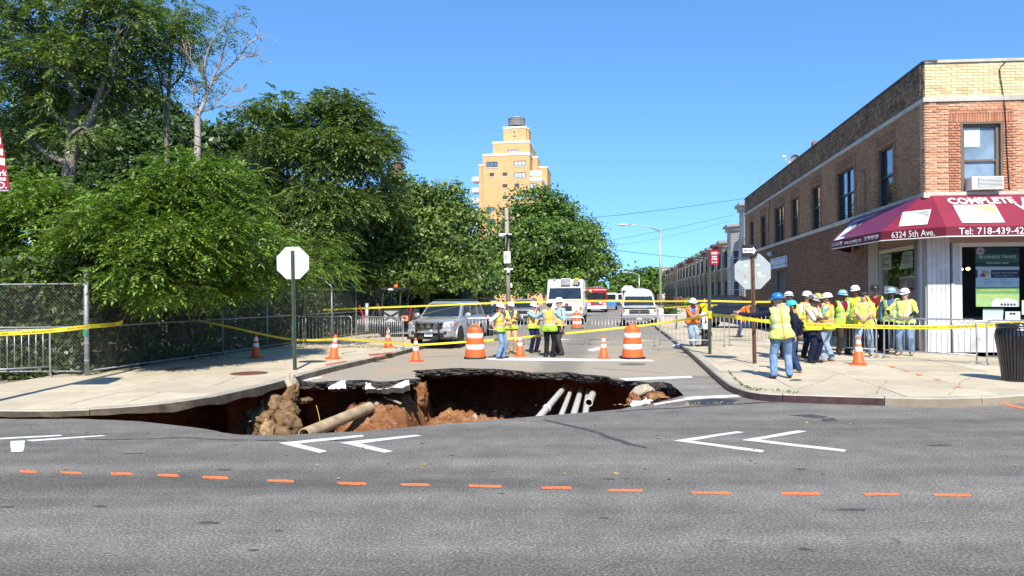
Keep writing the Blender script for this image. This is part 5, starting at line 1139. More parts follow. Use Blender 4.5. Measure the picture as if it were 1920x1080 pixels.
LEAF_DRK = leaf_mat('dark_shaded_leaf', (0.025, 0.055, 0.014), (0.075, 0.13, 0.032), None, 0.25)  # shade on the rear trees put into the leaf colour; a dark hedge shares it
LEAF_BSH = leaf_mat('bushy_leaf', (0.05, 0.10, 0.018), (0.165, 0.235, 0.045), (0.16, 0.2, 0.05))
LEAF_STR = leaf_mat('street_tree_leaf', (0.045, 0.10, 0.015), (0.145, 0.235, 0.04), None)
BARK = mat('grey_bark', (0.20, 0.17, 0.13), 0.9, 0.35, 5, 0.8, dirt=(0.10, 0.085, 0.065), dscale=3); BARKD = mat('dark_bark', (0.085, 0.07, 0.055), 0.9, 0.35, 5, 0.8)
def norm(a): return a/np.maximum(1e-9, np.linalg.norm(a, axis=-1, keepdims=True))
def frond_mesh(pos, dirs, length, pairs, lw, r):
    """compound leaves: a drooping midrib with pairs of leaflets; returns vertices and quads"""
    n = len(pos); d = norm(dirs); up = np.tile((0, 0, 1.0), (n, 1)); side = norm(np.cross(d, up)+r.normal(0, 0.25, (n, 3))); nor = norm(np.cross(side, d))
    t = np.linspace(0.22, 0.95, pairs); out = []
    L = length[:, None]
    for j, tt in enumerate(t):
        c = pos+d*L*tt-up*(L*0.38*tt*tt); tang = norm(d-up*(0.76*tt)); ll = L*lw*(0.65+0.35*math.sin(math.pi*tt))
        for sg in (1, -1):
            ax = norm(side*sg*0.9+tang*0.45-nor*0.12+r.normal(0, 0.13, (n, 3))); wv = norm(np.cross(ax, nor)+r.normal(0, 0.15, (n, 3)))*ll*0.2
            out.append(np.stack([c, c+ax*ll*0.45+wv, c+ax*ll, c+ax*ll*0.45-wv], 1))
    c = pos+d*L*1.0-up*(L*0.38); ax = norm(d-up*0.8); ll = L*lw; wv = side*ll*0.2; out.append(np.stack([c, c+ax*ll*0.45+wv, c+ax*ll, c+ax*ll*0.45-wv], 1))
    return np.concatenate(out).reshape(-1, 3)
def leaf_quads(pos, outd, size, r, flat=0.5):
    n = len(pos); up = np.array((0, 0, 1.0)); nor = norm(outd*0.5+up*flat+r.normal(0, 0.55, (n, 3))); a = norm(np.cross(nor, r.normal(0, 1, (n, 3)))); b = np.cross(nor, a); s = size[:, None]
    return np.stack([pos-a*s*0.5, pos+b*s*0.33-a*s*0.05, pos+a*s*0.55, pos-b*s*0.33-a*s*0.05], 1).reshape(-1, 3)
def clump_points(c, rad, n_clump, per, spread, r, low=-0.35, shell=0.72):
    """clump centres over the outer part of an ellipsoid, then points round each clump"""
    v = norm(r.normal(0, 1, (n_clump*3, 3))); v = v[v[:, 2] > low][:n_clump]; k = (shell+(1-shell)*r.random((len(v), 1)))*(0.82+0.46*r.random((len(v), 1))**1.6)
    cc = c+v*k*rad; idx = np.repeat(np.arange(len(v)), per); p = cc[idx]+r.normal(0, 1, (len(idx), 3))*spread*np.array((1, 1, 0.6)); od = norm(v[idx]*0.7+norm(p-cc[idx])*0.8); return p, od, cc
def bits(blobs, seed, k=5):
    """break big lobes into an uneven heap of smaller ones"""
    rr_ = random.Random(seed); out = []
    for c, rad in blobs:
        for _ in range(k):
            f = rr_.uniform(0.30, 0.62); d = Vector((rr_.gauss(0, 1), rr_.gauss(0, 1), rr_.gauss(0, 1))).normalized()*rr_.uniform(0.35, 0.95); out.append((c+Vector((d.x*rad[0], d.y*rad[1], d.z*rad[2])), (rad[0]*f*1.15, rad[1]*f*1.15, rad[2]*f)))
    return out
def tree(label, group, blobs, base, trunk_path, r0, leaf, style='frond', dens=1.0, size=0.42, pairs=6, lw=0.32, seed=0, bark=BARK, limbs=True, cat='tree', name='tree', spread=0.30, low=-0.35, per=26, twigs=True):
    """blobs: (centre, radii); trunk_path: world points from the ground up"""
    r = np.random.default_rng(seed); base = Vector(base); t = thing(name, label, cat, base, 0, group); o = np.array(base); V = []; mb = MB()
    path = [Vector(p)-base for p in trunk_path]; path = smooth_line(path, 2); n = len(path)
    mb.tube(path, [r0*(1.25 if i == 0 else 1)*(1-0.6*i/(n-1)) for i in range(n)], 9); top = path[-1]; rr_ = random.Random(seed)
    for c, rad in blobs:
        c = np.array(c); rad = np.array(rad); vol = (rad[0]*rad[1]+rad[0]*rad[2]+rad[1]*rad[2])/3*4*math.pi
        ncl = max(4, int(vol*dens/(spread*spread*4.2))); p, od, cc = clump_points(c, rad, ncl, per, spread, r, low)
        if style == 'frond':
            f = norm(od*np.array((1, 1, 0.35))+r.normal(0, 0.35, p.shape)); V.append(frond_mesh(p-o, f, size*(0.7+0.6*r.random(len(p))), pairs, lw, r))
        else: V.append(leaf_quads(p-o, od, size*(0.6+0.8*r.random(len(p))), r))
        if limbs:
            if len(blobs) > 12 and rr_.random() < 0.6: continue
            b = Vector(c)-base; s_ = path[min(n-1, int(n*(0.45+0.5*rr_.random())))]; mid = s_.lerp(b, 0.55)+Vector((rr_.uniform(-.3, .3), rr_.uniform(-.3, .3), -0.15*(b-s_).length*rr_.random()))
            rl = r0*0.45; lp = smooth_line([s_, mid, b], 2); mb.tube(lp, [rl*(1-0.62*i/(len(lp)-1)) for i in range(len(lp))], 6)
            if twigs:
                for q in cc[::2]:
                    q = Vector(q)-base; w = mid.lerp(b, rr_.uniform(0.2, 1.0)); m_ = w.lerp(q, 0.5)+Vector((rr_.uniform(-.15, .15), rr_.uniform(-.15, .15), rr_.uniform(0, .2))); mb.tube([w, m_, q], [rl*0.3, rl*0.2, rl*0.08], 4, cap=False)
    mb.build('trunk', bark, t, True); V = np.concatenate(V); np_mesh('crown', V, np.arange(len(V)).reshape(-1, 4), leaf, t); return t
def B(u, v, Y, ru, rv, rd=None): k = Y/F; return (D(u, v, Y), (ru*k, (rd if rd else (ru+rv)/2)*k, rv*k))
def G(u, Y, z=0.0): p = D(u, 600, Y); return Vector((p.x, Y, z))
GW = 'trees behind the chain link fence'
tree('locust tree with bright ferny leaves left of the fence corner post', GW, bits([B(40, 430, 19.5, 85, 70), B(110, 395, 20.0, 85, 62), B(20, 370, 20.5, 60, 50), B(120, 480, 19.0, 60, 38), B(20, 495, 19.2, 50, 35), B(90, 520, 18.6, 60, 26)], 61), G(70, 21.5), [G(70, 21.5), D(65, 520, 21.3), D(75, 450, 20.8)], 0.14, LEAF_LOC, dens=0.52, size=0.40, pairs=6, lw=0.31, seed=1, spread=0.24)
tree('widest locust tree with bright ferny leaves hanging over the fence', GW, bits([B(210, 400, 18.8, 85, 75, 150), B(280, 440, 18.2, 85, 66, 160), B(300, 370, 19.6, 80, 52, 120), B(200, 470, 18.0, 70, 50, 110), B(330, 490, 18.4, 85, 44, 140), B(250, 505, 18.6, 60, 30), B(340, 525, 19.5, 80, 24), B(200, 520, 18.2, 50, 24), B(300, 530, 18.0, 90, 22, 90)], 62), G(270, 22.5), [G(270, 22.5), D(262, 540, 22.2), D(270, 450, 20.5)], 0.16, LEAF_LOC, dens=0.52, size=0.40, pairs=6, lw=0.31, seed=2, spread=0.24)
tree('locust tree with hanging ferny sprays left of the white stop sign', GW, bits([B(390, 390, 20.2, 75, 70, 150), B(430, 440, 20.0, 75, 68, 170), B(370, 475, 19.2, 75, 58, 160), B(455, 500, 20.6, 55, 46, 150), B(420, 350, 22.0, 55, 40), B(430, 535, 20.5, 70, 20, 90)], 63), G(430, 25), [G(430, 25), D(425, 540, 24.6), D(410, 440, 22)], 0.15, LEAF_LOC, dens=0.52, size=0.40, pairs=6, lw=0.31, seed=3, spread=0.24)
tree('low locust tree with ferny leaves right behind the white stop sign', GW, [B(590, 490, 27, 42, 42), B(545, 520, 26.5, 40, 35), B(625, 520, 27, 30, 28), B(520, 470, 27, 40, 35)], G(570, 29), [G(570, 29), D(570, 570, 29), D(570, 520, 27.5)], 0.10, LEAF_LOC, dens=0.75, size=0.36, pairs=7, lw=0.25, seed=4)
tree('tallest leafy tree with a thick bare grey trunk at the far left', GW, [B(60, 50, 27, 75, 65), B(150, 30, 27.5, 80, 55), B(230, 25, 27, 50, 45), B(110, 130, 26.5, 80, 55), B(190, 120, 27.5, 60, 50), B(30, 150, 27, 60, 60), B(150, 240, 26, 34, 24), B(85, 205, 27, 55, 40), B(185, 195, 28, 45, 38), B(215, 160, 28, 45, 36), B(240, 95, 27.5, 38, 40), B(40, 240, 28, 55, 45)], G(122, 26.5), [G(122, 26.5), D(120, 380, 26.5), D(133, 300, 26.5), D(138, 200, 26.8), D(150, 90, 27)], 0.30, LEAF_AIL, dens=0.43, size=0.5, pairs=6, lw=0.34, seed=5, low=-0.6)
tree('slender tall tree with a narrow open crown left of the bare branched tree', GW, [B(335, 22, 29, 28, 24), B(315, 62, 29, 45, 28), B(345, 88, 29, 35, 22), B(290, 100, 29, 32, 26), B(305, 148, 29, 38, 24), B(320, 40, 29, 25, 30)], G(308, 29), [G(308, 29), D(310, 330, 29), D(316, 180, 29), D(322, 60, 29)], 0.12, LEAF_AIL, dens=0.5, size=0.44, pairs=5, lw=0.36, seed=6, low=-0.5)
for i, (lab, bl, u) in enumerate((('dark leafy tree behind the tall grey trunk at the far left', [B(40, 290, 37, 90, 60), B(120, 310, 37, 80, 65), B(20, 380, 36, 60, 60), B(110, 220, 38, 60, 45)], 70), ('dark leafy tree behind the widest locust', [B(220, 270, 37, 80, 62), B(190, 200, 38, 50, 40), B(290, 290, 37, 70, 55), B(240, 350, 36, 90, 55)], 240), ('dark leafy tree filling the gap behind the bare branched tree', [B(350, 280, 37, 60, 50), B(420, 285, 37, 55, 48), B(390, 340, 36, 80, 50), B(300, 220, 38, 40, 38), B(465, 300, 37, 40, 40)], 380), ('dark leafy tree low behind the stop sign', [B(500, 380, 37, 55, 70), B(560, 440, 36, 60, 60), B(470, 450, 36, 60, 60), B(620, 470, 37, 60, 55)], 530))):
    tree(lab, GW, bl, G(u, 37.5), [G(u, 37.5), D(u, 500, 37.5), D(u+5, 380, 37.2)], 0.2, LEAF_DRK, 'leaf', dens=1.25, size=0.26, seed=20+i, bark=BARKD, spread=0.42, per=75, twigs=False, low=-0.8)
tree('broad umbrella shaped tree in front of the sky left of the tower', GW, bits([B(545, 235, 34, 62, 34), B(610, 215, 34.5, 65, 30), B(665, 232, 34, 50, 30), B(510, 275, 33.5, 42, 30), B(700, 280, 34, 42, 32), B(580, 290, 33, 70, 38), B(650, 320, 33.5, 75, 42), B(560, 360, 33, 75, 48), B(690, 370, 34, 55, 45), B(620, 420, 33, 75, 50), B(520, 420, 33, 45, 40)], 64, 4), G(545, 35), [G(545, 35), D(548, 500, 35), D(560, 400, 34.8), D(580, 320, 34.3)], 0.26, LEAF_AIL, dens=0.66, size=0.5, pairs=5, lw=0.38, seed=8, low=-0.2)
tree('bushy round tree beside the tower with small leaves', GW, [B(790, 385, 39, 45, 38), B(835, 375, 40, 35, 30), B(870, 420, 40, 38, 42), B(800, 450, 38, 70, 55), B(730, 430, 37.5, 60, 60), B(720, 510, 37, 75, 45), B(830, 515, 38, 65, 42), B(890, 490, 40, 35, 45), B(660, 500, 37, 55, 45), B(745, 350, 38, 28, 30)], G(800, 40), [G(800, 40), D(800, 520, 40), D(805, 420, 39.5)], 0.22, LEAF_BSH, 'leaf', dens=1.0, size=0.2, seed=9, spread=0.36, per=80, low=-0.7)
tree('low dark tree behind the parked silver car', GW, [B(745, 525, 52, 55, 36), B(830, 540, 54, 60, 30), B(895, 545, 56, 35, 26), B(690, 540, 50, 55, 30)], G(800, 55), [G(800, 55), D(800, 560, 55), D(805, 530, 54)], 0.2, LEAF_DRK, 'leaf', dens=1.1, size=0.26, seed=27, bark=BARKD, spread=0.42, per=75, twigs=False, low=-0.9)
tree('nearest round street tree standing in front of the tower', 'street trees on the left side', [B(935, 520, 70, 38, 40), B(1000, 530, 70, 45, 34), B(1060, 535, 70, 35, 28), B(925, 470, 72, 26, 34), B(1005, 385, 72, 38, 30), B(1045, 400, 72, 38, 34), B(965, 425, 72, 38, 38), B(1030, 450, 70, 62, 48), B(1085, 450, 72, 30, 42), B(985, 490, 71, 52, 42), B(1070, 505, 71, 45, 40), B(945, 480, 72, 25, 45)], G(985, 72), [G(985, 72), D(985, 540, 72), D(995, 470, 72)], 0.28, LEAF_STR, 'leaf', dens=0.85, size=0.30, seed=10, spread=0.5, per=85, low=-0.7, twigs=False, bark=BARKD)
tree('second street tree beyond the white truck', 'street trees on the left side', [B(1095, 440, 96, 28, 32), B(1118, 470, 96, 28, 34), B(1130, 505, 95, 26, 30), B(1095, 510, 96, 32, 34)], G(1085, 96), [G(1085, 96), D(1085, 550, 96), D(1095, 500, 96)], 0.3, LEAF_STR, 'leaf', dens=0.85, size=0.4, seed=11, spread=0.6, per=70, low=-0.7, twigs=False, bark=BARKD)
for i, (lab, bl, u, Y) in enumerate((('left tree at the far end of the street', [B(1170, 535, 185, 17, 18), B(1180, 525, 187, 14, 14)], 1172, 186), ('middle tree at the far end of the street', [B(1200, 522, 190, 17, 18), B(1205, 538, 188, 18, 16)], 1202, 190), ('right tree at the far end of the street beside the row houses', [B(1228, 520, 190, 17, 18), B(1234, 538, 188, 16, 16)], 1230, 190))):
    tree(lab, 'trees at the end of the street', bl, G(u, Y), [G(u, Y), D(u, 552, Y), D(u, 535, Y)], 0.35, LEAF_STR, 'leaf', dens=0.8, size=0.8, seed=30+i, spread=0.9, per=40, low=-0.8, twigs=False, bark=BARKD)
# the half dead tree: bare silvery branches against the sky
YB = 28.0; base = G(370, YB); t = thing('dead_tree', 'half dead tree with bare grey branches against the sky', 'tree', base, 0, GW); mb = MB(); rr_ = random.Random(12); tips = []
def br(pts, r0, r1): pts = smooth_line([D(u, v, YB+dy)-base for u, v, dy in pts], 2); n = len(pts); mb.tube(pts, [r0+(r1-r0)*i/(n-1) for i in range(n)], 6, cap=False); return pts
br([(366, 330, 0), (370, 300, 0), (371, 250, 0), (370, 215, 0)], 0.15, 0.105); br([(370, 218, 0), (382, 195, 0.1), (388, 172, 0.2)], 0.09, 0.075)
MAIN = [br([(388, 174, .2), (398, 150, .3), (418, 135, .5), (445, 112, .8), (462, 88, 1), (478, 72, 1.1), (508, 70, 1.2)], 0.07, 0.008), br([(388, 174, .2), (383, 140, 0), (386, 105, -.2), (398, 75, -.3), (415, 55, -.4), (440, 40, -.4)], 0.06, 0.008), br([(398, 150, .3), (412, 118, .2), (420, 90, .1), (428, 62, 0), (440, 42, 0)], 0.045, 0.006), br([(384, 145, 0), (372, 130, -.3), (358, 112, -.5), (350, 100, -.6)], 0.035, 0.006), br([(372, 212, 0), (395, 205, .3), (415, 198, .6), (425, 200, .7)], 0.035, 0.006), br([(395, 205, .3), (412, 185, .4), (432, 172, .5), (448, 172, .6)], 0.025, 0.005), br([(370, 222, 0), (362, 190, -.2), (366, 170, -.2)], 0.03, 0.006), br([(445, 112, .8), (470, 105, 1.1), (490, 110, 1.2)], 0.02, 0.005)]
for b in MAIN:
    for k in range(14):
        i = rr_.randrange(2, len(b)-1); s_ = b[i]; d = (b[i+1]-b[i-1]).normalized()
        a = (d+Vector((rr_.uniform(-.9, .9), rr_.uniform(-.8, .8), rr_.uniform(-.3, .8)))).normalized(); L = rr_.uniform(0.25, 0.8); p1 = s_+a*L*0.5; p2 = p1+(a+Vector((rr_.uniform(-.4, .4), rr_.uniform(-.4, .4), rr_.uniform(-.1, .5)))).normalized()*L*0.6
        mb.tube([s_, p1, p2], [0.013, 0.009, 0.004], 4, cap=False); tips.append(p2)
        for j in range(2): q = p1+(a+Vector((rr_.uniform(-1, 1), rr_.uniform(-1, 1), rr_.uniform(-.3, .8)))).normalized()*L*0.5; mb.tube([p1, q], [0.007, 0.003], 3, cap=False); tips.append(q)
mb.build('trunk', mat('silver_bark', (0.36, 0.31, 0.26), 0.85, 0.25, 6, 0.5), t, True)
r = np.random.default_rng(40); C = []
for u, v, s_, n_ in ((418, 50, .35, 26), (400, 75, .3, 18), (385, 60, .25, 10), (450, 45, .25, 10), (470, 38, .15, 4), (378, 158, .2, 14), (395, 162, .25, 18), (365, 180, .25, 18), (410, 145, .2, 8), (372, 120, .2, 8), (355, 95, .3, 12), (430, 70, .25, 10), (385, 100, .2, 6), (410, 172, .15, 5)):
    c = np.array(D(u, v, YB)-base); C.append(c+r.normal(0, s_, (n_, 3)))
C = np.concatenate(C); V = frond_mesh(C, norm(r.normal(0, 1, C.shape)*np.array((1, 1, 0.3))), 0.4*(0.7+0.6*r.random(len(C))), 5, 0.34, r); np_mesh('crown', V, np.arange(len(V)).reshape(-1, 4), LEAF_AIL, t)
# ---- undergrowth and the woods behind: masses nobody could count
r = np.random.default_rng(50); IVY = leaf_mat('shaded_ivy_leaf', (0.022, 0.042, 0.01), (0.085, 0.13, 0.03), (0.24, 0.16, 0.05), 0.25)  # ivy colour darkened to carry the shade under the canopy
n_ = 30000; s_ = r.random(n_)*24; back_ = 0.25+r.random(n_)**1.5*2.2; h = r.random(n_)**1.2*2.9
p = np.array(FC)[None]+np.array(S)[None]*s_[:, None]-np.array(T)[None]*back_[:, None]; p[:, 2] = h+0.05
n2 = 24000; q = np.stack([FC.x-r.random(n2)*14, FC.y+0.25+r.random(n2)**1.5*1.6, 0.05+r.random(n2)**1.0*2.9], 1)
p = np.concatenate([p, q]); keep = np.array([fbm(a[0], a[1], a[2], 3, 0.8) > -0.45 for a in p]); p = p[keep]
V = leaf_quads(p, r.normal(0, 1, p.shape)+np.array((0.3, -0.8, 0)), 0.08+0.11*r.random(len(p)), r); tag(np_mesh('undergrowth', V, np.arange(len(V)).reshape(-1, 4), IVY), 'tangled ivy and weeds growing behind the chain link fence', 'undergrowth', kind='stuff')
mb = MB()
for k in range(40):
    a = FC+S*rr_.uniform(0, 22)-T*rr_.uniform(0.3, 1.2) if k % 3 else Vector((FC.x-rr_.uniform(0, 9), FC.y+rr_.uniform(0.2, 0.8), 0.1)); L = rr_.uniform(0.6, 2.0); b = a+Vector((rr_.uniform(-.7, .7), rr_.uniform(-.2, .2), L)); mb.tube([a, a.lerp(b, .5)+Vector((rr_.uniform(-.2, .2), 0, 0)), b], [0.02, 0.014, 0.006], 4, cap=False)
tag(mb.build('vine_stems', [BARK]), 'bare vine stems climbing the chain link fence', 'undergrowth', kind='stuff')
n_ = 34000; a = r.random(n_); x = -44+a*41.5; y = 44+r.random(n_)*8-0.25*np.maximum(0, -x-20); z = r.random(n_)*(6.2+1.8*np.sin(x*0.7)); p = np.stack([x, y, z], 1)
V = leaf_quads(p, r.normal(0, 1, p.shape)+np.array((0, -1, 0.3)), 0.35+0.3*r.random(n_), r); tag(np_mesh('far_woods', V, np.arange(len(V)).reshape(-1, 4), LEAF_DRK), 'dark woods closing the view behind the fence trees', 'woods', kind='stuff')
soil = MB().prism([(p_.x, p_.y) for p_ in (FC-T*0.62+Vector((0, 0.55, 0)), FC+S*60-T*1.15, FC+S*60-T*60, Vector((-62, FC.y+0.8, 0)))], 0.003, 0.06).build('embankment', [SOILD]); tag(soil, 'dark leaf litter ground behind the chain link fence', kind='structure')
# shrubs in the front gardens on the right
r = np.random.default_rng(60)
for i, (lab, u, v, Y, ru, rv) in enumerate((('bright green leafy shrub in the front garden beyond the hydrant', 1296, 570, 70, 11, 9), ('yellow green low hedge behind the woman in yellow', 1312, 578, 62, 12, 6), ('dark green hedge by the pale garden post', 1250, 582, 66, 14, 7), ('red flowering bush in the front garden', 1278, 563, 85, 10, 5))):
    c, rad = B(u, v, Y, ru, rv); base = Vector((c.x, Y, ZR)); t = thing('garden_shrub', lab, 'shrub', base, 0, 'shrubs in front gardens')
    pp, od, cc = clump_points(np.array(c), np.array(rad), 26, 40, 0.2, r, -0.9, 0.5); V = leaf_quads(pp-np.array(base), od, 0.14+0.1*r.random(len(pp)), r)
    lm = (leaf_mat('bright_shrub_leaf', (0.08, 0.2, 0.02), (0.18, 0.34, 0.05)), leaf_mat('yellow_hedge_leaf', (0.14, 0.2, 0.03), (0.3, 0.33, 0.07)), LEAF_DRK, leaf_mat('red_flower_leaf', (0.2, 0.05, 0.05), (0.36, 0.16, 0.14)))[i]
    np_mesh('foliage', V, np.arange(len(V)).reshape(-1, 4), lm, t); MB().tube([(0, 0, 0), (0, 0, rad[2])], 0.04, 5).build('stem', BARKD, t)

r = np.random.default_rng(51); n_ = 9000; a = r.random(n_); p = np.stack([18+a*34, 262+r.random(n_)*14, r.random(n_)*(7.5+2.5*np.sin(a*23)+1.5*np.sin(a*61))], 1)
V = leaf_quads(p, r.normal(0, 1, p.shape)+np.array((0, -1, 0.3)), 0.8+0.7*r.random(n_), r); tag(np_mesh('far_trees', V, np.arange(len(V)).reshape(-1, 4), LEAF_STR), 'green trees closing the far end of the street', 'woods', kind='stuff')
# ---------------------------------------------------------------- chain link fence
FGALV = mat('shaded_fence_steel', (0.30, 0.32, 0.33), 0.55, 0.2, 6, metal=0.4); HF = 2.15; up = Vector((0, 0, 1))  # grey-blue fence steel, darkened in colour for the shade it stands in
fence = thing('chain_link_fence', 'tall grey chain link fence with ivy behind it at the left corner', 'fence', FC); MB().tube([(0, 0, -0.05), (0, 0, 2.45)], 0.055, 10).build('corner_post', FGALV, fence, True)
for z in (0.35, 0.75, 1.2, 1.45): MB().lathe([(0.062, z-0.015), (0.066, z), (0.062, z+0.015)], 10).build('tension_band', FGALV, fence)
MB().cbox((0.0, -0.06, 0.98), (0.09, 0.012, 0.14)).build('green_tag', [mat('green_tag', (0.02, 0.22, 0.10), 0.5)], fence)
RUNS = [(S, 8), (Vector((-1, 0.03, 0)).normalized(), 5)]; LAT = {}
POST = MB().tube([(0, 0, -0.05), (0, 0, HF)], 0.032, 8).build('post', FGALV, fence, True).data; fence.children[-1].location = S*3.0; first_post = True
def lattice(L, H, p=0.085, r=0.0017):
    mb = MB(); k = -H
    while k < L:
        for sg in (1, -1):
            x0, x1 = max(0, k), min(L, k+H); z0, z1 = x0-k, x1-k
            if x1-x0 < 0.02: continue
            if sg < 0: z0, z1 = H-z0, H-z1
            a = Vector((x0, 0.004*sg, z0)); b = Vector((x1, 0.004*sg, z1)); n_ = Vector((-(b-a).z, 0, (b-a).x)).normalized()*r
            mb.add([a-n_, b-n_, b+n_, a+n_, a+Vector((0, r*1.5, 0)), b+Vector((0, r*1.5, 0))], [(0, 1, 2, 3), (0, 4, 5, 1), (3, 2, 5, 4)])
        k += p
    return mb
PM = lattice(2.94, HF-0.12).build('mesh_panel', mat('shaded_fence_wire', (0.22, 0.225, 0.22), 0.6, 0.15, metal=0.3), fence); PM['kind'] = 'stuff'; pm_me = PM.data; firstp = True  # wire darker than the galvanised steel: canopy shade put into its colour
for d, n_ in RUNS:
    for k in range(n_):
        ang = math.atan2(d.y, d.x)
        if k or d is not S:
            o = link('post', POST, fence); o.location = d*(3.0*(k+1))
        if firstp: o = PM; firstp = False
        else: o = link('mesh_panel', pm_me, fence); o['kind'] = 'stuff'
        o.location = d*(3.0*k+0.03)+up*0.06; o.rotation_euler = (0, 0, ang)
    for z in (0.10, 1.12, HF-0.03): MB().tube([d*0.05+up*z, d*(3.0*n_)+up*z], 0.02, 6).build('rail', FGALV, fence, True)
for k in (5, 6, 7): p_ = S*3.0*k+up*HF; MB().tube([p_, p_+up*0.12, p_+up*0.45-T*0.4], 0.022, 6).build('barbed_wire_arm', WHITE if k == 6 else FGALV, fence)
a = FC+S*8.2+T*0.06; t = thing('fence_notice', 'small white paper notice tied to the chain link fence', 'notice', D(424, 576, a.y)); MB().box((-0.07, -0.01, -0.12), (0.07, 0, 0.12)).build('paper', LETTER_W, t)
for i in range(4): MB().box((-0.05, -0.013, 0.07-0.045*i), (0.05-0.02*(i % 2), -0.0101, 0.085-0.045*i)).build('print_line', LETTER_K, t)
# ---------------------------------------------------------------- crowd barriers
GB = 'steel crowd barriers'; BARME = {}
def barrier(a, b, label, H=1.08):
    a, b = Vector(a), Vector(b); w = (b-a).length; t = thing('crowd_barrier', label, 'barrier', a, math.atan2(b.y-a.y, b.x-a.x), GB); r = 0.11; z0 = 0.22; R = 0.02
    arc = lambda cx, cz, a0, a1: [(cx+r*math.cos(math.radians(a0+(a1-a0)*k/4)), 0, cz+r*math.sin(math.radians(a0+(a1-a0)*k/4))) for k in range(5)]
    MB().tube([(0.03, 0, 0.0)]+[(0.03, 0, 0.5)]+arc(0.03+r, H-r, 180, 90)+arc(w-0.03-r, H-r, 90, 0)+[(w-0.03, 0, 0.5), (w-0.03, 0, 0)], R, 8).build('frame', GALV, t, True)
    MB().tube([(0.03, 0, z0), (w-0.03, 0, z0)], R*0.9, 8).build('bottom_rail', GALV, t, True)
    n_ = max(6, int((w-0.1)/0.13))
    if 'bar' not in BARME: o = MB().tube([(0, 0, z0), (0, 0, H-0.01)], 0.0075, 6).build('bar', GALV, t, True); BARME['bar'] = o.data; bpy.data.objects.remove(o)
    for k in range(1, n_): o = link('bar', BARME['bar'], t); o.location = (0.03+(w-0.06)*k/n_, 0, 0)
    for x in (0.03, w-0.03):
        MB().tube([(x, -0.24, 0.012), (x, -0.1, 0.05), (x, 0.1, 0.05), (x, 0.24, 0.012)], 0.014, 6).build('foot', GALV, t, True)
    MB().tube([(w-0.03, 0, 0.62), (w+0.04, 0, 0.62), (w+0.04, 0, 0.55)], 0.009, 5).build('hook', GALV, t)
    return t
for (p0, p1, z, lab) in (((-75, 716), (97, 705), ZL, 'steel crowd barrier standing by the fence at the far left edge'), ((546, 647), (661, 647), ZL, 'steel crowd barrier behind the white stop sign'), ((667, 647), (757, 656), ZL, 'steel crowd barrier slanting towards the silver car'),
    ((872, 649), (984, 647), 0, 'steel crowd barrier behind the left orange barrel'), ((988, 647), (1097, 647), 0, 'steel crowd barrier behind the men in the middle of the street'), ((1103, 647), (1228, 650), 0, 'steel crowd barrier behind the right orange barrel'),
    ((1236, 650), (1360, 650), ZR, 'steel crowd barrier the man in the orange vest leans on'), ((1366, 649), (1478, 653), ZR, 'steel crowd barrier beneath the one way sign'), ((1492, 657), (1645, 671), ZR, 'steel crowd barrier behind the orange cone on the right sidewalk'),
    ((1656, 671), (1834, 683), ZR, 'steel crowd barrier in front of the white storefront corner'), ((1848, 685), (2040, 694), ZR, 'steel crowd barrier half hidden by the black litter bin')): barrier(P(p0[0], p0[1], z), P(p1[0], p1[1], z), lab)
# ---------------------------------------------------------------- cones and barrels
CONE = mat('orange_cone', (0.85, 0.135, 0.025), 0.5, 0.1, 8, dirt=(0.45, 0.1, 0.04), dscale=6); BAND = mat('white_reflective_band', (0.78, 0.78, 0.76), 0.4, 0.06, 10)
def make_cone():
    t = thing('traffic_cone', '', 'traffic cone', (0, 0, 0), 0, 'orange traffic cones')
    MB().rbox((-0.19, -0.19, 0), (0.19, 0.19, 0.035), 0.05).build('base', [CONE], t)
    rr_ = lambda z: 0.145-0.113*(z/0.70)
    MB().lathe([(0.15, 0.0351), (rr_(0.06), 0.06), (rr_(0.68), 0.68), (0.026, 0.70), (0.02, 0.69)], 18).build('cone_body', [CONE], t, True)
    for z0, z1 in ((0.33, 0.44), (0.505, 0.61)): MB().lathe([(rr_(z0)+0.0005, z0), (rr_(z0)+0.004, z0+0.004), (rr_(z1)+0.004, z1-0.004), (rr_(z1)+0.0005, z1)], 18).build('reflective_band', [BAND], t, True)
    return t
cone0 = make_cone()
for i, (u, v, z, lab, tilt) in enumerate(((480, 671, ZL, 'orange cone on the sidewalk in the shade by the fence', 0), (625, 673, ZL, 'leaning orange cone on the left sidewalk tied with yellow tape', 0.12), (728, 651, ZL, 'orange cone beside the slanting steel barrier', 0), (780, 678, 0, 'orange cone on the road in front of the silver car', 0), (975, 668, 0, 'orange cone standing between the five men in the street', 0), (1132, 672, 0, 'orange cone next to the right orange barrel', 0), (1610, 684, ZR, 'orange cone on the right sidewalk near the crowd of workers', 0))):
    o = cone0 if i == 0 else copy_tree(cone0); o.location = P(u, v, z); o.rotation_euler = (0, tilt, random.uniform(-.5, .5)); o['label'] = lab
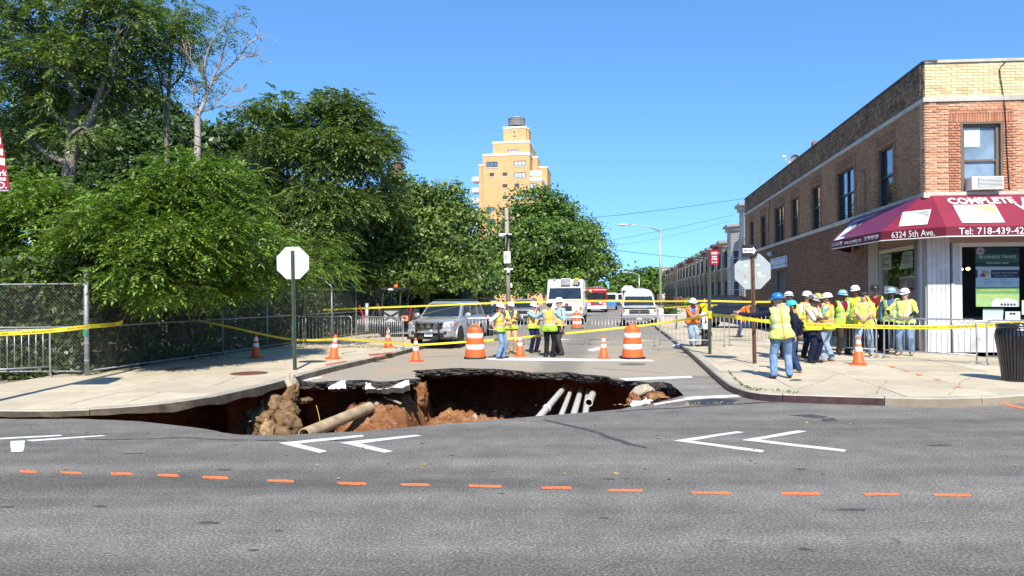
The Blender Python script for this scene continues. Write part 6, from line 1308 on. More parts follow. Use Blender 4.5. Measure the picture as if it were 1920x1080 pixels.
def make_barrel():
    t = thing('traffic_barrel', '', 'traffic barrel', (0, 0, 0), 0, 'orange and white barrels'); MB().rbox((-0.34, -0.34, 0), (0.34, 0.34, 0.05), 0.2, seg=5).build('rubber_base', BLACK, t)
    R = [(0.315, 0.052), (0.31, 0.10), (0.300, 0.27), (0.285, 0.28), (0.283, 0.44), (0.275, 0.45), (0.262, 0.62), (0.252, 0.63), (0.250, 0.78), (0.235, 0.80), (0.225, 0.90), (0.19, 0.96), (0.08, 0.965)]
    MB().lathe(R, 26).build('barrel_body', [CONE], t); MB().tube([(-0.10, 0, 0.95), (-0.085, 0, 1.03), (0.085, 0, 1.03), (0.10, 0, 0.95)], 0.022, 8, sy=1.6).build('handle', [CONE], t, True)
    for z0, r0, z1, r1 in ((0.285, 0.2875, 0.435, 0.2845), (0.635, 0.2545, 0.775, 0.2525)): MB().lathe([(r0, z0), (r0+0.003, z0+0.003), (r1+0.003, z1-0.003), (r1, z1)], 26).build('reflective_band', [BAND], t, True)
    return t
bar0 = make_barrel()
for i, (u, v, lab) in enumerate(((891, 672, 'left orange and white barrel beside the man with the clipboard'), (1186, 672, 'right orange and white barrel near the front of the white van'), (1082, 616, 'orange and white barrel far off in front of the white truck'))):
    o = bar0 if i == 0 else copy_tree(bar0); o.location = P(u, v, 0); o.rotation_euler = (0, 0, 0.3*i); o['label'] = lab
# ---------------------------------------------------------------- signs
GREENP = mat('dark_green_post', (0.045, 0.075, 0.05), 0.5, 0.2, 8, metal=0.2, dirt=(0.12, 0.06, 0.04)); BROWNP = mat('rusty_brown_post', (0.12, 0.06, 0.04), 0.55, 0.3, 8, metal=0.3, dirt=(0.2, 0.09, 0.05)); SIGNB = mat('white_sign_back', (0.70, 0.74, 0.76), 0.45, 0.04, 3); SIGNG = mat('grey_sign_back', (0.40, 0.45, 0.44), 0.4, 0.06, 3, metal=0.2, dirt=(0.42, 0.44, 0.42))
def u_post(H, m, parent, w=0.045, lean=0.0, holes=True):
    pr_ = [(-w, 0), (-w*0.5, 0), (-w*0.3, -w*0.7), (w*0.3, -w*0.7), (w*0.5, 0), (w, 0), (w, 0.006), (w*0.42, 0.006), (w*0.25, -w*0.6), (-w*0.25, -w*0.6), (-w*0.42, 0.006), (-w, 0.006)]
    o = MB().prism(pr_, -0.05, H).build('post', [m], parent); z = 0.15
    if holes:
        mb = MB()
        while z < H-0.05: mb.cbox((0, -w*0.705, z), (0.010, 0.002, 0.010)); z += 0.06
        mb.build('bolt_holes', [DARKM], parent)['kind'] = 'stuff'
    return o
def octagon(parent, zc, R, y, m, rot=0.0, th=0.004):
    pts = [(R*math.cos(math.pi/8+k*math.pi/4), R*math.sin(math.pi/8+k*math.pi/4)) for k in range(8)]; mb = MB(); n_ = 8; M4 = Rz(rot)
    vs = [M4 @ Vector((p[0], y-th/2, zc+p[1])) for p in pts]+[M4 @ Vector((p[0], y+th/2, zc+p[1])) for p in pts]
    return mb.add(vs, [tuple(range(8)), tuple(range(8, 16))[::-1]]+[(i, 8+i, 8+(i+1) % 8, (i+1) % 8) for i in range(8)]).build('sign_plate', [m], parent)
p_ = P(553, 694, ZL); t = thing('stop_sign', 'white back of an octagonal stop sign on a dark green post at the left corner', 'road sign', p_); zt_ = Z(549, 470, p_.y)-ZL; zc_ = Z(550.5, 493, p_.y)-ZL
t.rotation_euler = (0, -0.012, 0); u_post(zt_, GREENP, t, 0.048); R_ = 60/F*p_.y/2/math.cos(math.pi/8); octagon(t, zc_, R_, 0.012, SIGNB)
for z in (zc_-0.22, zc_+0.22): MB().tube([(0, -0.04, z), (0, 0.02, z)], 0.009, 6).build('bolt', GALV, t)
p_ = P(1415, 682, ZR); t = thing('stop_sign', 'grey back of an octagonal stop sign under a one way plate on a brown post', 'road sign', p_, -0.10); zt_ = Z(1409, 462, p_.y)-ZR; zc_ = Z(1409, 509, p_.y)-ZR; t.rotation_euler = (0, -0.012, -0.08)
u_post(zt_, BROWNP, t, 0.05); R_ = 66/F*p_.y/2/math.cos(math.pi/8); o = octagon(t, zc_, R_, 0.012, SIGNG)
for (x, z, w_, h, m) in ((-0.16, 0.15, 0.09, 0.05, LETTER_W), (0.14, 0.16, 0.09, 0.04, LETTER_W), (0.15, -0.05, 0.07, 0.06, LETTER_W), (0.22, -0.13, 0.16, 0.035, LETTER_W), (-0.19, -0.12, 0.07, 0.07, mat('pink_sticker', (0.6, 0.22, 0.22), 0.6)), (-0.17, -0.26, 0.07, 0.03, LETTER_W), (-0.36, 0.04, 0.03, 0.015, LETTER_K)):
    MB().box((x-w_/2, 0.004, zc_+z-h/2), (x+w_/2, 0.0095, zc_+z+h/2), M=Rz(0)).build('sticker', [m], t)
zo = Z(1402, 470, p_.y)-ZR; M4 = Tr(-0.09, -0.06, zo) @ Rz(0.12); w_, h = 0.40, 0.30
MB().box((-w_/2, -0.004, -h/2), (w_/2, 0.0, h/2), M=M4).build('one_way_plate', LETTER_K, t)
aw = [(-0.17, 0.0), (-0.17, 0.056), (0.095, 0.056), (0.095, 0.10), (0.178, 0.0), (0.095, -0.10), (0.095, -0.056), (-0.17, -0.056)]
MB().add([M4 @ Vector((x, -0.0065, z)) for x, z in aw], [tuple(range(8))[::-1]]).build('arrow', LETTER_W, t)
o = text('lettering', 'ONE WAY', 0.078, M4 @ Tr(-0.022, -0.0085, 0) @ Matrix.Rotation(math.pi/2, 4, 'X'), LETTER_K, t, wx=0.92, bold=0.002)
p_ = P(1331, 664, ZR); t = thing('parking_sign', 'red street parking sign on a slim green pole beside the hydrant', 'road sign', p_); zt_ = Z(1330, 470, p_.y)-ZR; u_post(zt_, GREENP, t, 0.05)
a = Z(1337, 469, p_.y)-ZR; b = Z(1337, 497, p_.y)-ZR; RED = mat('red_sign_face', (0.62, 0.015, 0.04), 0.45, 0.06); M4 = Tr(0.03, -0.04, 0) @ Rz(-0.95); MB().box((0.0, -0.004, b), (0.30, 0.0, a), M=M4).build('sign_plate', [RED], t); H_ = a-b
for fz, x0, x1, hh in ((0.80, 0.04, 0.26, 0.05), (0.72, 0.04, 0.26, 0.02), (0.54, 0.06, 0.24, 0.045), (0.38, 0.05, 0.10, 0.05), (0.38, 0.12, 0.25, 0.05)): MB().box((x0, -0.0075, b+H_*fz-hh/2), (x1, -0.0045, b+H_*fz+hh/2), M=M4).build('sign_print', LETTER_W, t)
MB().add([M4 @ Vector((x, -0.0065, b+H_*0.17+z)) for x, z in ((0.04, 0), (0.09, 0.04), (0.09, 0.012), (0.21, 0.012), (0.21, 0.04), (0.26, 0), (0.21, -0.04), (0.21, -0.012), (0.09, -0.012), (0.09, -0.04))], [tuple(range(10))[::-1]]).build('arrow', LETTER_W, t)
TAPE = mat('yellow_tape', (0.72, 0.58, 0.035), 0.45, 0.08, 6)
mb = MB(); rr_ = random.Random(3)
for k in range(16): z = 1.16+rr_.uniform(-.1, .1); a0 = rr_.uniform(0, 6); mb.tube([(0.06*math.cos(a0+j*1.1), 0.06*math.sin(a0+j*1.1)-0.01, z+rr_.uniform(-.03, .03)) for j in range(7)], 0.02, 4, cap=False)
tb = mb.build('tape_bundle', [TAPE]); tb.location = p_; tag(tb, 'bundle of yellow tape wound round the green parking sign pole', 'tape')
p_ = P(1268, 617, ZR); t = thing('sign_pole', 'thin dark sign pole farther along the right kerb beyond the leaning man', 'pole', p_); u_post(Z(1266, 500, p_.y)-ZR, GREENP, t, 0.05, holes=False); a = Z(1266, 502, p_.y)-ZR; MB().box((0.0, -0.05, a-0.45), (0.04, -0.04, a), M=Rz(-1.2)).build('sign_plate', [RED], t)
# street lamps
def street_lamp(base, H, arm, label, r=0.09):
    t = thing('street_lamp', label, 'street lamp', base, 0, 'street lamps'); MB().lathe([(r*2.2, 0), (r*2.2, 0.7), (r*1.3, 0.85)], 8).build('base', SHOPW, t); MB().lathe([(r, 0.8), (r*0.62, H)], 10).build('pole', GALV, t, True)
    e = Vector(arm); MB().tube([(0, 0, H-0.1), (e.x*0.25, e.y*0.25, H+0.2), (e.x*0.6, e.y*0.6, H+0.36), (e.x*0.82, e.y*0.82, H+0.40)], [r*0.5, r*0.42, r*0.36, r*0.3], 7).build('arm', GALV, t, True)
    MB().ell((e.x*0.93, e.y*0.93, H+0.38), (0.42, 0.17, 0.09), 12, 6).build('lamp_head', SHOPW, t, True); return t
p_ = P(1239, 598, ZR); H_ = Z(1237, 431, p_.y)-ZR; street_lamp(p_, H_, ((1160-1237)/F*p_.y, -0.4, 0), 'tall grey street lamp with an arm reaching left over the street', 0.11)
p_ = Vector((*D(1199, 600, 110).to_2d(), ZR)); H_ = Z(1199, 515, 110)-ZR; street_lamp(p_, H_, ((1170-1199)/F*110, 0, 0), 'distant street lamp near the end of the street', 0.10)
# utility pole
YU = 46.0; p_ = D(954, 600, YU); p_ = Vector((p_.x, YU, 0.0)); t = thing('utility_pole', 'weathered wooden utility pole with white boxes beside the street', 'utility pole', p_); t.rotation_euler = (0, -0.012, 0); W_OOD = mat('weathered_pole_wood', (0.34, 0.30, 0.255), 0.9, 0.2, 3, 0.4, dirt=(0.25, 0.22, 0.19)); H_ = Z(950, 390, YU)
MB().lathe([(0.15, 0), (0.115, H_)], 12).build('pole', [W_OOD], t, True); z = Z(950, 483, YU); k = YU/F; MB().rbox((-7*k, -0.35, z-11*k), (6*k, -0.15, z+11*k), 0.03).build('meter_box', WHITE, t)
MB().add([(-3*k+2.2*k*math.cos(a_*0.7)*1.6, -0.353, z+5*k*math.sin(a_*0.7)) for a_ in range(9)], [tuple(range(9))]).build('scrawl', GREYP, t)
z = Z(950, 505, YU); MB().cbox((0.05, -0.16, z), (17*k, 0.1, 3*k)).build('bracket', WHITE, t); MB().cbox((0.05, -0.2, z-4*k), (6*k, 0.16, 5*k)).build('clamp', SHOPW, t)
z = Z(950, 442, YU); MB().ell((-0.3, -0.2, z), (0.22, 0.1, 0.1), 8, 6).build('insulator', WHITE, t); MB().tube([(-0.5, -0.15, z+0.1), (0.3, -0.15, z+0.05)], 0.05, 6).build('cross_bracket', GALV, t); MB().tube([(-0.02, -0.17, z-1.4), (-0.05, -0.17, z-0.9), (0.05, -0.17, z-0.1), (0.02, -0.17, z+0.1)], 0.08, 6).build('cable_splice', DARKM, t)
MB().cbox((0.2, -0.1, Z(950, 535, YU)), (0.1, 0.1, 0.28)).build('tag_plate', WHITE, t)
# overhead wires
WIREM = mat('black_wire', (0.02, 0.02, 0.022), 0.6)
def wire(px, Y0, Y1, r, label):
    u0, u1 = px[0][0], px[-1][0]; pts = []
    for u, v in px: q = (u-u0)/(u1-u0); pts.append(D(u, v, 1/((1-q)/Y0+q/Y1)))
    tag(MB().tube(smooth_line(pts, 2), r, 5, cap=False).build('overhead_wire', WIREM), label, 'wire', 'overhead wires')
wire([(-120, 20), (0, 78), (130, 141), (259, 207), (370, 256), (463, 296), (560, 335), (640, 366), (760, 397), (860, 413), (948, 421)], 18, YU, 0.016, 'upper black wire sagging across the trees on the left')
wire([(-120, 62), (0, 115), (130, 168), (241, 218), (370, 274), (481, 318), (560, 346), (640, 372), (760, 404), (860, 424), (950, 442)], 18, YU, 0.02, 'lower black wire sagging across the trees on the left')
wire([(720, 402), (840, 407), (950, 414), (1110, 409), (1250, 393), (1405, 371)], 42, 52, 0.014, 'wire rising from the tower to the far roof corner of the brick building')
wire([(952, 441), (1050, 457), (1135, 467), (1220, 477), (1300, 485), (1380, 488)], YU, 70, 0.018, 'wire sloping down from the utility pole past the street lamp')
wire([(953, 470), (1060, 462), (1140, 452), (1250, 431), (1375, 403)], YU, 62, 0.012, 'wire rising past the street lamp to the tall clapboard house'); wire([(953, 474), (1060, 470), (1140, 463), (1250, 445), (1370, 414)], YU, 62, 0.008, 'thin faint wire just under the one that rises to the tall clapboard house')
# ---------------------------------------------------------------- barricade tape
def tape(pts, label, w=0.066, words=False, twist=0.5, mid=2):
    pts = smooth_line([Vector(p) for p in pts], mid); n_ = len(pts); o = pts[0]; t = thing('barricade_tape', label, 'tape', o, 0, 'yellow barricade tape'); L = []; acc = 0; Vv = []
    for i, p in enumerate(pts):
        d = (pts[min(i+1, n_-1)]-pts[max(i-1, 0)]).normalized(); a = twist*fbm(acc, 3.3, o.x, 2, 0.5); sd = d.cross(up).normalized(); u_ = (up*math.cos(a)+sd*math.sin(a)); L.append(acc)
        Vv += [p-o+u_*w/2, p-o-u_*w/2]; acc += (pts[min(i+1, n_-1)]-p).length
    MB().add(Vv, [(2*i, 2*i+1, 2*i+3, 2*i+2) for i in range(n_-1)]).build('ribbon', [TAPE], t, True)
    if words:
        s_ = 0.12; base = text('lettering', 'POLICE LINE DO NOT CROSS', w*0.62, Matrix.Identity(4), LETTER_K, t, 'LEFT', 0.0); V0 = np.array([v.co for v in base.data.vertices]); wid = V0[:, 0].max(); F0 = [tuple(p.vertices) for p in base.data.polygons]; bpy.data.objects.remove(base)
        P_ = np.array([p-o for p in pts]); Ls = np.array(L)
        while s_+wid*0.8 < acc:
            sx_ = s_+V0[:, 0]*0.8; q = np.stack([np.interp(sx_, Ls, P_[:, k]) for k in range(3)], 1); tn = Vector((pts[-1]-pts[0])); side = tn.cross(up).normalized()
            if side.y > 0: side = -side
            q[:, 2] += V0[:, 1]; q += np.array(side)*0.012; MB().add([tuple(v) for v in q], F0).build('lettering', LETTER_K, t); s_ += wid*0.8+0.25
    return t
tape([D(-60, 629, 15.6), D(60, 623, 16), D(120, 618, 16.3), D(165, 612, 16.55), D(200, 610, 17.3), D(224, 607, 17.8), D(230, 603, 17.9)], 'yellow tape across the fence at the far left', 0.09, True, 0.2)
tape([D(361, 600, 22.2), D(420, 610, 22.3), D(500, 629, 22.6), D(560, 639, 23), D(630, 636, 21.9)], 'yellow tape sagging from the fence to the leaning cone')
tape([D(362, 601, 22.2), D(358, 610, 22.2), D(361, 626, 22.2)], 'short end of yellow tape hanging on the fence', 0.12)
tape([D(632, 635, 21.9), D(663, 637, 22.4), D(760, 645, 23), D(790, 647, 23.4), D(873, 641, 23.9), D(920, 638, 24), D(1008, 630, 24.2), D(1061, 625, 24.2), D(1171, 614, 24), D(1232, 607, 23.6), D(1281, 600, 22.8), D(1329, 590, 21.8)], 'long yellow tape from the leaning cone across the street to the green pole')
tape([D(606, 581, 29), D(700, 577, 29), D(814, 573, 29), D(897, 569, 29), D(1000, 566, 29), D(1120, 564, 28.5), D(1240, 565, 28), D(1332, 564, 27), D(1400, 566, 26.5), D(1445, 566, 26)], 'high yellow tape stretched across the whole street in front of the parked trucks')
tape([D(1245, 577, 40), D(1275, 575, 39), D(1312, 572, 38), D(1345, 572, 37)], 'thin yellow tape far along the right sidewalk')
tape([D(1334, 590, 21.6), D(1356, 592, 20), D(1377, 595, 17.6), D(1400, 598, 18.2), D(1433, 602, 18.6)], 'yellow tape from the green pole held by the pointing man', 0.085, False, 0.9)
tape([D(1433, 602, 18.6), D(1480, 606, 18.4), D(1527, 609.5, 18.4), D(1640, 613, 18.5), D(1778, 614, 18.4), D(1871, 609, 18), D(1960, 600, 17.4)], 'printed yellow tape running along the right crowd barriers', 0.095, True, 0.15)
# ---------------------------------------------------------------- hydrant, litter bin, covers
p_ = P(1322, 649, ZR); t = thing('fire_hydrant', 'black fire hydrant with a silver cap beside the green pole', 'fire hydrant', p_); SIL = mat('silver_paint', (0.66, 0.66, 0.64), 0.4, 0.1, 6, metal=0.4)
MB().lathe([(0.17, 0), (0.17, 0.05), (0.125, 0.06), (0.12, 0.52), (0.15, 0.53), (0.15, 0.58)], 14).build('barrel', BLACK, t, True); MB().lathe([(0.155, 0.581), (0.155, 0.61), (0.13, 0.68), (0.06, 0.76), (0.03, 0.77), (0.03, 0.82)], 14).build('bonnet', [SIL], t, True)
for d in (-1, 1): MB().lathe([(0.055, 0.0), (0.055, 0.09), (0.065, 0.09), (0.065, 0.14), (0.03, 0.15)], 10, M=Tr(d*0.1, 0, 0.42) @ Matrix.Rotation(d*math.pi/2, 4, 'Y')).build('nozzle', BLACK, t, True)
MB().lathe([(0.075, 0.0), (0.075, 0.08), (0.09, 0.08), (0.09, 0.13), (0.03, 0.14)], 10, M=Tr(0, -0.09, 0.36) @ Matrix.Rotation(math.pi/2, 4, 'X')).build('nozzle', BLACK, t, True)
p_ = P(1905, 714, ZR); t = thing('litter_bin', 'black slatted litter bin on the sidewalk at the right edge', 'litter bin', p_); k = 0.0102; BINM = mat('black_bin_steel', (0.014, 0.014, 0.017), 0.28, 0.2, 6, coat=0.4)
prof = [(0.235, 0.03), (0.30, 0.5), (0.345, 0.80), (0.355, 0.90), (0.335, 1.0), (0.315, 1.04)]; slat = None
for i in range(34):
    a = 2*math.pi*i/34
    if slat is None:
        mb = MB(); w_ = 0.020; mb.loft([[(r_, -w_*r_/0.3, z), (r_, w_*r_/0.3, z), (r_-0.008, w_*r_/0.3, z), (r_-0.008, -w_*r_/0.3, z)] for r_, z in prof]); slat = mb.build('slat', [BINM], t).data; t.children[-1].rotation_euler = (0, 0, a)
    else: o = link('slat', slat, t); o.rotation_euler = (0, 0, a)
MB().lathe([(0.20, 0.0), (0.245, 0.0), (0.245, 0.035), (0.20, 0.035)], 26).build('base_ring', [BINM], t); MB().lathe([(0.305, 1.03), (0.33, 1.035), (0.335, 1.085), (0.325, 1.12), (0.27, 1.125), (0.265, 1.1), (0.305, 1.08)], 30).build('top_ring', [BINM], t, True)
MB().lathe([(0.17, 0.05), (0.285, 0.98)], 20).build('liner', [mat('bin_liner', (0.012, 0.012, 0.013), 0.6)], t)
o = text('lettering', 'supports a clean', 0.045, Matrix.Identity(4), LETTER_W, t, 'CENTER', 0.0)
for v in o.data.vertices: a = -math.pi/2+v.co.x/0.337; v.co = Vector((0.3375*math.cos(a), 0.3375*math.sin(a), 1.06+v.co.y))
RUST = mat('rusty_iron', (0.20, 0.085, 0.055), 0.75, 0.3, 9, 0.5, metal=0.3, dirt=(0.10, 0.05, 0.04), dscale=4)
def manhole(p, r, label, m):
    t = thing('manhole_cover', label, 'manhole cover', p); MB().lathe([(r, 0.0), (r, 0.008), (r*0.93, 0.009), (r*0.93, 0.005), (0.001, 0.005)], 32).build('cover_plate', [m], t)
    mb = MB()
    for i in range(-6, 7):
        for j in range(-6, 7):
            x, y = i*r/7.2, j*r/7.2
            if math.hypot(x, y) < r*0.86: mb.box((x-r*0.04, y-r*0.04, 0.0055), (x+r*0.04, y+r*0.04, 0.0095))
    mb.build('tread_studs', [m], t)['kind'] = 'stuff'
manhole(P(467, 700, ZL+0.004), 0.42, 'rusty round manhole cover on the left sidewalk', RUST); manhole(P(1186, 683, 0.003), 0.36, 'dusty round manhole cover in the street near the stop line', mat('dusty_iron', (0.17, 0.14, 0.11), 0.85, 0.2, 8, 0.4))
# banner at the left edge, on a pole that stands outside the frame
YBN = 12.0; p_ = P(-75, 830, ZL); q = D(-75, 400, YBN); base = Vector((q.x, YBN, 0)); t = thing('street_banner', 'red banner with white waves and lettering at the left edge', 'banner', base); MB().lathe([(0.09, 0), (0.07, 7)], 10).build('pole', [GREENP], t, True)
lo = lambda u, v: D(u, v, YBN)-base; RB = mat('red_banner_cloth', (0.30, 0.012, 0.03), 0.7, 0.1); mb = MB(); pts = [lo(-66, 356), lo(17.5, 359), lo(16, 340), lo(9, 290), lo(0, 245), lo(-14, 190), lo(-66, 190)]; mb.add(pts+[p+Vector((0, 0.01, 0)) for p in pts], [tuple(range(7)), tuple(range(7, 14))[::-1]]+[(i, 7+i, 7+(i+1) % 7, (i+1) % 7) for i in range(7)]); mb.build('banner_cloth', [RB], t)
MB().tube([(0, 0, lo(0, 356).z), lo(17, 358)], 0.015, 6).build('banner_rod', GALV, t); MB().tube([(0, 0, lo(0, 192).z), lo(-14, 192)], 0.015, 6).build('banner_rod', GALV, t)
for va, vb in ((262, 274), (282, 294), (299, 312)):
    n_ = 7; U = [-66+(k/(n_-1))*(66+0.5+(va-255)*0.2) for k in range(n_)]; w1 = [lo(u, va-6*math.sin((u+66)/26)+0)+Vector((0, -0.006, 0)) for u in U]; w2 = [lo(u, vb-6*math.sin((u+66)/26))+Vector((0, -0.006, 0)) for u in U]; MB().add(w1+w2, [(n_+i, n_+i+1, i+1, i) for i in range(n_-1)]).build('white_wave', LETTER_W, t)
for s_, u, v, hh in (('rk', 6, 325, 0.13), ('ne', 5.5, 335, 0.11), ('D.', 5.5, 348, 0.15)): text('lettering', s_, hh, Tr(*lo(u, v)) @ Tr(0, -0.008, 0) @ Matrix.Rotation(math.pi/2, 4, 'X'), LETTER_W, t, depth=0.001, bold=0.003)
# ---------------------------------------------------------------- small litter, leaves, weeds
r = np.random.default_rng(70); pts = []
def scatter(px, z, n_):
    for _ in range(n_):
        (u0, v0), (u1, v1) = px; k = r.random(); q = P(u0+(u1-u0)*k+r.normal(0, 6), v0+(v1-v0)*k+r.normal(0, 1.2), z); pts.append((q.x, q.y, z+0.012))
for px, z, n_ in ((((1430, 744), (1700, 752)), 0.0, 150), (((1325, 702), (1400, 738)), 0.0, 90), (((1255, 655), (1320, 690)), 0.0, 60), (((1150, 760), (1420, 756)), 0.0, 110), (((565, 648), (760, 653)), ZL, 420), (((560, 654), (700, 650)), ZL, 260), (((1650, 748), (1690, 749)), 0.0, 60), (((200, 700), (480, 660)), ZL, 120)): scatter(px, z, n_)
for _ in range(70): q = P(r.uniform(0, 1920), r.uniform(760, 900), 0); pts.append((q.x, q.y, 0.012))
p = np.array(pts); V = leaf_quads(p, np.tile((0, 0, 2.0), (len(p), 1)), 0.03+0.05*r.random(len(p)), r, 2.0); DRY = leaf_mat('dry_leaf', (0.22, 0.12, 0.04), (0.45, 0.30, 0.12), (0.5, 0.12, 0.05), 0.1); tag(np_mesh('leaf_litter', V, np.arange(len(V)).reshape(-1, 4), DRY), 'dry fallen leaves scattered along kerbs and fence', 'leaves', kind='stuff')
pts = []
for line, z, n_ in (([(1366, 697), (1376, 710), (1390, 722), (1405, 730), (1440, 734), (1500, 738)], ZR, 190), ([(1322, 690), (1330, 697)], 0.0, 60), ([(1640, 746), (1700, 748)], 0.0, 160), ([(620, 655), (660, 650)], ZL, 60), ([(640, 664), (670, 660)], ZL, 40)):
    for _ in range(n_): k = r.random()*(len(line)-1); i = min(int(k), len(line)-2); f = k-i; q = P(line[i][0]+(line[i+1][0]-line[i][0])*f+r.normal(0, .6), line[i][1]+(line[i+1][1]-line[i][1])*f+r.normal(0, .5), z); pts.append((q.x, q.y, z+0.01+0.03*r.random()))
p = np.array(pts); V = leaf_quads(p, r.normal(0, 1, p.shape), 0.022+0.03*r.random(len(p)), r, 0.2); tag(np_mesh('weeds', V, np.arange(len(V)).reshape(-1, 4), LEAF_BSH), 'weeds growing in the sidewalk joint and kerb', 'weeds', kind='stuff')
def crumple(name, label, cat, c, rad, m, seed, sub=3): o = rock_mesh(name, (0, 0, rad[2]*0.8), rad, seed, 0.9, m, None, sub, 1.6, ridged=True); o.location = c; return tag(o, label, cat)
crumple('plastic_bag', 'crumpled pale blue plastic bag on the road below the steel kerb', 'litter', P(1540, 751, 0), (0.10, 0.06, 0.035), mat('pale_blue_plastic', (0.35, 0.55, 0.68), 0.35, 0.2, 9), 33); crumple('white_bag', 'crumpled white bag lying in the gutter near the leaning man', 'litter', P(1276, 652, 0), (0.22, 0.15, 0.06), LETTER_W, 35)
# ---------------------------------------------------------------- vehicles (front towards local -y)
TYRE = mat('tyre_rubber', (0.018, 0.018, 0.019), 0.8, 0.2, 8); RIMA = mat('alloy_rim', (0.42, 0.43, 0.44), 0.3, 0.1, 6, metal=0.8); CARGLASS = mat('car_glass', (0.018, 0.026, 0.03), 0.04, 0.4, 0.9, spec=0.9, coat=0.5)
CHROME = mat('chrome', (0.7, 0.71, 0.72), 0.12, 0.04, 4, metal=1.0); LAMPW = mat('headlight_glass', (0.62, 0.64, 0.64), 0.12, 0.25, 9, coat=0.8); AMBER = mat('amber_lamp', (0.75, 0.2, 0.02), 0.2, 0.1, coat=0.6); REDL = mat('red_lamp', (0.4, 0.01, 0.012), 0.2, 0.1, coat=0.6); PLATE = mat('licence_plate', (0.66, 0.68, 0.7), 0.45, 0.05); TRIMK = mat('black_plastic_trim', (0.022, 0.022, 0.023), 0.55, 0.2, 6)
def paint(name, c, metal=0.0): return mat(name, c, 0.32, 0.04, 1.2, metal=metal, coat=0.8, dirt=[x*0.8 for x in c], dscale=2)
SILVER = paint('silver_car_paint', (0.46, 0.48, 0.50), 0.5); BLACKP = paint('black_car_paint', (0.012, 0.013, 0.015)); WHITEP = paint('white_truck_paint', (0.76, 0.76, 0.75)); REDP = paint('red_truck_paint', (0.42, 0.012, 0.02)); BLUEP = paint('blue_truck_paint', (0.05, 0.22, 0.55))
def wheel(parent, x, y, r, w=0.24):
    sg = 1 if x > 0 else -1; R = Matrix.Rotation(math.pi/2*sg, 4, 'Y'); M4 = Tr(x, y, r) @ R; o = MB().lathe([(r*0.62, -w/2), (r*0.93, -w/2), (r, -w*0.3), (r, w*0.3), (r*0.93, w/2), (r*0.62, w/2)], 20, M=M4).build('wheel', [TYRE], parent, True)
    mb = MB(); mb.lathe([(r*0.63, w*0.30), (r*0.60, w*0.47), (r*0.52, w*0.36), (0.02, w*0.34)], 20, M=M4)
    for k in range(6): a = k*math.pi/3; mb.cbox((r*0.33*math.cos(a), r*0.33*math.sin(a), w*0.40), (r*0.5, r*0.12, w*0.08), M=M4 @ Tr(0, 0, 0) @ Matrix.Identity(4) if k % 3 == 0 else M4)
    mb.build('rim', [RIMA], o, False)
def sec(y, zb, zt, hw, tuck=0.9, crown=0.03, shoulder=0.10):
    zm = zb+(zt-zb)*0.45
    h = [(hw*tuck, zb), (hw*0.985, zb+0.10*(zt-zb)+0.03), (hw, zm), (hw*0.985, zt-shoulder), (hw*0.93, zt-shoulder*0.35), (hw*0.80, zt), (hw*0.4, zt+crown*0.7), (0, zt+crown)]
    return [(x, y, z) for x, z in h]+[(-x, y, z) for x, z in h[-2::-1]]
def glass_panel(parent, pts, name='window', m=CARGLASS, off=0.008, shrink=0.94):
    pts = [Vector(p) for p in pts]; c = sum(pts, Vector())/len(pts); n_ = (pts[1]-pts[0]).cross(pts[-1]-pts[0]).normalized(); q = [c+(p-c)*shrink+n_*off for p in pts]; return MB().add(q, [tuple(range(len(q)))]).build(name, [m], parent)
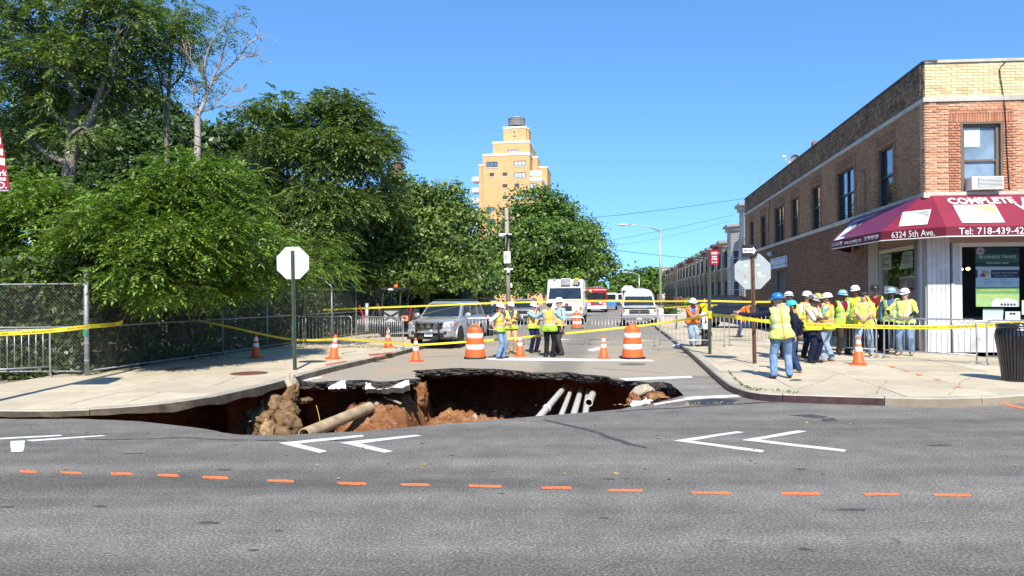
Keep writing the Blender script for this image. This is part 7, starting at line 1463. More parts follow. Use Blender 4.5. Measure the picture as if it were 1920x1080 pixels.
def suv(label, loc, yaw, pm, grp='cars parked along the street', near=False, L=4.75, Wd=1.85, H=1.78, cat='car'):
    t = thing('parked_car', label, cat, loc, yaw, grp); hw = Wd/2; f = -L/2; r_ = L/2
    secs = [sec(f+0.0, 0.50, 0.96, hw*0.80), sec(f+0.07, 0.40, 1.02, hw*0.90), sec(f+0.35, 0.34, 1.07, hw*0.985), sec(f+0.9, 0.32, 1.11, hw), sec(f+1.32, 0.32, 1.155, hw), sec(f+2.2, 0.32, 1.16, hw), sec(r_-0.5, 0.32, 1.16, hw), sec(r_-0.1, 0.36, 1.15, hw*0.97), sec(r_, 0.48, 1.1, hw*0.9)]
    MB().loft(secs).build('body', [pm], t, autos=38)
    yb0, yb1, yt0, yt1, hb, ht, zb, zr = f+1.22, r_-0.10, f+1.98, r_-0.32, hw*0.90, hw*0.72, 1.14, H
    def rc(k, side): return None
    G_ = lambda y0, y1, h, z, c=0.0: [(-h, y0, z), (h, y0, z), (h, y1, z), (-h, y1, z)]
    gs = [[(-hb, yb0, zb), (hb, yb0, zb), (hb, yb1, zb), (-hb, yb1, zb)], [(-ht-0.02, yt0-0.03, zr-0.07), (ht+0.02, yt0-0.03, zr-0.07), (ht+0.02, yt1+0.03, zr-0.07), (-ht-0.02, yt1+0.03, zr-0.07)], [(-ht*0.9, yt0+0.12, zr-0.005), (ht*0.9, yt0+0.12, zr-0.005), (ht*0.9, yt1-0.1, zr-0.005), (-ht*0.9, yt1-0.1, zr-0.005)]]
    MB().loft(gs).build('cabin', [pm], t, bevel=0.025)
    def on(s_, a, b): # point on the glasshouse flank: a along (0 front..1 rear), b height
        y = (yb0+(yb1-yb0)*a)*(1-b)+(yt0-0.03+(yt1+0.06-yt0)*a)*b; x = (hb*(1-b)+(ht+0.02)*b)*s_; return Vector((x, y, zb+(zr-0.07-zb)*b))
    glass_panel(t, [(-hb, yb0, zb), (hb, yb0, zb), (ht+0.02, yt0-0.03, zr-0.07), (-ht-0.02, yt0-0.03, zr-0.07)], 'windscreen', shrink=0.90)
    glass_panel(t, [(hb, yb1, zb), (-hb, yb1, zb), (-ht-0.02, yt1+0.03, zr-0.07), (ht+0.02, yt1+0.03, zr-0.07)], 'rear_window', shrink=0.86)
    for s_ in (1, -1):
        for a0, a1 in ((0.07, 0.36), (0.39, 0.66), (0.70, 0.93)):
            q = [on(s_, a0, 0.10), on(s_, a1, 0.10), on(s_, a1, 0.88), on(s_, a0+0.02, 0.88)]; glass_panel(t, q if s_ > 0 else q[::-1], 'side_window', shrink=0.97)
    for x in (-hw+0.10, hw-0.10):
        for y in (f+0.92, r_-1.0):
            wheel(t, x, y, 0.385); sg = 1 if x > 0 else -1; pts = [(math.cos(math.pi*k/12)*0.47, math.sin(math.pi*k/12)*0.47) for k in range(13)]
            MB().add([(sg*(hw+0.004), y+a, 0.385+b) for a, b in pts], [tuple(range(13)) if sg < 0 else tuple(range(13))[::-1]]).build('wheel_well', [TRIMK], t); MB().tube([(sg*(hw-0.01), y+a*1.04, 0.385+b*1.04) for a, b in pts], 0.04, 6).build('wheel_arch', [pm], t, True)
    for s_ in (1, -1):
        MB().ell((s_*(hw+0.11), yb0+0.32, 1.22), (0.13, 0.07, 0.10), 10, 6).build('mirror', [pm], t, True)
        q = [(s_*hw*0.60, f-0.005, 0.80), (s_*hw*0.86, f+0.05, 0.80), (s_*hw*0.955, f+0.30, 0.86), (s_*hw*0.93, f+0.28, 1.02), (s_*hw*0.80, f+0.06, 0.995), (s_*hw*0.58, f+0.0, 0.97)]; q = [Vector(p)+Vector((s_*0.012, -0.02, 0.01)) for p in q]; q2 = [p+Vector((-s_*0.02, 0.09, 0)) for p in q]
        MB().loft([q, q2] if s_ < 0 else [q[::-1], q2[::-1]]).build('headlight', [LAMPW], t); MB().tube([(s_*hw*0.92, f+0.235, 0.93), (s_*hw*0.96, f+0.33, 0.94)], 0.05, 6).build('indicator', [AMBER], t)
        MB().lathe([(0.07, 0), (0.07, 0.02), (0.05, 0.024), (0.001, 0.01)], 12, M=Tr(s_*hw*0.68, f+0.01, 0.60) @ Matrix.Rotation(math.pi/2, 4, 'X')).build('fog_light', [TRIMK], t)
        MB().cbox((s_*hw*0.88, r_-0.03, 0.98), (0.14, 0.1, 0.3)).build('tail_light', [REDL], t); MB().tube([(s_*ht*0.86, yt0+0.35, zr+0.04), (s_*ht*0.86, yt1-0.2, zr+0.04)], 0.022, 6).build('roof_rail', [TRIMK], t)
    for k in range(3): MB().tube([(-ht*0.86, yt0+0.55+0.7*k, zr+0.055), (ht*0.86, yt0+0.55+0.7*k, zr+0.055)], 0.018, 6).build('roof_bar', [TRIMK], t)
    MB().box((-hw*0.56, f-0.022, 0.74), (hw*0.56, f+0.06, 0.965)).build('grille', [TRIMK], t); MB().box((-hw*0.62, f-0.01, 0.46), (hw*0.62, f+0.05, 0.60)).build('lower_intake', [TRIMK], t)
    MB().cbox((0, f-0.045, 0.55), (0.31, 0.015, 0.16)).build('licence_plate', [PLATE], t); MB().box((-hw*0.90, f-0.01, 0.605), (hw*0.90, f+0.2, 0.735)).build('bumper', [pm], t, bevel=0.03)
    MB().cbox((hw*0.25, f+1.25+0.16, 1.2), (0.16, 0.01, 0.05), M=Tr(0, 0, 0)).build('permit_card', [PLATE], t)
    if near:
        for s_ in (1, -1): MB().add([(s_*0.22, f-0.028, 0.965), (s_*0.40, f-0.028, 0.965), (s_*0.28, f-0.028, 0.755), (s_*0.16, f-0.028, 0.755)], [(0, 1, 2, 3)[::-s_]]).build('grille_blade', [CHROME], t)
        for k in range(4): MB().cbox((0, f-0.024, 0.78+0.045*k), (hw*1.08, 0.01, 0.012)).build('grille_bar', [mat('dark_chrome', (0.16, 0.16, 0.17), 0.25, 0.1, metal=0.8)], t)
        MB().lathe([(0.062, 0), (0.078, 0.006), (0.085, 0), (0.078, -0.006), (0.062, 0)], 20, M=Tr(0, f-0.04, 0.865) @ Matrix.Rotation(math.pi/2, 4, 'X')).build('emblem', [CHROME], t, True); MB().cbox((0, f-0.042, 0.865), (0.18, 0.012, 0.035)).build('emblem_bar', [CHROME], t)
        for x in (-0.43, 0.43): MB().tube([(x, f-0.02, 0.42), (x*1.02, f-0.14, 0.55), (x*1.02, f-0.16, 0.95), (x, f-0.08, 1.02)], 0.036, 8).build('guard_upright', [BLACK], t, True)
        MB().tube([(-0.43, f-0.15, 0.70), (0.43, f-0.15, 0.70)], 0.03, 8).build('guard_bar', [CHROME], t, True); MB().tube([(-0.60, f-0.06, 0.98), (-0.43, f-0.12, 1.0), (0.43, f-0.12, 1.0), (0.60, f-0.06, 0.98)], 0.022, 8).build('guard_bar', [CHROME], t, True)
        MB().box((-hw*0.94, f+0.0, 0.36), (hw*0.94, f+0.3, 0.45)).build('valance', [TRIMK], t, bevel=0.02)
        for s_ in (1, -1):
            for y in (f+1.9, f+2.95): MB().tube([(s_*(hw+0.004), y, 0.42), (s_*(hw+0.006), y, 0.8), (s_*(hw*0.985), y, 1.1)], 0.005, 4).build('door_seam', [TRIMK], t); MB().cbox((s_*(hw+0.01), y-0.18, 0.98), (0.03, 0.16, 0.035)).build('door_handle', [pm], t)
        for k_, (x0, x1) in enumerate(((-0.12, -0.085), (-0.07, -0.035), (-0.02, 0.015), (0.03, 0.06), (0.075, 0.11))): MB().box((x0, f-0.0545, 0.52), (x1, f-0.0530, 0.58)).build('plate_print', [mat('blue_plate_print', (0.08, 0.14, 0.36), 0.5)], t)
    return t
YAW = -SA
def place(u, v, z=0.0): return P(u, v, z)
def along(front_px, L): p = P(*front_px, 0); return p+S*(L/2)
suv('silver car with a black and chrome front guard parked at the left kerb', along((816, 655), 4.75), YAW-0.10, SILVER, near=True, H=1.75)
suv('black car parked right behind the silver car with the front guard', D(898, 600, 38.5)*1.0-Vector((0, 0, D(898, 600, 38.5).z)), YAW, BLACKP)
suv('smaller looking silver car parked ahead of the white truck', Vector((D(985, 600, 52).x, 54, 0)), YAW, SILVER, L=4.6)
suv('black car standing by the side wall behind the brick building', Vector((D(1382, 600, 40).x, 40.5, ZR)), math.radians(58), BLACKP, H=1.72)
# white utility truck
p_ = P(1059, 609, 0); t = thing('utility_truck', 'white utility truck with roof air conditioner and yellow beacon', 'truck', p_, YAW); hw = 1.24; Lb = 7.2
side = [(0.0, 0.55), (0.0, 1.15), (0.10, 1.55), (0.34, 1.72), (0.72, 2.52), (0.78, 2.62), (0.95, 2.98), (1.25, 3.14), (Lb, 3.14), (Lb, 0.6), (3.0, 0.55)]
mb = MB(); n_ = len(side); cc = (2.0, 1.7)
def ring_(x, k): return [(x, y, z) for y, z in [((y-cc[0])*k+cc[0], (z-cc[1])*k+cc[1]) for y, z in side]]
mb.loft([ring_(-hw, 0.96), ring_(-hw+0.08, 1.0), ring_(hw-0.08, 1.0), ring_(hw, 0.96)]); mb.build('body', [WHITEP], t, autos=30)
glass_panel(t, [(-hw+0.06, 0.35, 1.74), (hw-0.06, 0.35, 1.74), (hw-0.12, 0.73, 2.53), (-hw+0.12, 0.73, 2.53)], 'windscreen', off=0.02, shrink=0.96)
for s_ in (-1, 1):
    q = [(s_*(hw+0.012), 0.60, 1.75), (s_*(hw+0.012), 1.75, 1.75), (s_*(hw+0.012), 1.75, 2.42), (s_*(hw+0.012), 0.92, 2.42)]; MB().add(q, [(0, 1, 2, 3)[::s_]]).build('side_window', [CARGLASS], t); MB().tube([(s_*hw, 0.5, 2.1), (s_*(hw+0.2), 0.3, 2.25)], 0.02, 5).build('mirror_arm', [TRIMK], t); MB().cbox((s_*(hw+0.22), 0.28, 2.05), (0.16, 0.06, 0.42)).build('mirror', [TRIMK], t)
    MB().box((s_*hw*0.60-0.16, -0.03, 0.98), (s_*hw*0.60+0.16, 0.03, 1.22)).build('headlight', [LAMPW], t); MB().box((s_*hw*0.88-0.08, -0.03, 0.98), (s_*hw*0.88+0.08, 0.05, 1.22)).build('indicator', [AMBER], t)
    for y in (1.0, 5.4): wheel(t, s_*(hw-0.14), y, 0.48, 0.28)
    for k in range(5): MB().box((s_*(hw+0.006)-0.006, 2.2+0.98*k, 0.75), (s_*(hw+0.006)+0.006, 3.14+0.98*k, 1.75)).build('locker_door', [WHITEP], t)
    MB().box((s_*(hw+0.003)-0.004, 1.9, 2.2), (s_*(hw+0.003)+0.004, Lb-0.1, 2.35)).build('red_stripe', [REDP], t); MB().tube([(s_*(hw-0.1), 1.9, 1.0), (s_*(hw+0.06), 1.85, 1.2), (s_*(hw+0.06), 1.85, 2.9), (s_*(hw-0.1), 1.9, 3.1)], 0.025, 6).build('grab_rail', [WHITEP], t)
MB().box((-hw*0.40, -0.04, 0.95), (hw*0.40, 0.03, 1.28)).build('grille', [TRIMK], t); MB().box((-hw, -0.16, 0.52), (hw, 0.10, 0.80)).build('bumper', [mat('grey_bumper', (0.25, 0.25, 0.26), 0.5, 0.1)], t, bevel=0.03)
for k in range(2): MB().tube([(-0.5+0.2, 0.34-0.03, 1.76), (0.1+0.5*k, 0.55, 2.15)], 0.012, 4).build('wiper', [TRIMK], t)
MB().rbox((-0.28, 0.62, 2.72), (0.38, 1.2, 3.2), 0.05).build('roof_unit', [WHITEP], t)
for i in range(4):
    for j in range(3): MB().box((-0.25+0.155*i, 0.60, 2.75+0.145*j), (-0.25+0.155*i+0.135, 0.618, 2.75+0.145*j+0.12)).build('unit_grille', [mat('grey_grille', (0.33, 0.33, 0.34), 0.6, 0.1)], t)
MB().tube([(0.78, 0.95, 3.05), (0.78, 0.95, 3.22)], 0.16, 10).build('beacon', [mat('yellow_beacon', (0.75, 0.52, 0.02), 0.4)], t); MB().cbox((0.72, 0.8, 2.88), (0.36, 0.3, 0.28)).build('beacon_mount', [SHOPG], t); MB().tube([(0.95, 0.72, 2.72), (0.95, 0.72, 2.95)], 0.07, 8).build('spot_lamp', [DARKM], t); MB().tube([(0.38, 0.75, 2.85), (0.55, 0.72, 2.68), (0.9, 0.74, 2.65)], 0.015, 5).build('hose', [DARKM], t)
MB().cbox((-0.75, 1.0, 3.16), (0.14, 0.14, 0.12)).build('roof_stub', [SHOPG], t); MB().cbox((0.15, -0.02, 1.42), (0.24, 0.05, 0.1)).build('hood_badge', [REDP], t)
# white high roofed van
p_ = P(1199, 612, 0); t = thing('van', 'white high roofed van facing the camera at the right kerb', 'van', p_, YAW); hw = 1.10
secs = [sec(0.0, 0.55, 1.08, hw*0.90), sec(0.08, 0.42, 1.18, hw*0.97), sec(0.6, 0.38, 1.26, hw), sec(0.95, 0.38, 1.30, hw), sec(2.0, 0.38, 1.34, hw), sec(5.4, 0.38, 1.34, hw), sec(5.5, 0.45, 1.30, hw*0.96)]; MB().loft(secs).build('body', [WHITEP], t, autos=40)
def vsec(y, z0, z1, hb, ht): return [(hb, y, z0), (ht+0.02, y, z0+(z1-z0)*0.6), (ht*0.93, y, z0+(z1-z0)*0.8), (ht*0.7, y, z0+(z1-z0)*0.94), (ht*0.3, y, z1), (-ht*0.3, y, z1), (-ht*0.7, y, z0+(z1-z0)*0.94), (-ht*0.93, y, z0+(z1-z0)*0.8), (-ht-0.02, y, z0+(z1-z0)*0.6), (-hb, y, z0)]
MB().loft([vsec(1.55, 1.25, 1.93, hw*0.96, hw*0.84), vsec(1.75, 1.25, 2.2, hw*0.97, hw*0.86), vsec(2.3, 1.25, 2.42, hw*0.97, hw*0.88), vsec(5.3, 1.25, 2.42, hw*0.97, hw*0.88), vsec(5.48, 1.25, 2.25, hw*0.95, hw*0.82)]).build('high_roof', [WHITEP], t, autos=50)
MB().loft([[(-hw*0.95, 0.95, 1.28), (hw*0.95, 0.95, 1.28), (hw*0.95, 1.6, 1.28), (-hw*0.95, 1.6, 1.28)], [(-hw*0.84, 1.52, 1.92), (hw*0.84, 1.52, 1.92), (hw*0.84, 1.62, 1.92), (-hw*0.84, 1.62, 1.92)]]).build('cab_front', [WHITEP], t)
glass_panel(t, [(-hw*0.95, 0.95, 1.28), (hw*0.95, 0.95, 1.28), (hw*0.84, 1.52, 1.92), (-hw*0.84, 1.52, 1.92)], 'windscreen', off=0.01, shrink=0.93)
MB().box((-hw*0.91, -0.005, 1.075), (hw*0.91, 0.12, 1.19)).build('hood_edge_band', [TRIMK], t, bevel=0.02); MB().box((-hw*0.58, -0.04, 0.80), (hw*0.58, 0.05, 1.07)).build('grille', [CHROME], t)
for s_ in (-1, 1):
    for k in range(2): MB().box((s_*0.32-0.26, -0.055, 0.83+0.115*k), (s_*0.32+0.26, -0.03, 0.915+0.115*k)).build('grille_opening', [TRIMK], t)
    MB().box((s_*hw*0.70-0.12, -0.035, 0.81), (s_*hw*0.70+0.12, 0.05, 1.05)).build('headlight', [LAMPW], t); MB().box((s_*hw*0.88-0.07, -0.03, 0.92), (s_*hw*0.88+0.07, 0.06, 1.06)).build('indicator', [AMBER], t); MB().cbox((s_*(hw+0.18), 1.2, 1.42), (0.28, 0.12, 0.24)).build('mirror', [TRIMK], t, bevel=0.03)
    for y in (0.85, 4.4): wheel(t, s_*(hw-0.12), y, 0.37, 0.26)
    MB().add([(s_*(hw*0.975), 1.7, 1.32), (s_*(hw*0.975), 2.5, 1.32), (s_*(hw*0.93), 2.5, 1.8), (s_*(hw*0.93), 1.85, 1.8)], [(0, 1, 2, 3)[::s_]]).build('side_window', [CARGLASS], t)
MB().box((-hw*0.98, -0.12, 0.56), (hw*0.98, 0.1, 0.74)).build('bumper', [mat('grey_bumper', (0.25, 0.25, 0.26), 0.5, 0.1)], t, bevel=0.03); MB().cbox((0, -0.13, 0.52), (0.32, 0.02, 0.16)).build('licence_plate', [PLATE], t)
# fire engine
p_ = Vector((D(1119, 600, 92).x, 92, 0)); t = thing('fire_engine', 'red fire engine with white bumper far behind the white truck', 'fire engine', p_, YAW); hw = 1.25
MB().rbox((-hw, 0, 0.65), (hw, 2.4, 2.75), 0.15).build('cab', [REDP], t); MB().rbox((-hw, 2.45, 0.65), (hw, 9, 2.7), 0.05).build('body', [REDP], t); MB().rbox((-hw, -0.45, 0.45), (hw, 0.1, 0.85), 0.1).build('bumper', [WHITEP], t); MB().box((-hw+0.12, -0.02, 1.65), (hw-0.12, 0.02, 2.45)).build('windscreen', [CARGLASS], t); MB().box((-hw-0.01, 0.0, 2.76), (hw+0.01, 2.3, 2.86)).build('cab_roof', [WHITEP], t); MB().rbox((-1.0, 0.2, 2.87), (1.0, 0.6, 3.05), 0.1).build('light_bar', [REDL], t)
MB().box((-0.3, -0.03, 0.95), (0.3, 0.0, 1.45)).build('grille', [CHROME], t); MB().lathe([(0.2, 0), (0.2, 0.02), (0.01, 0.03)], 14, M=Tr(0.45, -0.0, 1.3) @ Matrix.Rotation(math.pi/2, 4, 'X')).build('crest', [LETTER_W], t)
for s_ in (-1, 1):
    MB().box((s_*0.95-0.2, -0.03, 0.95), (s_*0.95+0.2, 0.0, 1.2)).build('headlight', [LAMPW], t); MB().tube([(s_*0.35, 1.5, 3.2), (s_*0.35, 9, 3.3)], 0.06, 6).build('ladder_rail', [GALV], t)
    for y in (1.0, 6.5): wheel(t, s_*(hw-0.16), y, 0.52, 0.3)
for k in range(12): MB().tube([(-0.35, 1.8+0.6*k, 3.22), (0.35, 1.8+0.6*k, 3.22)], 0.03, 5).build('ladder_rung', [GALV], t)
MB().rbox((-0.9, 2.6, 2.75), (0.9, 4.2, 3.15), 0.2).build('turntable', [GALV], t)
# blue and white truck, red pickup, pale bus: far down the street
p_ = Vector((D(1143, 600, 108).x, 108, 0)); t = thing('work_truck', 'white cabbed truck with a blue body beyond the fire engine', 'truck', p_, YAW)
MB().rbox((-1.05, 0.0, 0.6), (1.05, 2.0, 2.5), 0.2).build('cab', [WHITEP], t); MB().box((-0.9, -0.02, 1.5), (0.9, 0.02, 2.25)).build('windscreen', [CARGLASS], t); MB().rbox((-1.15, -0.5, 0.55), (1.15, 0.0, 1.3), 0.15).build('hood', [BLUEP], t); MB().rbox((-1.15, 2.1, 0.7), (1.15, 6, 1.5), 0.1).build('cargo_body', [BLUEP], t); MB().box((1.10, 0.2, 0.9), (1.9, 0.28, 2.4)).build('open_door', [WHITEP], t); MB().box((1.25, 0.19, 1.5), (1.8, 0.2, 2.25)).build('door_window', [CARGLASS], t)
for s_ in (-1, 1):
    for y in (0.4, 4.4): wheel(t, s_*0.98, y, 0.45, 0.28)
p_ = Vector((D(1166, 600, 135).x, 135, 0)); t = thing('red_pickup', 'dull red vehicle in the distance left of the white van roof', 'truck', p_, YAW); hw = 1.1
MB().rbox((-hw, 0, 0.5), (hw, 5, 1.55), 0.15).build('body', [mat('faded_red_paint', (0.36, 0.08, 0.09), 0.4, 0.1)], t); MB().rbox((-hw*0.9, 1.3, 1.553), (hw*0.9, 3.2, 2.3), 0.15).build('cabin', [CARGLASS], t); MB().box((-hw*0.85, 1.3, 2.303), (hw*0.85, 3.2, 2.38)).build('roof', [mat('faded_red_paint', (0.36, 0.08, 0.09), 0.4, 0.1)], t); MB().box((-0.7, -0.02, 0.8), (0.7, 0.0, 1.2)).build('grille', [CHROME], t)
for s_ in (-1, 1):
    for y in (0.9, 4.0): wheel(t, s_*(hw-0.1), y, 0.4)
p_ = Vector((D(1178, 600, 160).x, 160, 0)); t = thing('white_bus', 'white bus with a row of dark windows at the far end of the street', 'bus', p_, YAW); hw = 1.35
MB().rbox((-hw, 0, 0.5), (hw, 9, 3.9), 0.2).build('body', [WHITEP], t); MB().rbox((-hw*0.7, 0.4, 3.903), (hw*0.7, 8, 4.3), 0.3).build('roof_pod', [WHITEP], t)
for k in range(3): MB().box((-1.2+0.82*k, -0.02, 2.5), (-0.46+0.82*k, 0.0, 3.3)).build('window', [CARGLASS], t)
for s_ in (-1, 1):
    for y in (1.5, 7): wheel(t, s_*(hw-0.16), y, 0.5, 0.3)
# backhoe in the shade on the left
YK = 33.0; p_ = D(733, 600, YK); p_.z = ZL; t = thing('backhoe', 'black backhoe loader standing in the shade behind the slanting barrier', 'backhoe', p_, -0.1); k = YK/F
fx = lambda u: (u-733)*k; fz = lambda v: Z(733, v, YK)-ZL; MK = mat('black_machine_paint', (0.03, 0.03, 0.032), 0.4, 0.3, 3, coat=0.2)
for u0, u1 in ((715, 719), (750, 752)): 
    for y in (0, 1.4): MB().tube([(fx(u0), y, 1.0), (fx(u1), y, fz(543))], 0.04, 6).build('cab_post', [MK], t)
MB().rbox((fx(714), -0.2, fz(543)), (fx(756), 1.6, fz(539)), 0.1).build('cab_roof', [MK], t); MB().lathe([(0.09, fz(539)), (0.09, fz(536)), (0.05, fz(533))], 10, M=Tr(fx(741), 0.2, 0)).build('beacon', [mat('orange_beacon', (0.8, 0.16, 0.02), 0.3, coat=0.5)], t); MB().ell((fx(735), -0.2, fz(543)), (0.14, 0.05, 0.05), 10, 6).build('work_lamp', [LAMPW], t)
MB().rbox((fx(708), 0.2, 0.45), (fx(765), 2.4, 1.25), 0.1).build('body', [MK], t); MB().box((fx(720), -0.02, fz(603)), (fx(747), 0.2, fz(583))).build('counterweight', [mat('grey_machine_panel', (0.34, 0.36, 0.37), 0.5, 0.15)], t)
for a, b in (((720, 585), (747, 601)), ((747, 585), (720, 601))): MB().tube([(fx(a[0]), -0.05, fz(a[1])), (fx(b[0]), -0.05, fz(b[1]))], 0.035, 5).build('brace_bar', [MK], t)
MB().tube([(fx(703), -0.1, 0.3), (fx(700), -0.1, fz(590)), (fx(708), -0.1, fz(570)), (fx(718), -0.1, fz(605))], 0.09, 8).build('boom', [MK], t, True); MB().tube([(fx(690), -0.3, fz(620)), (fx(691), -0.3, fz(568))], 0.09, 8).build('hydraulic_ram', [GALV], t, True)
MB().tube([(fx(688), -0.35, fz(603)), (fx(677), -0.35, fz(572))], 0.04, 6).build('red_stabiliser', [REDP], t); MB().tube([(fx(769), -0.1, fz(600)), (fx(773), -0.1, fz(575))], 0.035, 6).build('red_stabiliser', [REDP], t); MB().box((fx(755), -0.15, fz(602)), (fx(767), 0.0, fz(592))).build('lamp_box', [mat('copper_lamp_box', (0.45, 0.28, 0.16), 0.5)], t); MB().box((fx(756), -0.17, fz(598)), (fx(763), -0.15, fz(594))).build('tail_light', [REDL], t)
for s_ in (fx(706), fx(765)): wheel(t, s_, 1.3, 0.62, 0.36)
# ---------------------------------------------------------------- people
def cloth(name, c, var=0.18, scale=7, dirt=None, bmp=0.5):
    if name in MATS: return MATS[name]
    m, n, l, p = nodes(name); co = n.new('ShaderNodeTexCoord').outputs['Object']
    mp = n.new('ShaderNodeMapping'); mp.inputs['Scale'].default_value = (1, 1, 0.45); l.new(co, mp.inputs[0])
    w = noise_tex(n, l, mp.outputs[0], 9, 4, 0.55, 1.2); f = noise_tex(n, l, co, scale, 4, 0.6)
    k = ramp(n, l, f, [(0.3, [x*(1-var) for x in c]), (0.7, [min(1, x*(1+var)) for x in c])])
    if dirt: k = mixc(n, l, math_n(n, l, 'MULTIPLY', ramp(n, l, noise_tex(n, l, co, 4.5, 4, 0.6), [(0.5, 0.0), (0.68, 1.0)]), 0.6), k, dirt)
    l.new(k, p.inputs['Base Color']); p.inputs['Roughness'].default_value = 0.85; p.inputs['Specular IOR Level'].default_value = 0.2; bump(n, l, p, w, bmp, 0.05); MATS[name] = m; return m
def vest_mat(name, upper, lower, stripe, silver=(0.62, 0.62, 0.60), split=1.06, belts=(1.05,), vx=0.105, zip_=None, hw=0.03):
    if name in MATS: return MATS[name]
    m, n, l, p = nodes(name); uv = n.new('ShaderNodeUVMap').outputs[0]; sx = n.new('ShaderNodeSeparateXYZ'); l.new(uv, sx.inputs[0]); X, Zz = sx.outputs['X'], sx.outputs['Y']
    co = n.new('ShaderNodeTexCoord').outputs['Object']; c = mixc(n, l, math_n(n, l, 'GREATER_THAN', Zz, split), lower, upper)
    def band(val, centre, half): return math_n(n, l, 'LESS_THAN', math_n(n, l, 'ABSOLUTE', math_n(n, l, 'SUBTRACT', val, centre)), half)
    ax = math_n(n, l, 'ABSOLUTE', X)
    def orr(a, b): return math_n(n, l, 'MAXIMUM', a, b)
    up_ = math_n(n, l, 'GREATER_THAN', Zz, belts[0])
    o = math_n(n, l, 'MULTIPLY', band(ax, vx, hw), up_); s_ = math_n(n, l, 'MULTIPLY', band(ax, vx, hw*0.55), up_)
    for b in belts: o = orr(o, band(Zz, b, hw*1.1)); s_ = orr(s_, band(Zz, b, hw*0.6))
    if stripe: c = mixc(n, l, o, c, stripe)
    c = mixc(n, l, s_, c, silver)
    if zip_: c = mixc(n, l, band(X, 0.0, 0.011), c, zip_)
    c = mixc(n, l, 1.0, c, ramp(n, l, noise_tex(n, l, co, 6, 4), [(0.3, 0.85), (0.7, 1.08)]), 'MULTIPLY'); c = mixc(n, l, 1.0, c, ramp(n, l, n.new('ShaderNodeObjectInfo').outputs['Random'], [(0.0, (0.74, 0.80, 0.80)), (1.0, (1.06, 1.02, 1.1))]), 'MULTIPLY')
    l.new(c, p.inputs['Base Color']); p.inputs['Roughness'].default_value = 0.8; p.inputs['Specular IOR Level'].default_value = 0.2
    mp = n.new('ShaderNodeMapping'); mp.inputs['Scale'].default_value = (1, 1, 0.4); l.new(co, mp.inputs[0]); bump(n, l, p, noise_tex(n, l, mp.outputs[0], 8, 4, 0.55, 1.0), 0.5, 0.05); MATS[name] = m; return m
LIME = (0.45, 0.68, 0.06); YEL = (0.80, 0.72, 0.14); ORG = (0.88, 0.22, 0.03)
V_TWO = vest_mat('vest_yellow_over_lime', (0.86, 0.62, 0.10), LIME, ORG); V_LIME = vest_mat('vest_lime_silver', (0.50, 0.70, 0.09), (0.50, 0.70, 0.09), None, zip_=(0.75, 0.15, 0.03)); V_PALE = vest_mat('vest_pale_yellow', (0.68, 0.78, 0.20), (0.68, 0.78, 0.20), None, silver=(0.72, 0.74, 0.72), belts=(1.10,), zip_=ORG)
V_YEL = vest_mat('vest_yellow_orange_stripes', YEL, (0.75, 0.82, 0.05), ORG, silver=(0.50, 0.46, 0.42)); V_ORG = vest_mat('vest_orange', (0.85, 0.20, 0.04), (0.85, 0.20, 0.04), (0.85, 0.35, 0.1), silver=(0.8, 0.55, 0.35), belts=(1.08,))
SK = {'fair': mat('fair_skin', (0.58, 0.33, 0.23), 0.55, 0.08, 9), 'tan': mat('tan_skin', (0.42, 0.22, 0.135), 0.55, 0.08, 9), 'dark': mat('dark_skin', (0.11, 0.055, 0.035), 0.5, 0.1, 9)}
JEANS = cloth('blue_jeans', (0.15, 0.25, 0.40), 0.25, 9, (0.30, 0.40, 0.52)); JEANSD = cloth('dark_jeans', (0.025, 0.05, 0.12), 0.25, 9, (0.06, 0.1, 0.2)); JEANSL = cloth('faded_jeans', (0.27, 0.37, 0.50), 0.25, 9, (0.5, 0.56, 0.62))
KHAKI = cloth('khaki_trousers', (0.52, 0.36, 0.20)); NAVY = cloth('navy_cloth', (0.012, 0.016, 0.04)); BLKC = cloth('black_cloth', (0.012, 0.012, 0.013)); GREYC = cloth('charcoal_trousers', (0.055, 0.055, 0.06)); SKYB = cloth('light_blue_shirt', (0.30, 0.52, 0.75), 0.1); WHTC = cloth('white_shirt', (0.72, 0.72, 0.72), 0.06); MINT = cloth('mint_shirt', (0.42, 0.72, 0.55), 0.08); MAROON = cloth('dark_red_shirt', (0.16, 0.012, 0.016)); CAMO = cloth('camouflage_shirt', (0.07, 0.085, 0.05), 0.6, 14); BLUES = cloth('blue_shirt', (0.10, 0.14, 0.42), 0.25, 12); YELS = cloth('yellow_jacket', (0.80, 0.58, 0.02), 0.1); LIMES = cloth('lime_jacket', (0.70, 0.74, 0.16), 0.08); DENIMS = cloth('denim_shirt', (0.08, 0.15, 0.30), 0.2)
BOOT = mat('tan_boot_leather', (0.42, 0.25, 0.11), 0.7, 0.2, 9); SHOE = mat('black_shoe_leather', (0.02, 0.018, 0.017), 0.5, 0.2, 9); HAIRK = mat('black_hair', (0.02, 0.015, 0.012), 0.7, 0.3, 20); HAIRG = mat('grey_hair', (0.28, 0.26, 0.24), 0.8, 0.2, 20); HAIRB = mat('brown_hair', (0.09, 0.05, 0.03), 0.7, 0.3, 20); EYEM = mat('eye_dark', (0.03, 0.02, 0.018), 0.3); LIPM = mat('lip', (0.30, 0.11, 0.09), 0.6)
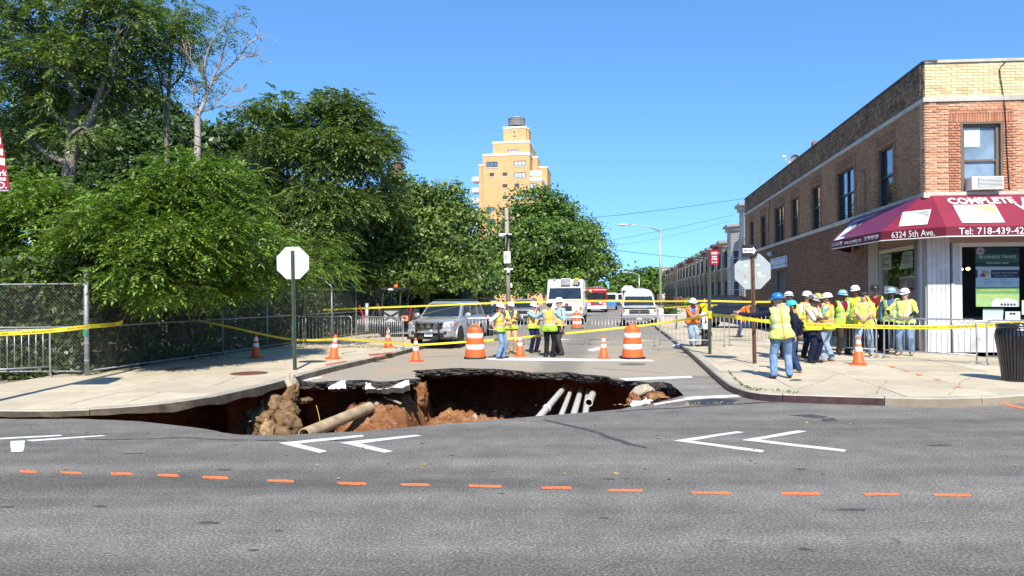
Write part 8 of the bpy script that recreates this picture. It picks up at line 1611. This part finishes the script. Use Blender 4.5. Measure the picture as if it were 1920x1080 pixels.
H_W = mat('white_hard_hat', (0.80, 0.80, 0.78), 0.3, 0.04, 3, coat=0.3); H_B = mat('blue_hard_hat', (0.02, 0.20, 0.56), 0.3, 0.06, 3, coat=0.3); H_T = mat('turquoise_hard_hat', (0.03, 0.50, 0.66), 0.3, 0.06, 3, coat=0.3); H_L = mat('pale_blue_hard_hat', (0.30, 0.52, 0.76), 0.3, 0.06, 3, coat=0.3); H_Y = mat('yellow_hard_hat', (0.55, 0.50, 0.04), 0.35, 0.06, 3, coat=0.3); H_K = mat('black_hard_hat', (0.02, 0.02, 0.022), 0.35, 0.1, 3, coat=0.3); H_C = mat('camouflage_hard_hat', (0.22, 0.22, 0.22), 0.35, 0.95, 13, coat=0.3, detail=1); H_G = mat('grey_hard_hat', (0.42, 0.43, 0.43), 0.35, 0.06, 3, coat=0.3); H_BR = cloth('brown_cap_cloth', (0.06, 0.045, 0.035)); HNAVY = mat('navy_stripe', (0.02, 0.04, 0.18), 0.4)
def two_bone(a, c, l1, l2, hint):
    a, c = Vector(a), Vector(c); d = c-a; L = min(d.length, (l1+l2)*0.985); c2 = a+d.normalized()*L; x = (l1*l1-l2*l2+L*L)/(2*L); h = math.sqrt(max(0, l1*l1-x*x)); dn = d.normalized(); p = Vector(hint)-dn*Vector(hint).dot(dn); p = p.normalized() if p.length > 1e-6 else frame_from(dn)[0]; return a+dn*x+p*h, c2
def capsule(mb, a, b, ra, rb, seg=12):
    a, b = Vector(a), Vector(b); d = (b-a).normalized(); path = []; R_ = []
    for t in (90, 65, 40, 20): t = math.radians(t); path.append(a-d*ra*math.sin(t)); R_.append(max(0.002, ra*math.cos(t)))
    path += [a, b]; R_ += [ra, rb]
    for t in (20, 40, 65, 90): t = math.radians(t); path.append(b+d*rb*math.sin(t)); R_.append(max(0.002, rb*math.cos(t)))
    mb.tube(path, R_, seg)
def person(label, u, Y, z, H=1.76, yaw=0, skin='fair', shirt=WHTC, long_=False, fore=None, pants=JEANS, shoes=SHOE, vest=None, hat=('hard', H_W), hair=HAIRK, lean=(0, 0), hands=((-0.25, -0.06, 0.80), (0.25, -0.06, 0.80)), elbow=((-1, 0.6, -0.2), (1, 0.6, -0.2)), feet=((-0.12, 0.0), (0.12, 0.0)), head=(0, 0), belly=0.0, curl=0.5, glasses=False, stripe=False, group='construction workers at the sinkhole', hem=0.86, open_v=0.32, vox=0.0165, at=None, world_hands=(None, None), beard=False, sleeve=None, knees=0.0, drop=0.0):
    yw = math.radians(yaw); loc = at if at is not None else Vector((D(u, 600, Y).x, Y, z)); k = H/1.76
    t = thing('person', label, 'person', loc, yw, group); t.scale = (k*1.06, k*1.06, k); prims = []; hip = Vector((0, 0, 0.94-drop))
    RL = Matrix.Rotation(lean[0], 3, 'X') @ Matrix.Rotation(lean[1], 3, 'Y'); U = lambda x, y, zz: hip+RL @ (Vector((x, y, zz-0.94)))
    Mw = (Tr(*loc) @ Rz(yw) @ Matrix.Scale(k, 4)).inverted()
    C_ = lambda a, b, ra, rb, tg: prims.append(('c', Vector(a), Vector(b), ra, rb, tg)); E_ = lambda c, r_, tg, R=None: prims.append(('e', Vector(c), Vector(r_), R, 0, tg))
    E_(U(0, 0.005, 0.965), (0.172, 0.128, 0.125), 'pelvis', RL); E_(U(0, -0.01-belly*0.5, 1.10), (0.162, 0.122+belly, 0.16), 'torso', RL); E_(U(0, 0, 1.28), (0.182, 0.128, 0.20), 'torso', RL); C_(U(-0.155, 0.01, 1.425), U(0.155, 0.01, 1.425), 0.068, 0.068, 'torso'); C_(U(0, 0.015, 1.43), U(0, -0.002, 1.57), 0.062, 0.055, 'skin')
    hc = U(0, -0.012, 1.655); RH = RL @ Matrix.Rotation(head[0], 3, 'Z') @ Matrix.Rotation(head[1], 3, 'X'); Hd = lambda x, y, zz: hc+RH @ Vector((x, y, zz))
    E_(hc, (0.077, 0.098, 0.105), 'skin', RH); E_(Hd(0, -0.034, -0.066), (0.056, 0.066, 0.058), 'skin', RH); E_(Hd(0, -0.102, -0.022), (0.017, 0.026, 0.030), 'skin', RH)
    for s_ in (-1, 1): E_(Hd(s_*0.080, 0.005, -0.012), (0.016, 0.024, 0.034), 'skin', RH)
    hnds = []
    for i, s_ in enumerate((-1, 1)):
        sh = U(s_*0.195, 0.01, 1.42); tg_ = Mw @ world_hands[i] if world_hands[i] is not None else Vector(hands[i]); el, wr = two_bone(sh, tg_, 0.295, 0.265, elbow[i])
        C_(sh, el, 0.066, 0.056, 'arm'); C_(el, wr, 0.047 if long_ else 0.044, 0.040 if long_ else 0.030, 'fore'); d = (wr-el).normalized(); inward = Vector((-s_, 0, 0)); nn = (inward-d*inward.dot(d)); nn = nn.normalized() if nn.length > 0.05 else frame_from(d)[0]; sd = d.cross(nn).normalized()
        if sd.y > 0: sd = -sd
        R = Matrix((sd, nn, d)).transposed(); E_(wr+d*0.045, (0.041, 0.020, 0.052), 'hand', R); hnds.append((wr, d, nn, sd))
    for i, s_ in enumerate((-1, 1)):
        hj = hip+Vector((s_*0.092, 0.0, -0.03)); an = Vector((feet[i][0], feet[i][1], 0.095+(feet[i][2] if len(feet[i]) > 2 else 0))); kn, an = two_bone(hj, an, 0.43, 0.425, (0.15*s_, -1, 0)); kn += Vector((0, -knees, 0))
        C_(hj, kn, 0.106, 0.082, 'leg'); C_(kn, an, 0.080, 0.072, 'leg'); toe = (feet[i][3] if len(feet[i]) > 3 else s_*0.25); fd = Vector((math.sin(toe), -math.cos(toe), 0)); C_(an+Vector((0, 0.02, -0.045))-fd*0.02, an+fd*0.15+Vector((0, 0, -0.053)), 0.046, 0.040, 'shoe')
    mb = MB()
    for p in prims:
        if p[0] == 'c': capsule(mb, p[1], p[2], p[3], p[4])
        else: mb.ell(p[1], p[2], 14, 10, 0, p[3])
    tmp = mb.build('tmp', SHOE); md = tmp.modifiers.new('r', 'REMESH'); md.mode = 'VOXEL'; md.voxel_size = vox; md.use_smooth_shade = True; sm = tmp.modifiers.new('s', 'SMOOTH'); sm.iterations = 3; sm.factor = 0.5
    dg = bpy.context.evaluated_depsgraph_get(); me = bpy.data.meshes.new_from_object(tmp.evaluated_get(dg)); bpy.data.objects.remove(tmp)
    nv, nf = len(me.vertices), len(me.polygons); co = np.empty(nv*3, np.float32); me.vertices.foreach_get('co', co); co = co.reshape(-1, 3); nr = np.empty(nv*3, np.float32); me.vertices.foreach_get('normal', nr); nr = nr.reshape(-1, 3)
    # folds: sleeves and trousers crumple a little
    fc = np.empty(nf*3, np.float32); me.polygons.foreach_get('center', fc); fc = fc.reshape(-1, 3); best = np.full(nf, 1e9); tags = np.zeros(nf, int); names = ['pelvis', 'torso', 'skin', 'arm', 'fore', 'hand', 'leg', 'shoe']
    for p in prims:
        if p[0] == 'c': a, b = np.array(p[1]), np.array(p[2]); ab = b-a; q = np.clip(((fc-a) @ ab)/(ab @ ab), 0, 1); dd = np.linalg.norm(fc-a-q[:, None]*ab, axis=1)-(p[3]+(p[4]-p[3])*q)
        else: R = np.array(p[3]) if p[3] is not None else np.eye(3); r_ = np.array(p[2]); l_ = (fc-np.array(p[1])) @ R; dd = (np.linalg.norm(l_/r_, axis=1)-1)*r_.min()
        m_ = dd < best; best[m_] = dd[m_]; tags[m_] = names.index(p[5])
    sk = SK[skin]; slot = {'pelvis': 2, 'torso': 1, 'skin': 0, 'arm': 5, 'fore': 4, 'hand': 0, 'leg': 2, 'shoe': 3}; fm = fore or (shirt if long_ else sk)
    me.materials.clear()
    for m_ in (sk, shirt, pants, shoes, fm, sleeve or shirt): me.materials.append(m_)
    mi = np.array([slot[n_] for n_ in names])[tags]; me.polygons.foreach_set('material_index', mi.astype(np.int32))
    # fingers, rooted inside the palm, join the same mesh
    mbf = MB()
    for (wr, d, nn, sd) in hnds:
        for j in range(4):
            off = (j-1.5)*0.0205; L = (0.070, 0.080, 0.076, 0.060)[j]; b = wr+d*0.065+sd*off; c1 = d*math.cos(curl*0.5)+nn*math.sin(curl*0.5); c2 = d*math.cos(curl*1.5)+nn*math.sin(curl*1.5); mbf.tube([b, b+d*0.025, b+d*0.025+c1*L*0.45, b+d*0.025+c1*L*0.45+c2*L*0.45], [0.0105, 0.0105, 0.0095, 0.007], 6)
        b = wr+d*0.022-sd*0.026; mbf.tube([b, b+(d*0.7-sd*0.6+nn*0.3)*0.035, b+(d*0.7-sd*0.6+nn*0.3)*0.035+(d*0.9+nn*0.35-sd*0.1)*0.032], [0.014, 0.012, 0.008], 6)
    bm = bmesh.new(); bm.from_mesh(me); vs = [bm.verts.new(v) for v in mbf.v]
    for f_ in mbf.f:
        try: nf_ = bm.faces.new([vs[i] for i in f_]); nf_.material_index = 0; nf_.smooth = True
        except ValueError: pass
    body_me = bpy.data.meshes.new('body'); bm.to_mesh(body_me); bm.free()
    for m_ in (sk, shirt, pants, shoes, fm, sleeve or shirt): body_me.materials.append(m_)
    link('body', body_me, t)
    # face
    for s_ in (-1, 1): MB().ell(Hd(s_*0.032, -0.086, 0.006), (0.015, 0.012, 0.010), 8, 6, 0, RH).build('eye', [EYEM], t, True)
    MB().ell(Hd(0, -0.096, -0.068), (0.024, 0.008, 0.007), 8, 6, 0, RH).build('mouth', [LIPM], t, True)
    if beard: MB().ell(Hd(0, -0.045, -0.085), (0.055, 0.062, 0.05), 10, 8, 0, RH).build('beard', [HAIRK], t, True)
    if glasses: mbg = MB(); [mbg.ell(Hd(s_*0.034, -0.094, 0.006), (0.030, 0.012, 0.020), 8, 6, 0, RH) for s_ in (-1, 1)]; mbg.tube([Hd(-0.075, -0.03, 0.01), Hd(-0.06, -0.09, 0.012), Hd(0.06, -0.09, 0.012), Hd(0.075, -0.03, 0.01)], 0.006, 5); mbg.build('sunglasses', [DARKM], t, True)
    if hair: MB().ell(Hd(0, 0.017, 0.006), (0.085, 0.092, 0.098), 14, 10, 0, RH).build('hair', [hair], t, True)
    R4 = Matrix.Translation(hc) @ RH.to_4x4()
    if hat and hat[0] in ('hard', 'full'):
        hm = hat[1]; M4 = R4 @ Tr(0, 0.004, 0.040) @ Matrix.Rotation(0.06, 4, 'X'); mbh = MB(); mbh.lathe([(0.110, 0.0), (0.111, 0.03), (0.104, 0.066), (0.082, 0.100), (0.045, 0.120), (0.001, 0.126)], 20, M=M4, sx=1.0, sy=1.17); o = mbh.build('hard_hat', [hm], t, True)
        br = 0.165 if hat[0] == 'full' else 0.121; mbb = MB(); ring_o = []; ring_i = []
        for q in range(28): a = 2*math.pi*q/28; fr_ = max(0, -math.sin(a)); ex = (0.055 if hat[0] == 'hard' else 0.02)*fr_**2; ring_o.append(M4 @ Vector((br*math.cos(a)*(1-0.1*fr_), (br*1.15+ex)*math.sin(a), -0.008-0.012*fr_))); ring_i.append(M4 @ Vector((0.106*math.cos(a), 0.106*1.17*math.sin(a), 0.006)))
        mbb.loft([ring_i, ring_o, [p+Vector((0, 0, 0.008)) for p in ring_o], [p+Vector((0, 0, 0.012)) for p in ring_i]], cap=False); mbb.build('brim', [hm], o, True)
        for x in (-0.035, 0.0, 0.035): MB().tube([M4 @ Vector((x, y, zz)) for y, zz in ((-0.112, 0.055), (-0.085, 0.090), (-0.04, 0.119), (0.02, 0.124), (0.07, 0.106), (0.108, 0.06))], 0.0055, 5).build('crown_ridge', [hm], o, True)
        if stripe:
            for a0, a1 in ((-2.5, -0.6), (0.5, 2.6)): MB().loft([[M4 @ Vector((0.1125*math.cos(a), 0.1125*1.17*math.sin(a), z_)) for a in np.linspace(a0, a1, 10)] for z_ in (0.016, 0.036)], close=False).build('hat_stripe', [HNAVY], o)
    elif hat and hat[0] == 'cap':
        M4 = R4 @ Tr(0, 0.0, 0.035); o = MB().lathe([(0.086, 0), (0.088, 0.03), (0.075, 0.065), (0.04, 0.08), (0.001, 0.083)], 16, M=M4, sy=1.17).build('cap', [hat[1]], t, True); MB().loft([[M4 @ Vector((0.07*math.cos(a), -0.085+0.09*math.sin(a), 0.008+d_)) for a in np.linspace(math.pi, 2*math.pi, 9)] for d_ in (0, 0.008)]).build('bill', [hat[1]], o)
    # vest: a shell lifted off the torso
    if vest is not None:
        inv = np.array(RL.inverted()); hp = np.array(hip); tf = (fc-hp) @ inv.T; tz = tf[:, 2]+0.94; is_t = ((tags == 1) | (((tags == 0) | (tags == 6)) & (tz > hem)) | ((tags == 3) & (np.abs(tf[:, 0]) < 0.185) & (tz > 1.36))); sel = is_t & (tz > hem) & ~((tf[:, 1] < 0.02) & (np.abs(tf[:, 0]) < np.maximum(0.0, (tz-1.16)*open_v)))
        ids = np.nonzero(sel)[0]
        if len(ids):
            ls = np.empty(nf, np.int32); me.polygons.foreach_get('loop_start', ls); lt = np.empty(nf, np.int32); me.polygons.foreach_get('loop_total', lt); lv = np.empty(len(me.loops), np.int32); me.loops.foreach_get('vertex_index', lv)
            faces = [lv[ls[i]:ls[i]+lt[i]] for i in ids]; used_ = np.unique(np.concatenate(faces)); mp_ = {int(v): j for j, v in enumerate(used_)}
            tv = (co-hp) @ inv.T; off = 0.024+0.034*np.clip((1.16-(tv[:, 2]+0.94))/0.3, 0, 1); vv = co+nr*off[:, None]; V = vv[used_]; F_ = [[mp_[int(a)] for a in f_] for f_ in faces]
            from collections import Counter
            ec = Counter(tuple(sorted((f_[i], f_[(i+1) % len(f_)]))) for f_ in F_ for i in range(len(f_))); nb = {}
            for (a, b), c_ in ec.items():
                if c_ == 1: nb.setdefault(a, []).append(b); nb.setdefault(b, []).append(a)
            for _ in range(6):
                V2 = V.copy()
                for a, l_ in nb.items(): V2[a] = 0.4*V[a]+0.6*V[l_].mean(0)
                V = V2
            vm = bpy.data.meshes.new('vest'); vm.from_pydata(V.tolist(), [], F_); vm.materials.append(vest); uvl = vm.uv_layers.new(name='UVMap'); TV = (V-hp) @ inv.T; lv2 = np.empty(len(vm.loops), np.int32); vm.loops.foreach_get('vertex_index', lv2); uvs = np.stack([TV[lv2, 0], TV[lv2, 2]+0.94], 1).astype(np.float32); uvl.data.foreach_set('uv', uvs.ravel()); vm.polygons.foreach_set('use_smooth', [True]*len(vm.polygons)); vo_ = link('vest', vm, t); so = vo_.modifiers.new('solid', 'SOLIDIFY'); so.thickness = 0.008; so.offset = 0
    bpy.data.meshes.remove(me); t['hand_l'] = 0; del t['hand_l']
    t_h = [Tr(*loc) @ Rz(yw) @ Matrix.Scale(k, 4) @ (h[0]+h[1]*0.07) for h in hnds]; return t, t_h
FOLD = dict(hands=((0.12, -0.23, 1.17), (-0.10, -0.24, 1.21)), elbow=((-1, 0.2, -0.8), (1, 0.2, -0.8)))
CLASP = dict(hands=((-0.03, -0.36, 1.02), (0.04, -0.36, 1.03)), elbow=((-1, 0.3, -0.3), (1, 0.3, -0.3)))
# five men in the street
tA, hA = person('man in white hat and jeans holding white papers beside the left barrel', 937, 22.9, 0, 1.66, 75, 'tan', WHTC, False, None, JEANS, SHOE, V_TWO, hands=((-0.30, 0.10, 1.00), (0.16, -0.26, 1.05)), elbow=((-0.6, 1, -0.2), (1, 0.6, -0.3)), head=(-0.15, 0.12), feet=((-0.11, 0.03), (0.11, -0.06)))
person('man in white hat and khaki trousers facing the camera behind the leftmost man', 958, 24.7, 0, 1.68, 12, 'tan', CAMO, True, None, KHAKI, BOOT, V_TWO, hands=((-0.16, -0.24, 1.18), (0.10, -0.26, 1.24)), elbow=((-1, 0.3, -0.6), (1, 0.3, -0.6)), head=(0.25, 0.05), glasses=True)
person('man in white hat and navy trousers with one hand raised to his chin', 1000, 25.2, 0, 1.66, 40, 'fair', SKYB, False, None, NAVY, SHOE, V_TWO, hands=((-0.05, -0.17, 1.50), (0.08, -0.24, 1.20)), elbow=((-0.8, -0.3, -1), (1, 0.2, -0.6)), head=(0.1, 0.15))
person('man in black trousers seen from behind among the five in the street', 1030, 23.3, 0, 1.73, 160, 'tan', SKYB, True, None, BLKC, SHOE, V_TWO, hands=((-0.1, -0.28, 1.3), (0.24, -0.22, 1.30)), elbow=((-1, 0.2, -0.5), (1, 0.2, -0.5)), head=(0.55, 0.15), feet=((-0.10, 0), (0.10, 0.02)), hem=0.84)
person('man in charcoal trousers and light blue polo at the right end of the five', 1049, 24.0, 0, 1.80, -62, 'fair', SKYB, False, None, GREYC, SHOE, V_TWO, hands=((-0.27, -0.05, 0.83), (0.27, -0.10, 0.84)), hair=HAIRG, belly=0.05, open_v=0.62, head=(0.0, 0.05), hem=0.92)
tp = thing('clipboard', 'white papers on a clipboard held by the leftmost man in the street', 'papers', hA[0], 0.2); MB().box((-0.20, -0.13, -0.006), (0.07, 0.10, 0.0), M=Matrix.Rotation(0.15, 4, 'Y')).build('board', [DARKM], tp); MB().box((-0.21, -0.14, 0.001), (0.06, 0.09, 0.008), M=Matrix.Rotation(0.15, 4, 'Y')).build('paper', [LETTER_W], tp)
# along the right sidewalk, farther off
person('man in orange vest and jeans leaning with folded arms on a crowd barrier', 1297, 25.5, ZR, 1.62, 4, 'tan', BLUES, False, None, JEANSL, SHOE, V_ORG, ('full', H_W), lean=(0.20, 0.0), hands=((0.10, -0.36, 1.08), (-0.10, -0.38, 1.10)), elbow=((-1, 0.3, -0.4), (1, 0.3, -0.4)), feet=((0.02, 0.12), (0.16, -0.02)), glasses=True, beard=True, stripe=True, hem=0.88, open_v=0.30, sleeve=cloth('orange_shirt', (0.75, 0.22, 0.05), 0.12))
person('woman in yellow jacket and white trousers standing beyond the hydrant', 1321, 37.5, ZR, 1.60, 15, 'tan', YELS, True, None, WHTC, SHOE, None, None, HAIRB, hands=((-0.09, -0.2, 1.45), (0.09, -0.2, 1.45)), elbow=((-1, -0.2, -0.6), (1, -0.2, -0.6)), group='bystanders')
person('man in orange vest bending forward beside the parked black car', 1384, 31.0, ZR, 1.70, 70, 'tan', cloth('orange_shirt', (0.75, 0.22, 0.05), 0.12), False, None, JEANSD, SHOE, V_ORG, ('hard', H_Y), lean=(0.85, 0.0), hands=((-0.15, -0.55, 0.75), (0.15, -0.55, 0.80)), stripe=True)
# the crowd in front of the brick wall
wh = D(1392, 588, 15.6)
tP, hP = person('man in blue hat pointing with an outstretched arm, seen from behind', 1466, 15.4, ZR, 1.72, 172, 'fair', NAVY, True, None, JEANS, SHOE, V_PALE, ('full', H_B), HAIRG, lean=(0.06, 0.10), hands=((-0.28, -0.06, 0.84), (0.7, -0.3, 1.25)), world_hands=(None, wh), elbow=((-1, 0.5, 0), (0.2, 0.3, -1)), feet=((-0.15, -0.06), (0.17, 0.05)), head=(0.35, -0.02), curl=0.8, hem=0.86, open_v=0.4)
person('worker in turquoise hat and navy shirt with a hand on the hip', 1492, 16.6, ZR, 1.56, -120, 'tan', NAVY, True, None, JEANSD, BOOT, None, ('hard', H_T), HAIRK, lean=(0.10, 0.0), hands=((-0.24, -0.05, 0.85), (0.22, 0.14, 0.98)), elbow=((-1, 0.4, 0), (0.5, 1.0, 0.1)), feet=((-0.13, -0.08), (0.13, 0.08)), head=(0.3, 0.15))
person('man in white hat half hidden behind the pointing man', 1479, 19.8, ZR, 1.76, 150, 'fair', LIMES, False, None, NAVY, SHOE, V_YEL, ('hard', H_W), HAIRB, head=(0.5, 0.1), stripe=True, vox=0.02)
person('man in grey hat at the back left of the crowd', 1461, 21.0, ZR, 1.70, -60, 'tan', WHTC, False, None, NAVY, SHOE, V_LIME, ('hard', H_G), vox=0.02)
person('man in white hat and white shirt looking over the camouflage hat', 1513, 20.4, ZR, 1.77, 25, 'tan', WHTC, False, None, NAVY, SHOE, V_YEL, ('hard', H_W), HAIRK, head=(0.2, 0.08), stripe=True, vox=0.02)
person('man in camouflage patterned hat and dark trousers facing right', 1524, 18.9, ZR, 1.68, 35, 'dark', WHTC, False, None, NAVY, SHOE, V_YEL, ('hard', H_C), HAIRK, head=(0.2, 0.25), **FOLD)
person('man in yellow hat at the back of the crowd', 1534, 21.8, ZR, 1.72, -20, 'dark', MAROON, False, None, NAVY, SHOE, V_LIME, ('hard', H_Y), vox=0.02)
person('man in mint shirt, white hat and jeans seen from behind with folded arms', 1552, 19.2, ZR, 1.72, -132, 'tan', MINT, False, None, JEANSL, BOOT, V_YEL, ('hard', H_W), HAIRK, head=(0.25, 0.05), feet=((-0.13, 0.05), (0.13, -0.05)), belly=0.02, stripe=False, **FOLD)
person('man in pale blue hat with a lime vest over a dark red shirt', 1580, 21.4, ZR, 1.80, 8, 'dark', MAROON, True, None, cloth('brown_trousers', (0.05, 0.035, 0.025)), SHOE, V_LIME, ('hard', H_L), HAIRK, hands=((-0.12, 0.22, 1.0), (0.12, 0.22, 1.0)), elbow=((-1, 0.6, 0), (1, 0.6, 0)), head=(0.1, 0.0), stripe=True, vox=0.018)
person('tall man in white hat with a navy stripe behind the man in the brown cap', 1604, 22.4, ZR, 1.94, -35, 'dark', YELS, False, None, NAVY, SHOE, V_LIME, ('hard', H_W), HAIRK, head=(-0.2, 0.05), stripe=True, vox=0.018)
person('man in brown cap and yellow shirt resting his clasped hands on the barrier', 1620, 20.75, ZR, 1.78, -28, 'fair', LIMES, False, None, JEANSL, BOOT, V_YEL, ('cap', H_BR), HAIRB, head=(-0.45, 0.05), glasses=True, belly=0.05, feet=((-0.16, 0), (0.16, 0.02)), **CLASP)
person('man in black hat and dark red shirt standing by the shop window', 1640, 22.6, ZR, 1.95, -10, 'tan', MAROON, False, None, BLKC, SHOE, V_LIME, ('hard', H_K), HAIRK, hands=((-0.1, -0.25, 0.95), (0.12, -0.25, 0.95)), vox=0.018, open_v=0.5)
person('man in pale hat with a navy stripe and denim collar beside the corner pillar', 1672, 22.0, ZR, 1.86, -45, 'dark', DENIMS, True, None, NAVY, SHOE, V_LIME, ('hard', H_L), HAIRK, stripe=True, vox=0.018, head=(0.1, 0.0))
tQ, hQ = person('man in white hat and lime jacket with hand on barrier by the white pillar', 1697, 20.95, ZR, 1.83, -38, 'fair', LIMES, False, NAVY, JEANS, BOOT, V_PALE, ('hard', H_W), HAIRB, hands=((-0.30, -0.32, 1.10), (0.16, -0.36, 1.08)), elbow=((-1, 0.4, -0.4), (1, 0.5, -0.5)), head=(-0.35, 0.12), glasses=True, stripe=True, belly=0.05, feet=((-0.13, 0.0), (0.13, 0.06)), hem=0.86)
tp = thing('phone', 'black phone in the hand of the man by the white pillar', 'phone', hQ[0], 0.3); MB().box((-0.04, -0.075, 0.0), (0.04, 0.075, 0.01), M=Matrix.Rotation(0.4, 4, 'X')).build('phone_body', [DARKM], tp, bevel=0.003)
bpy.context.view_layer.update()
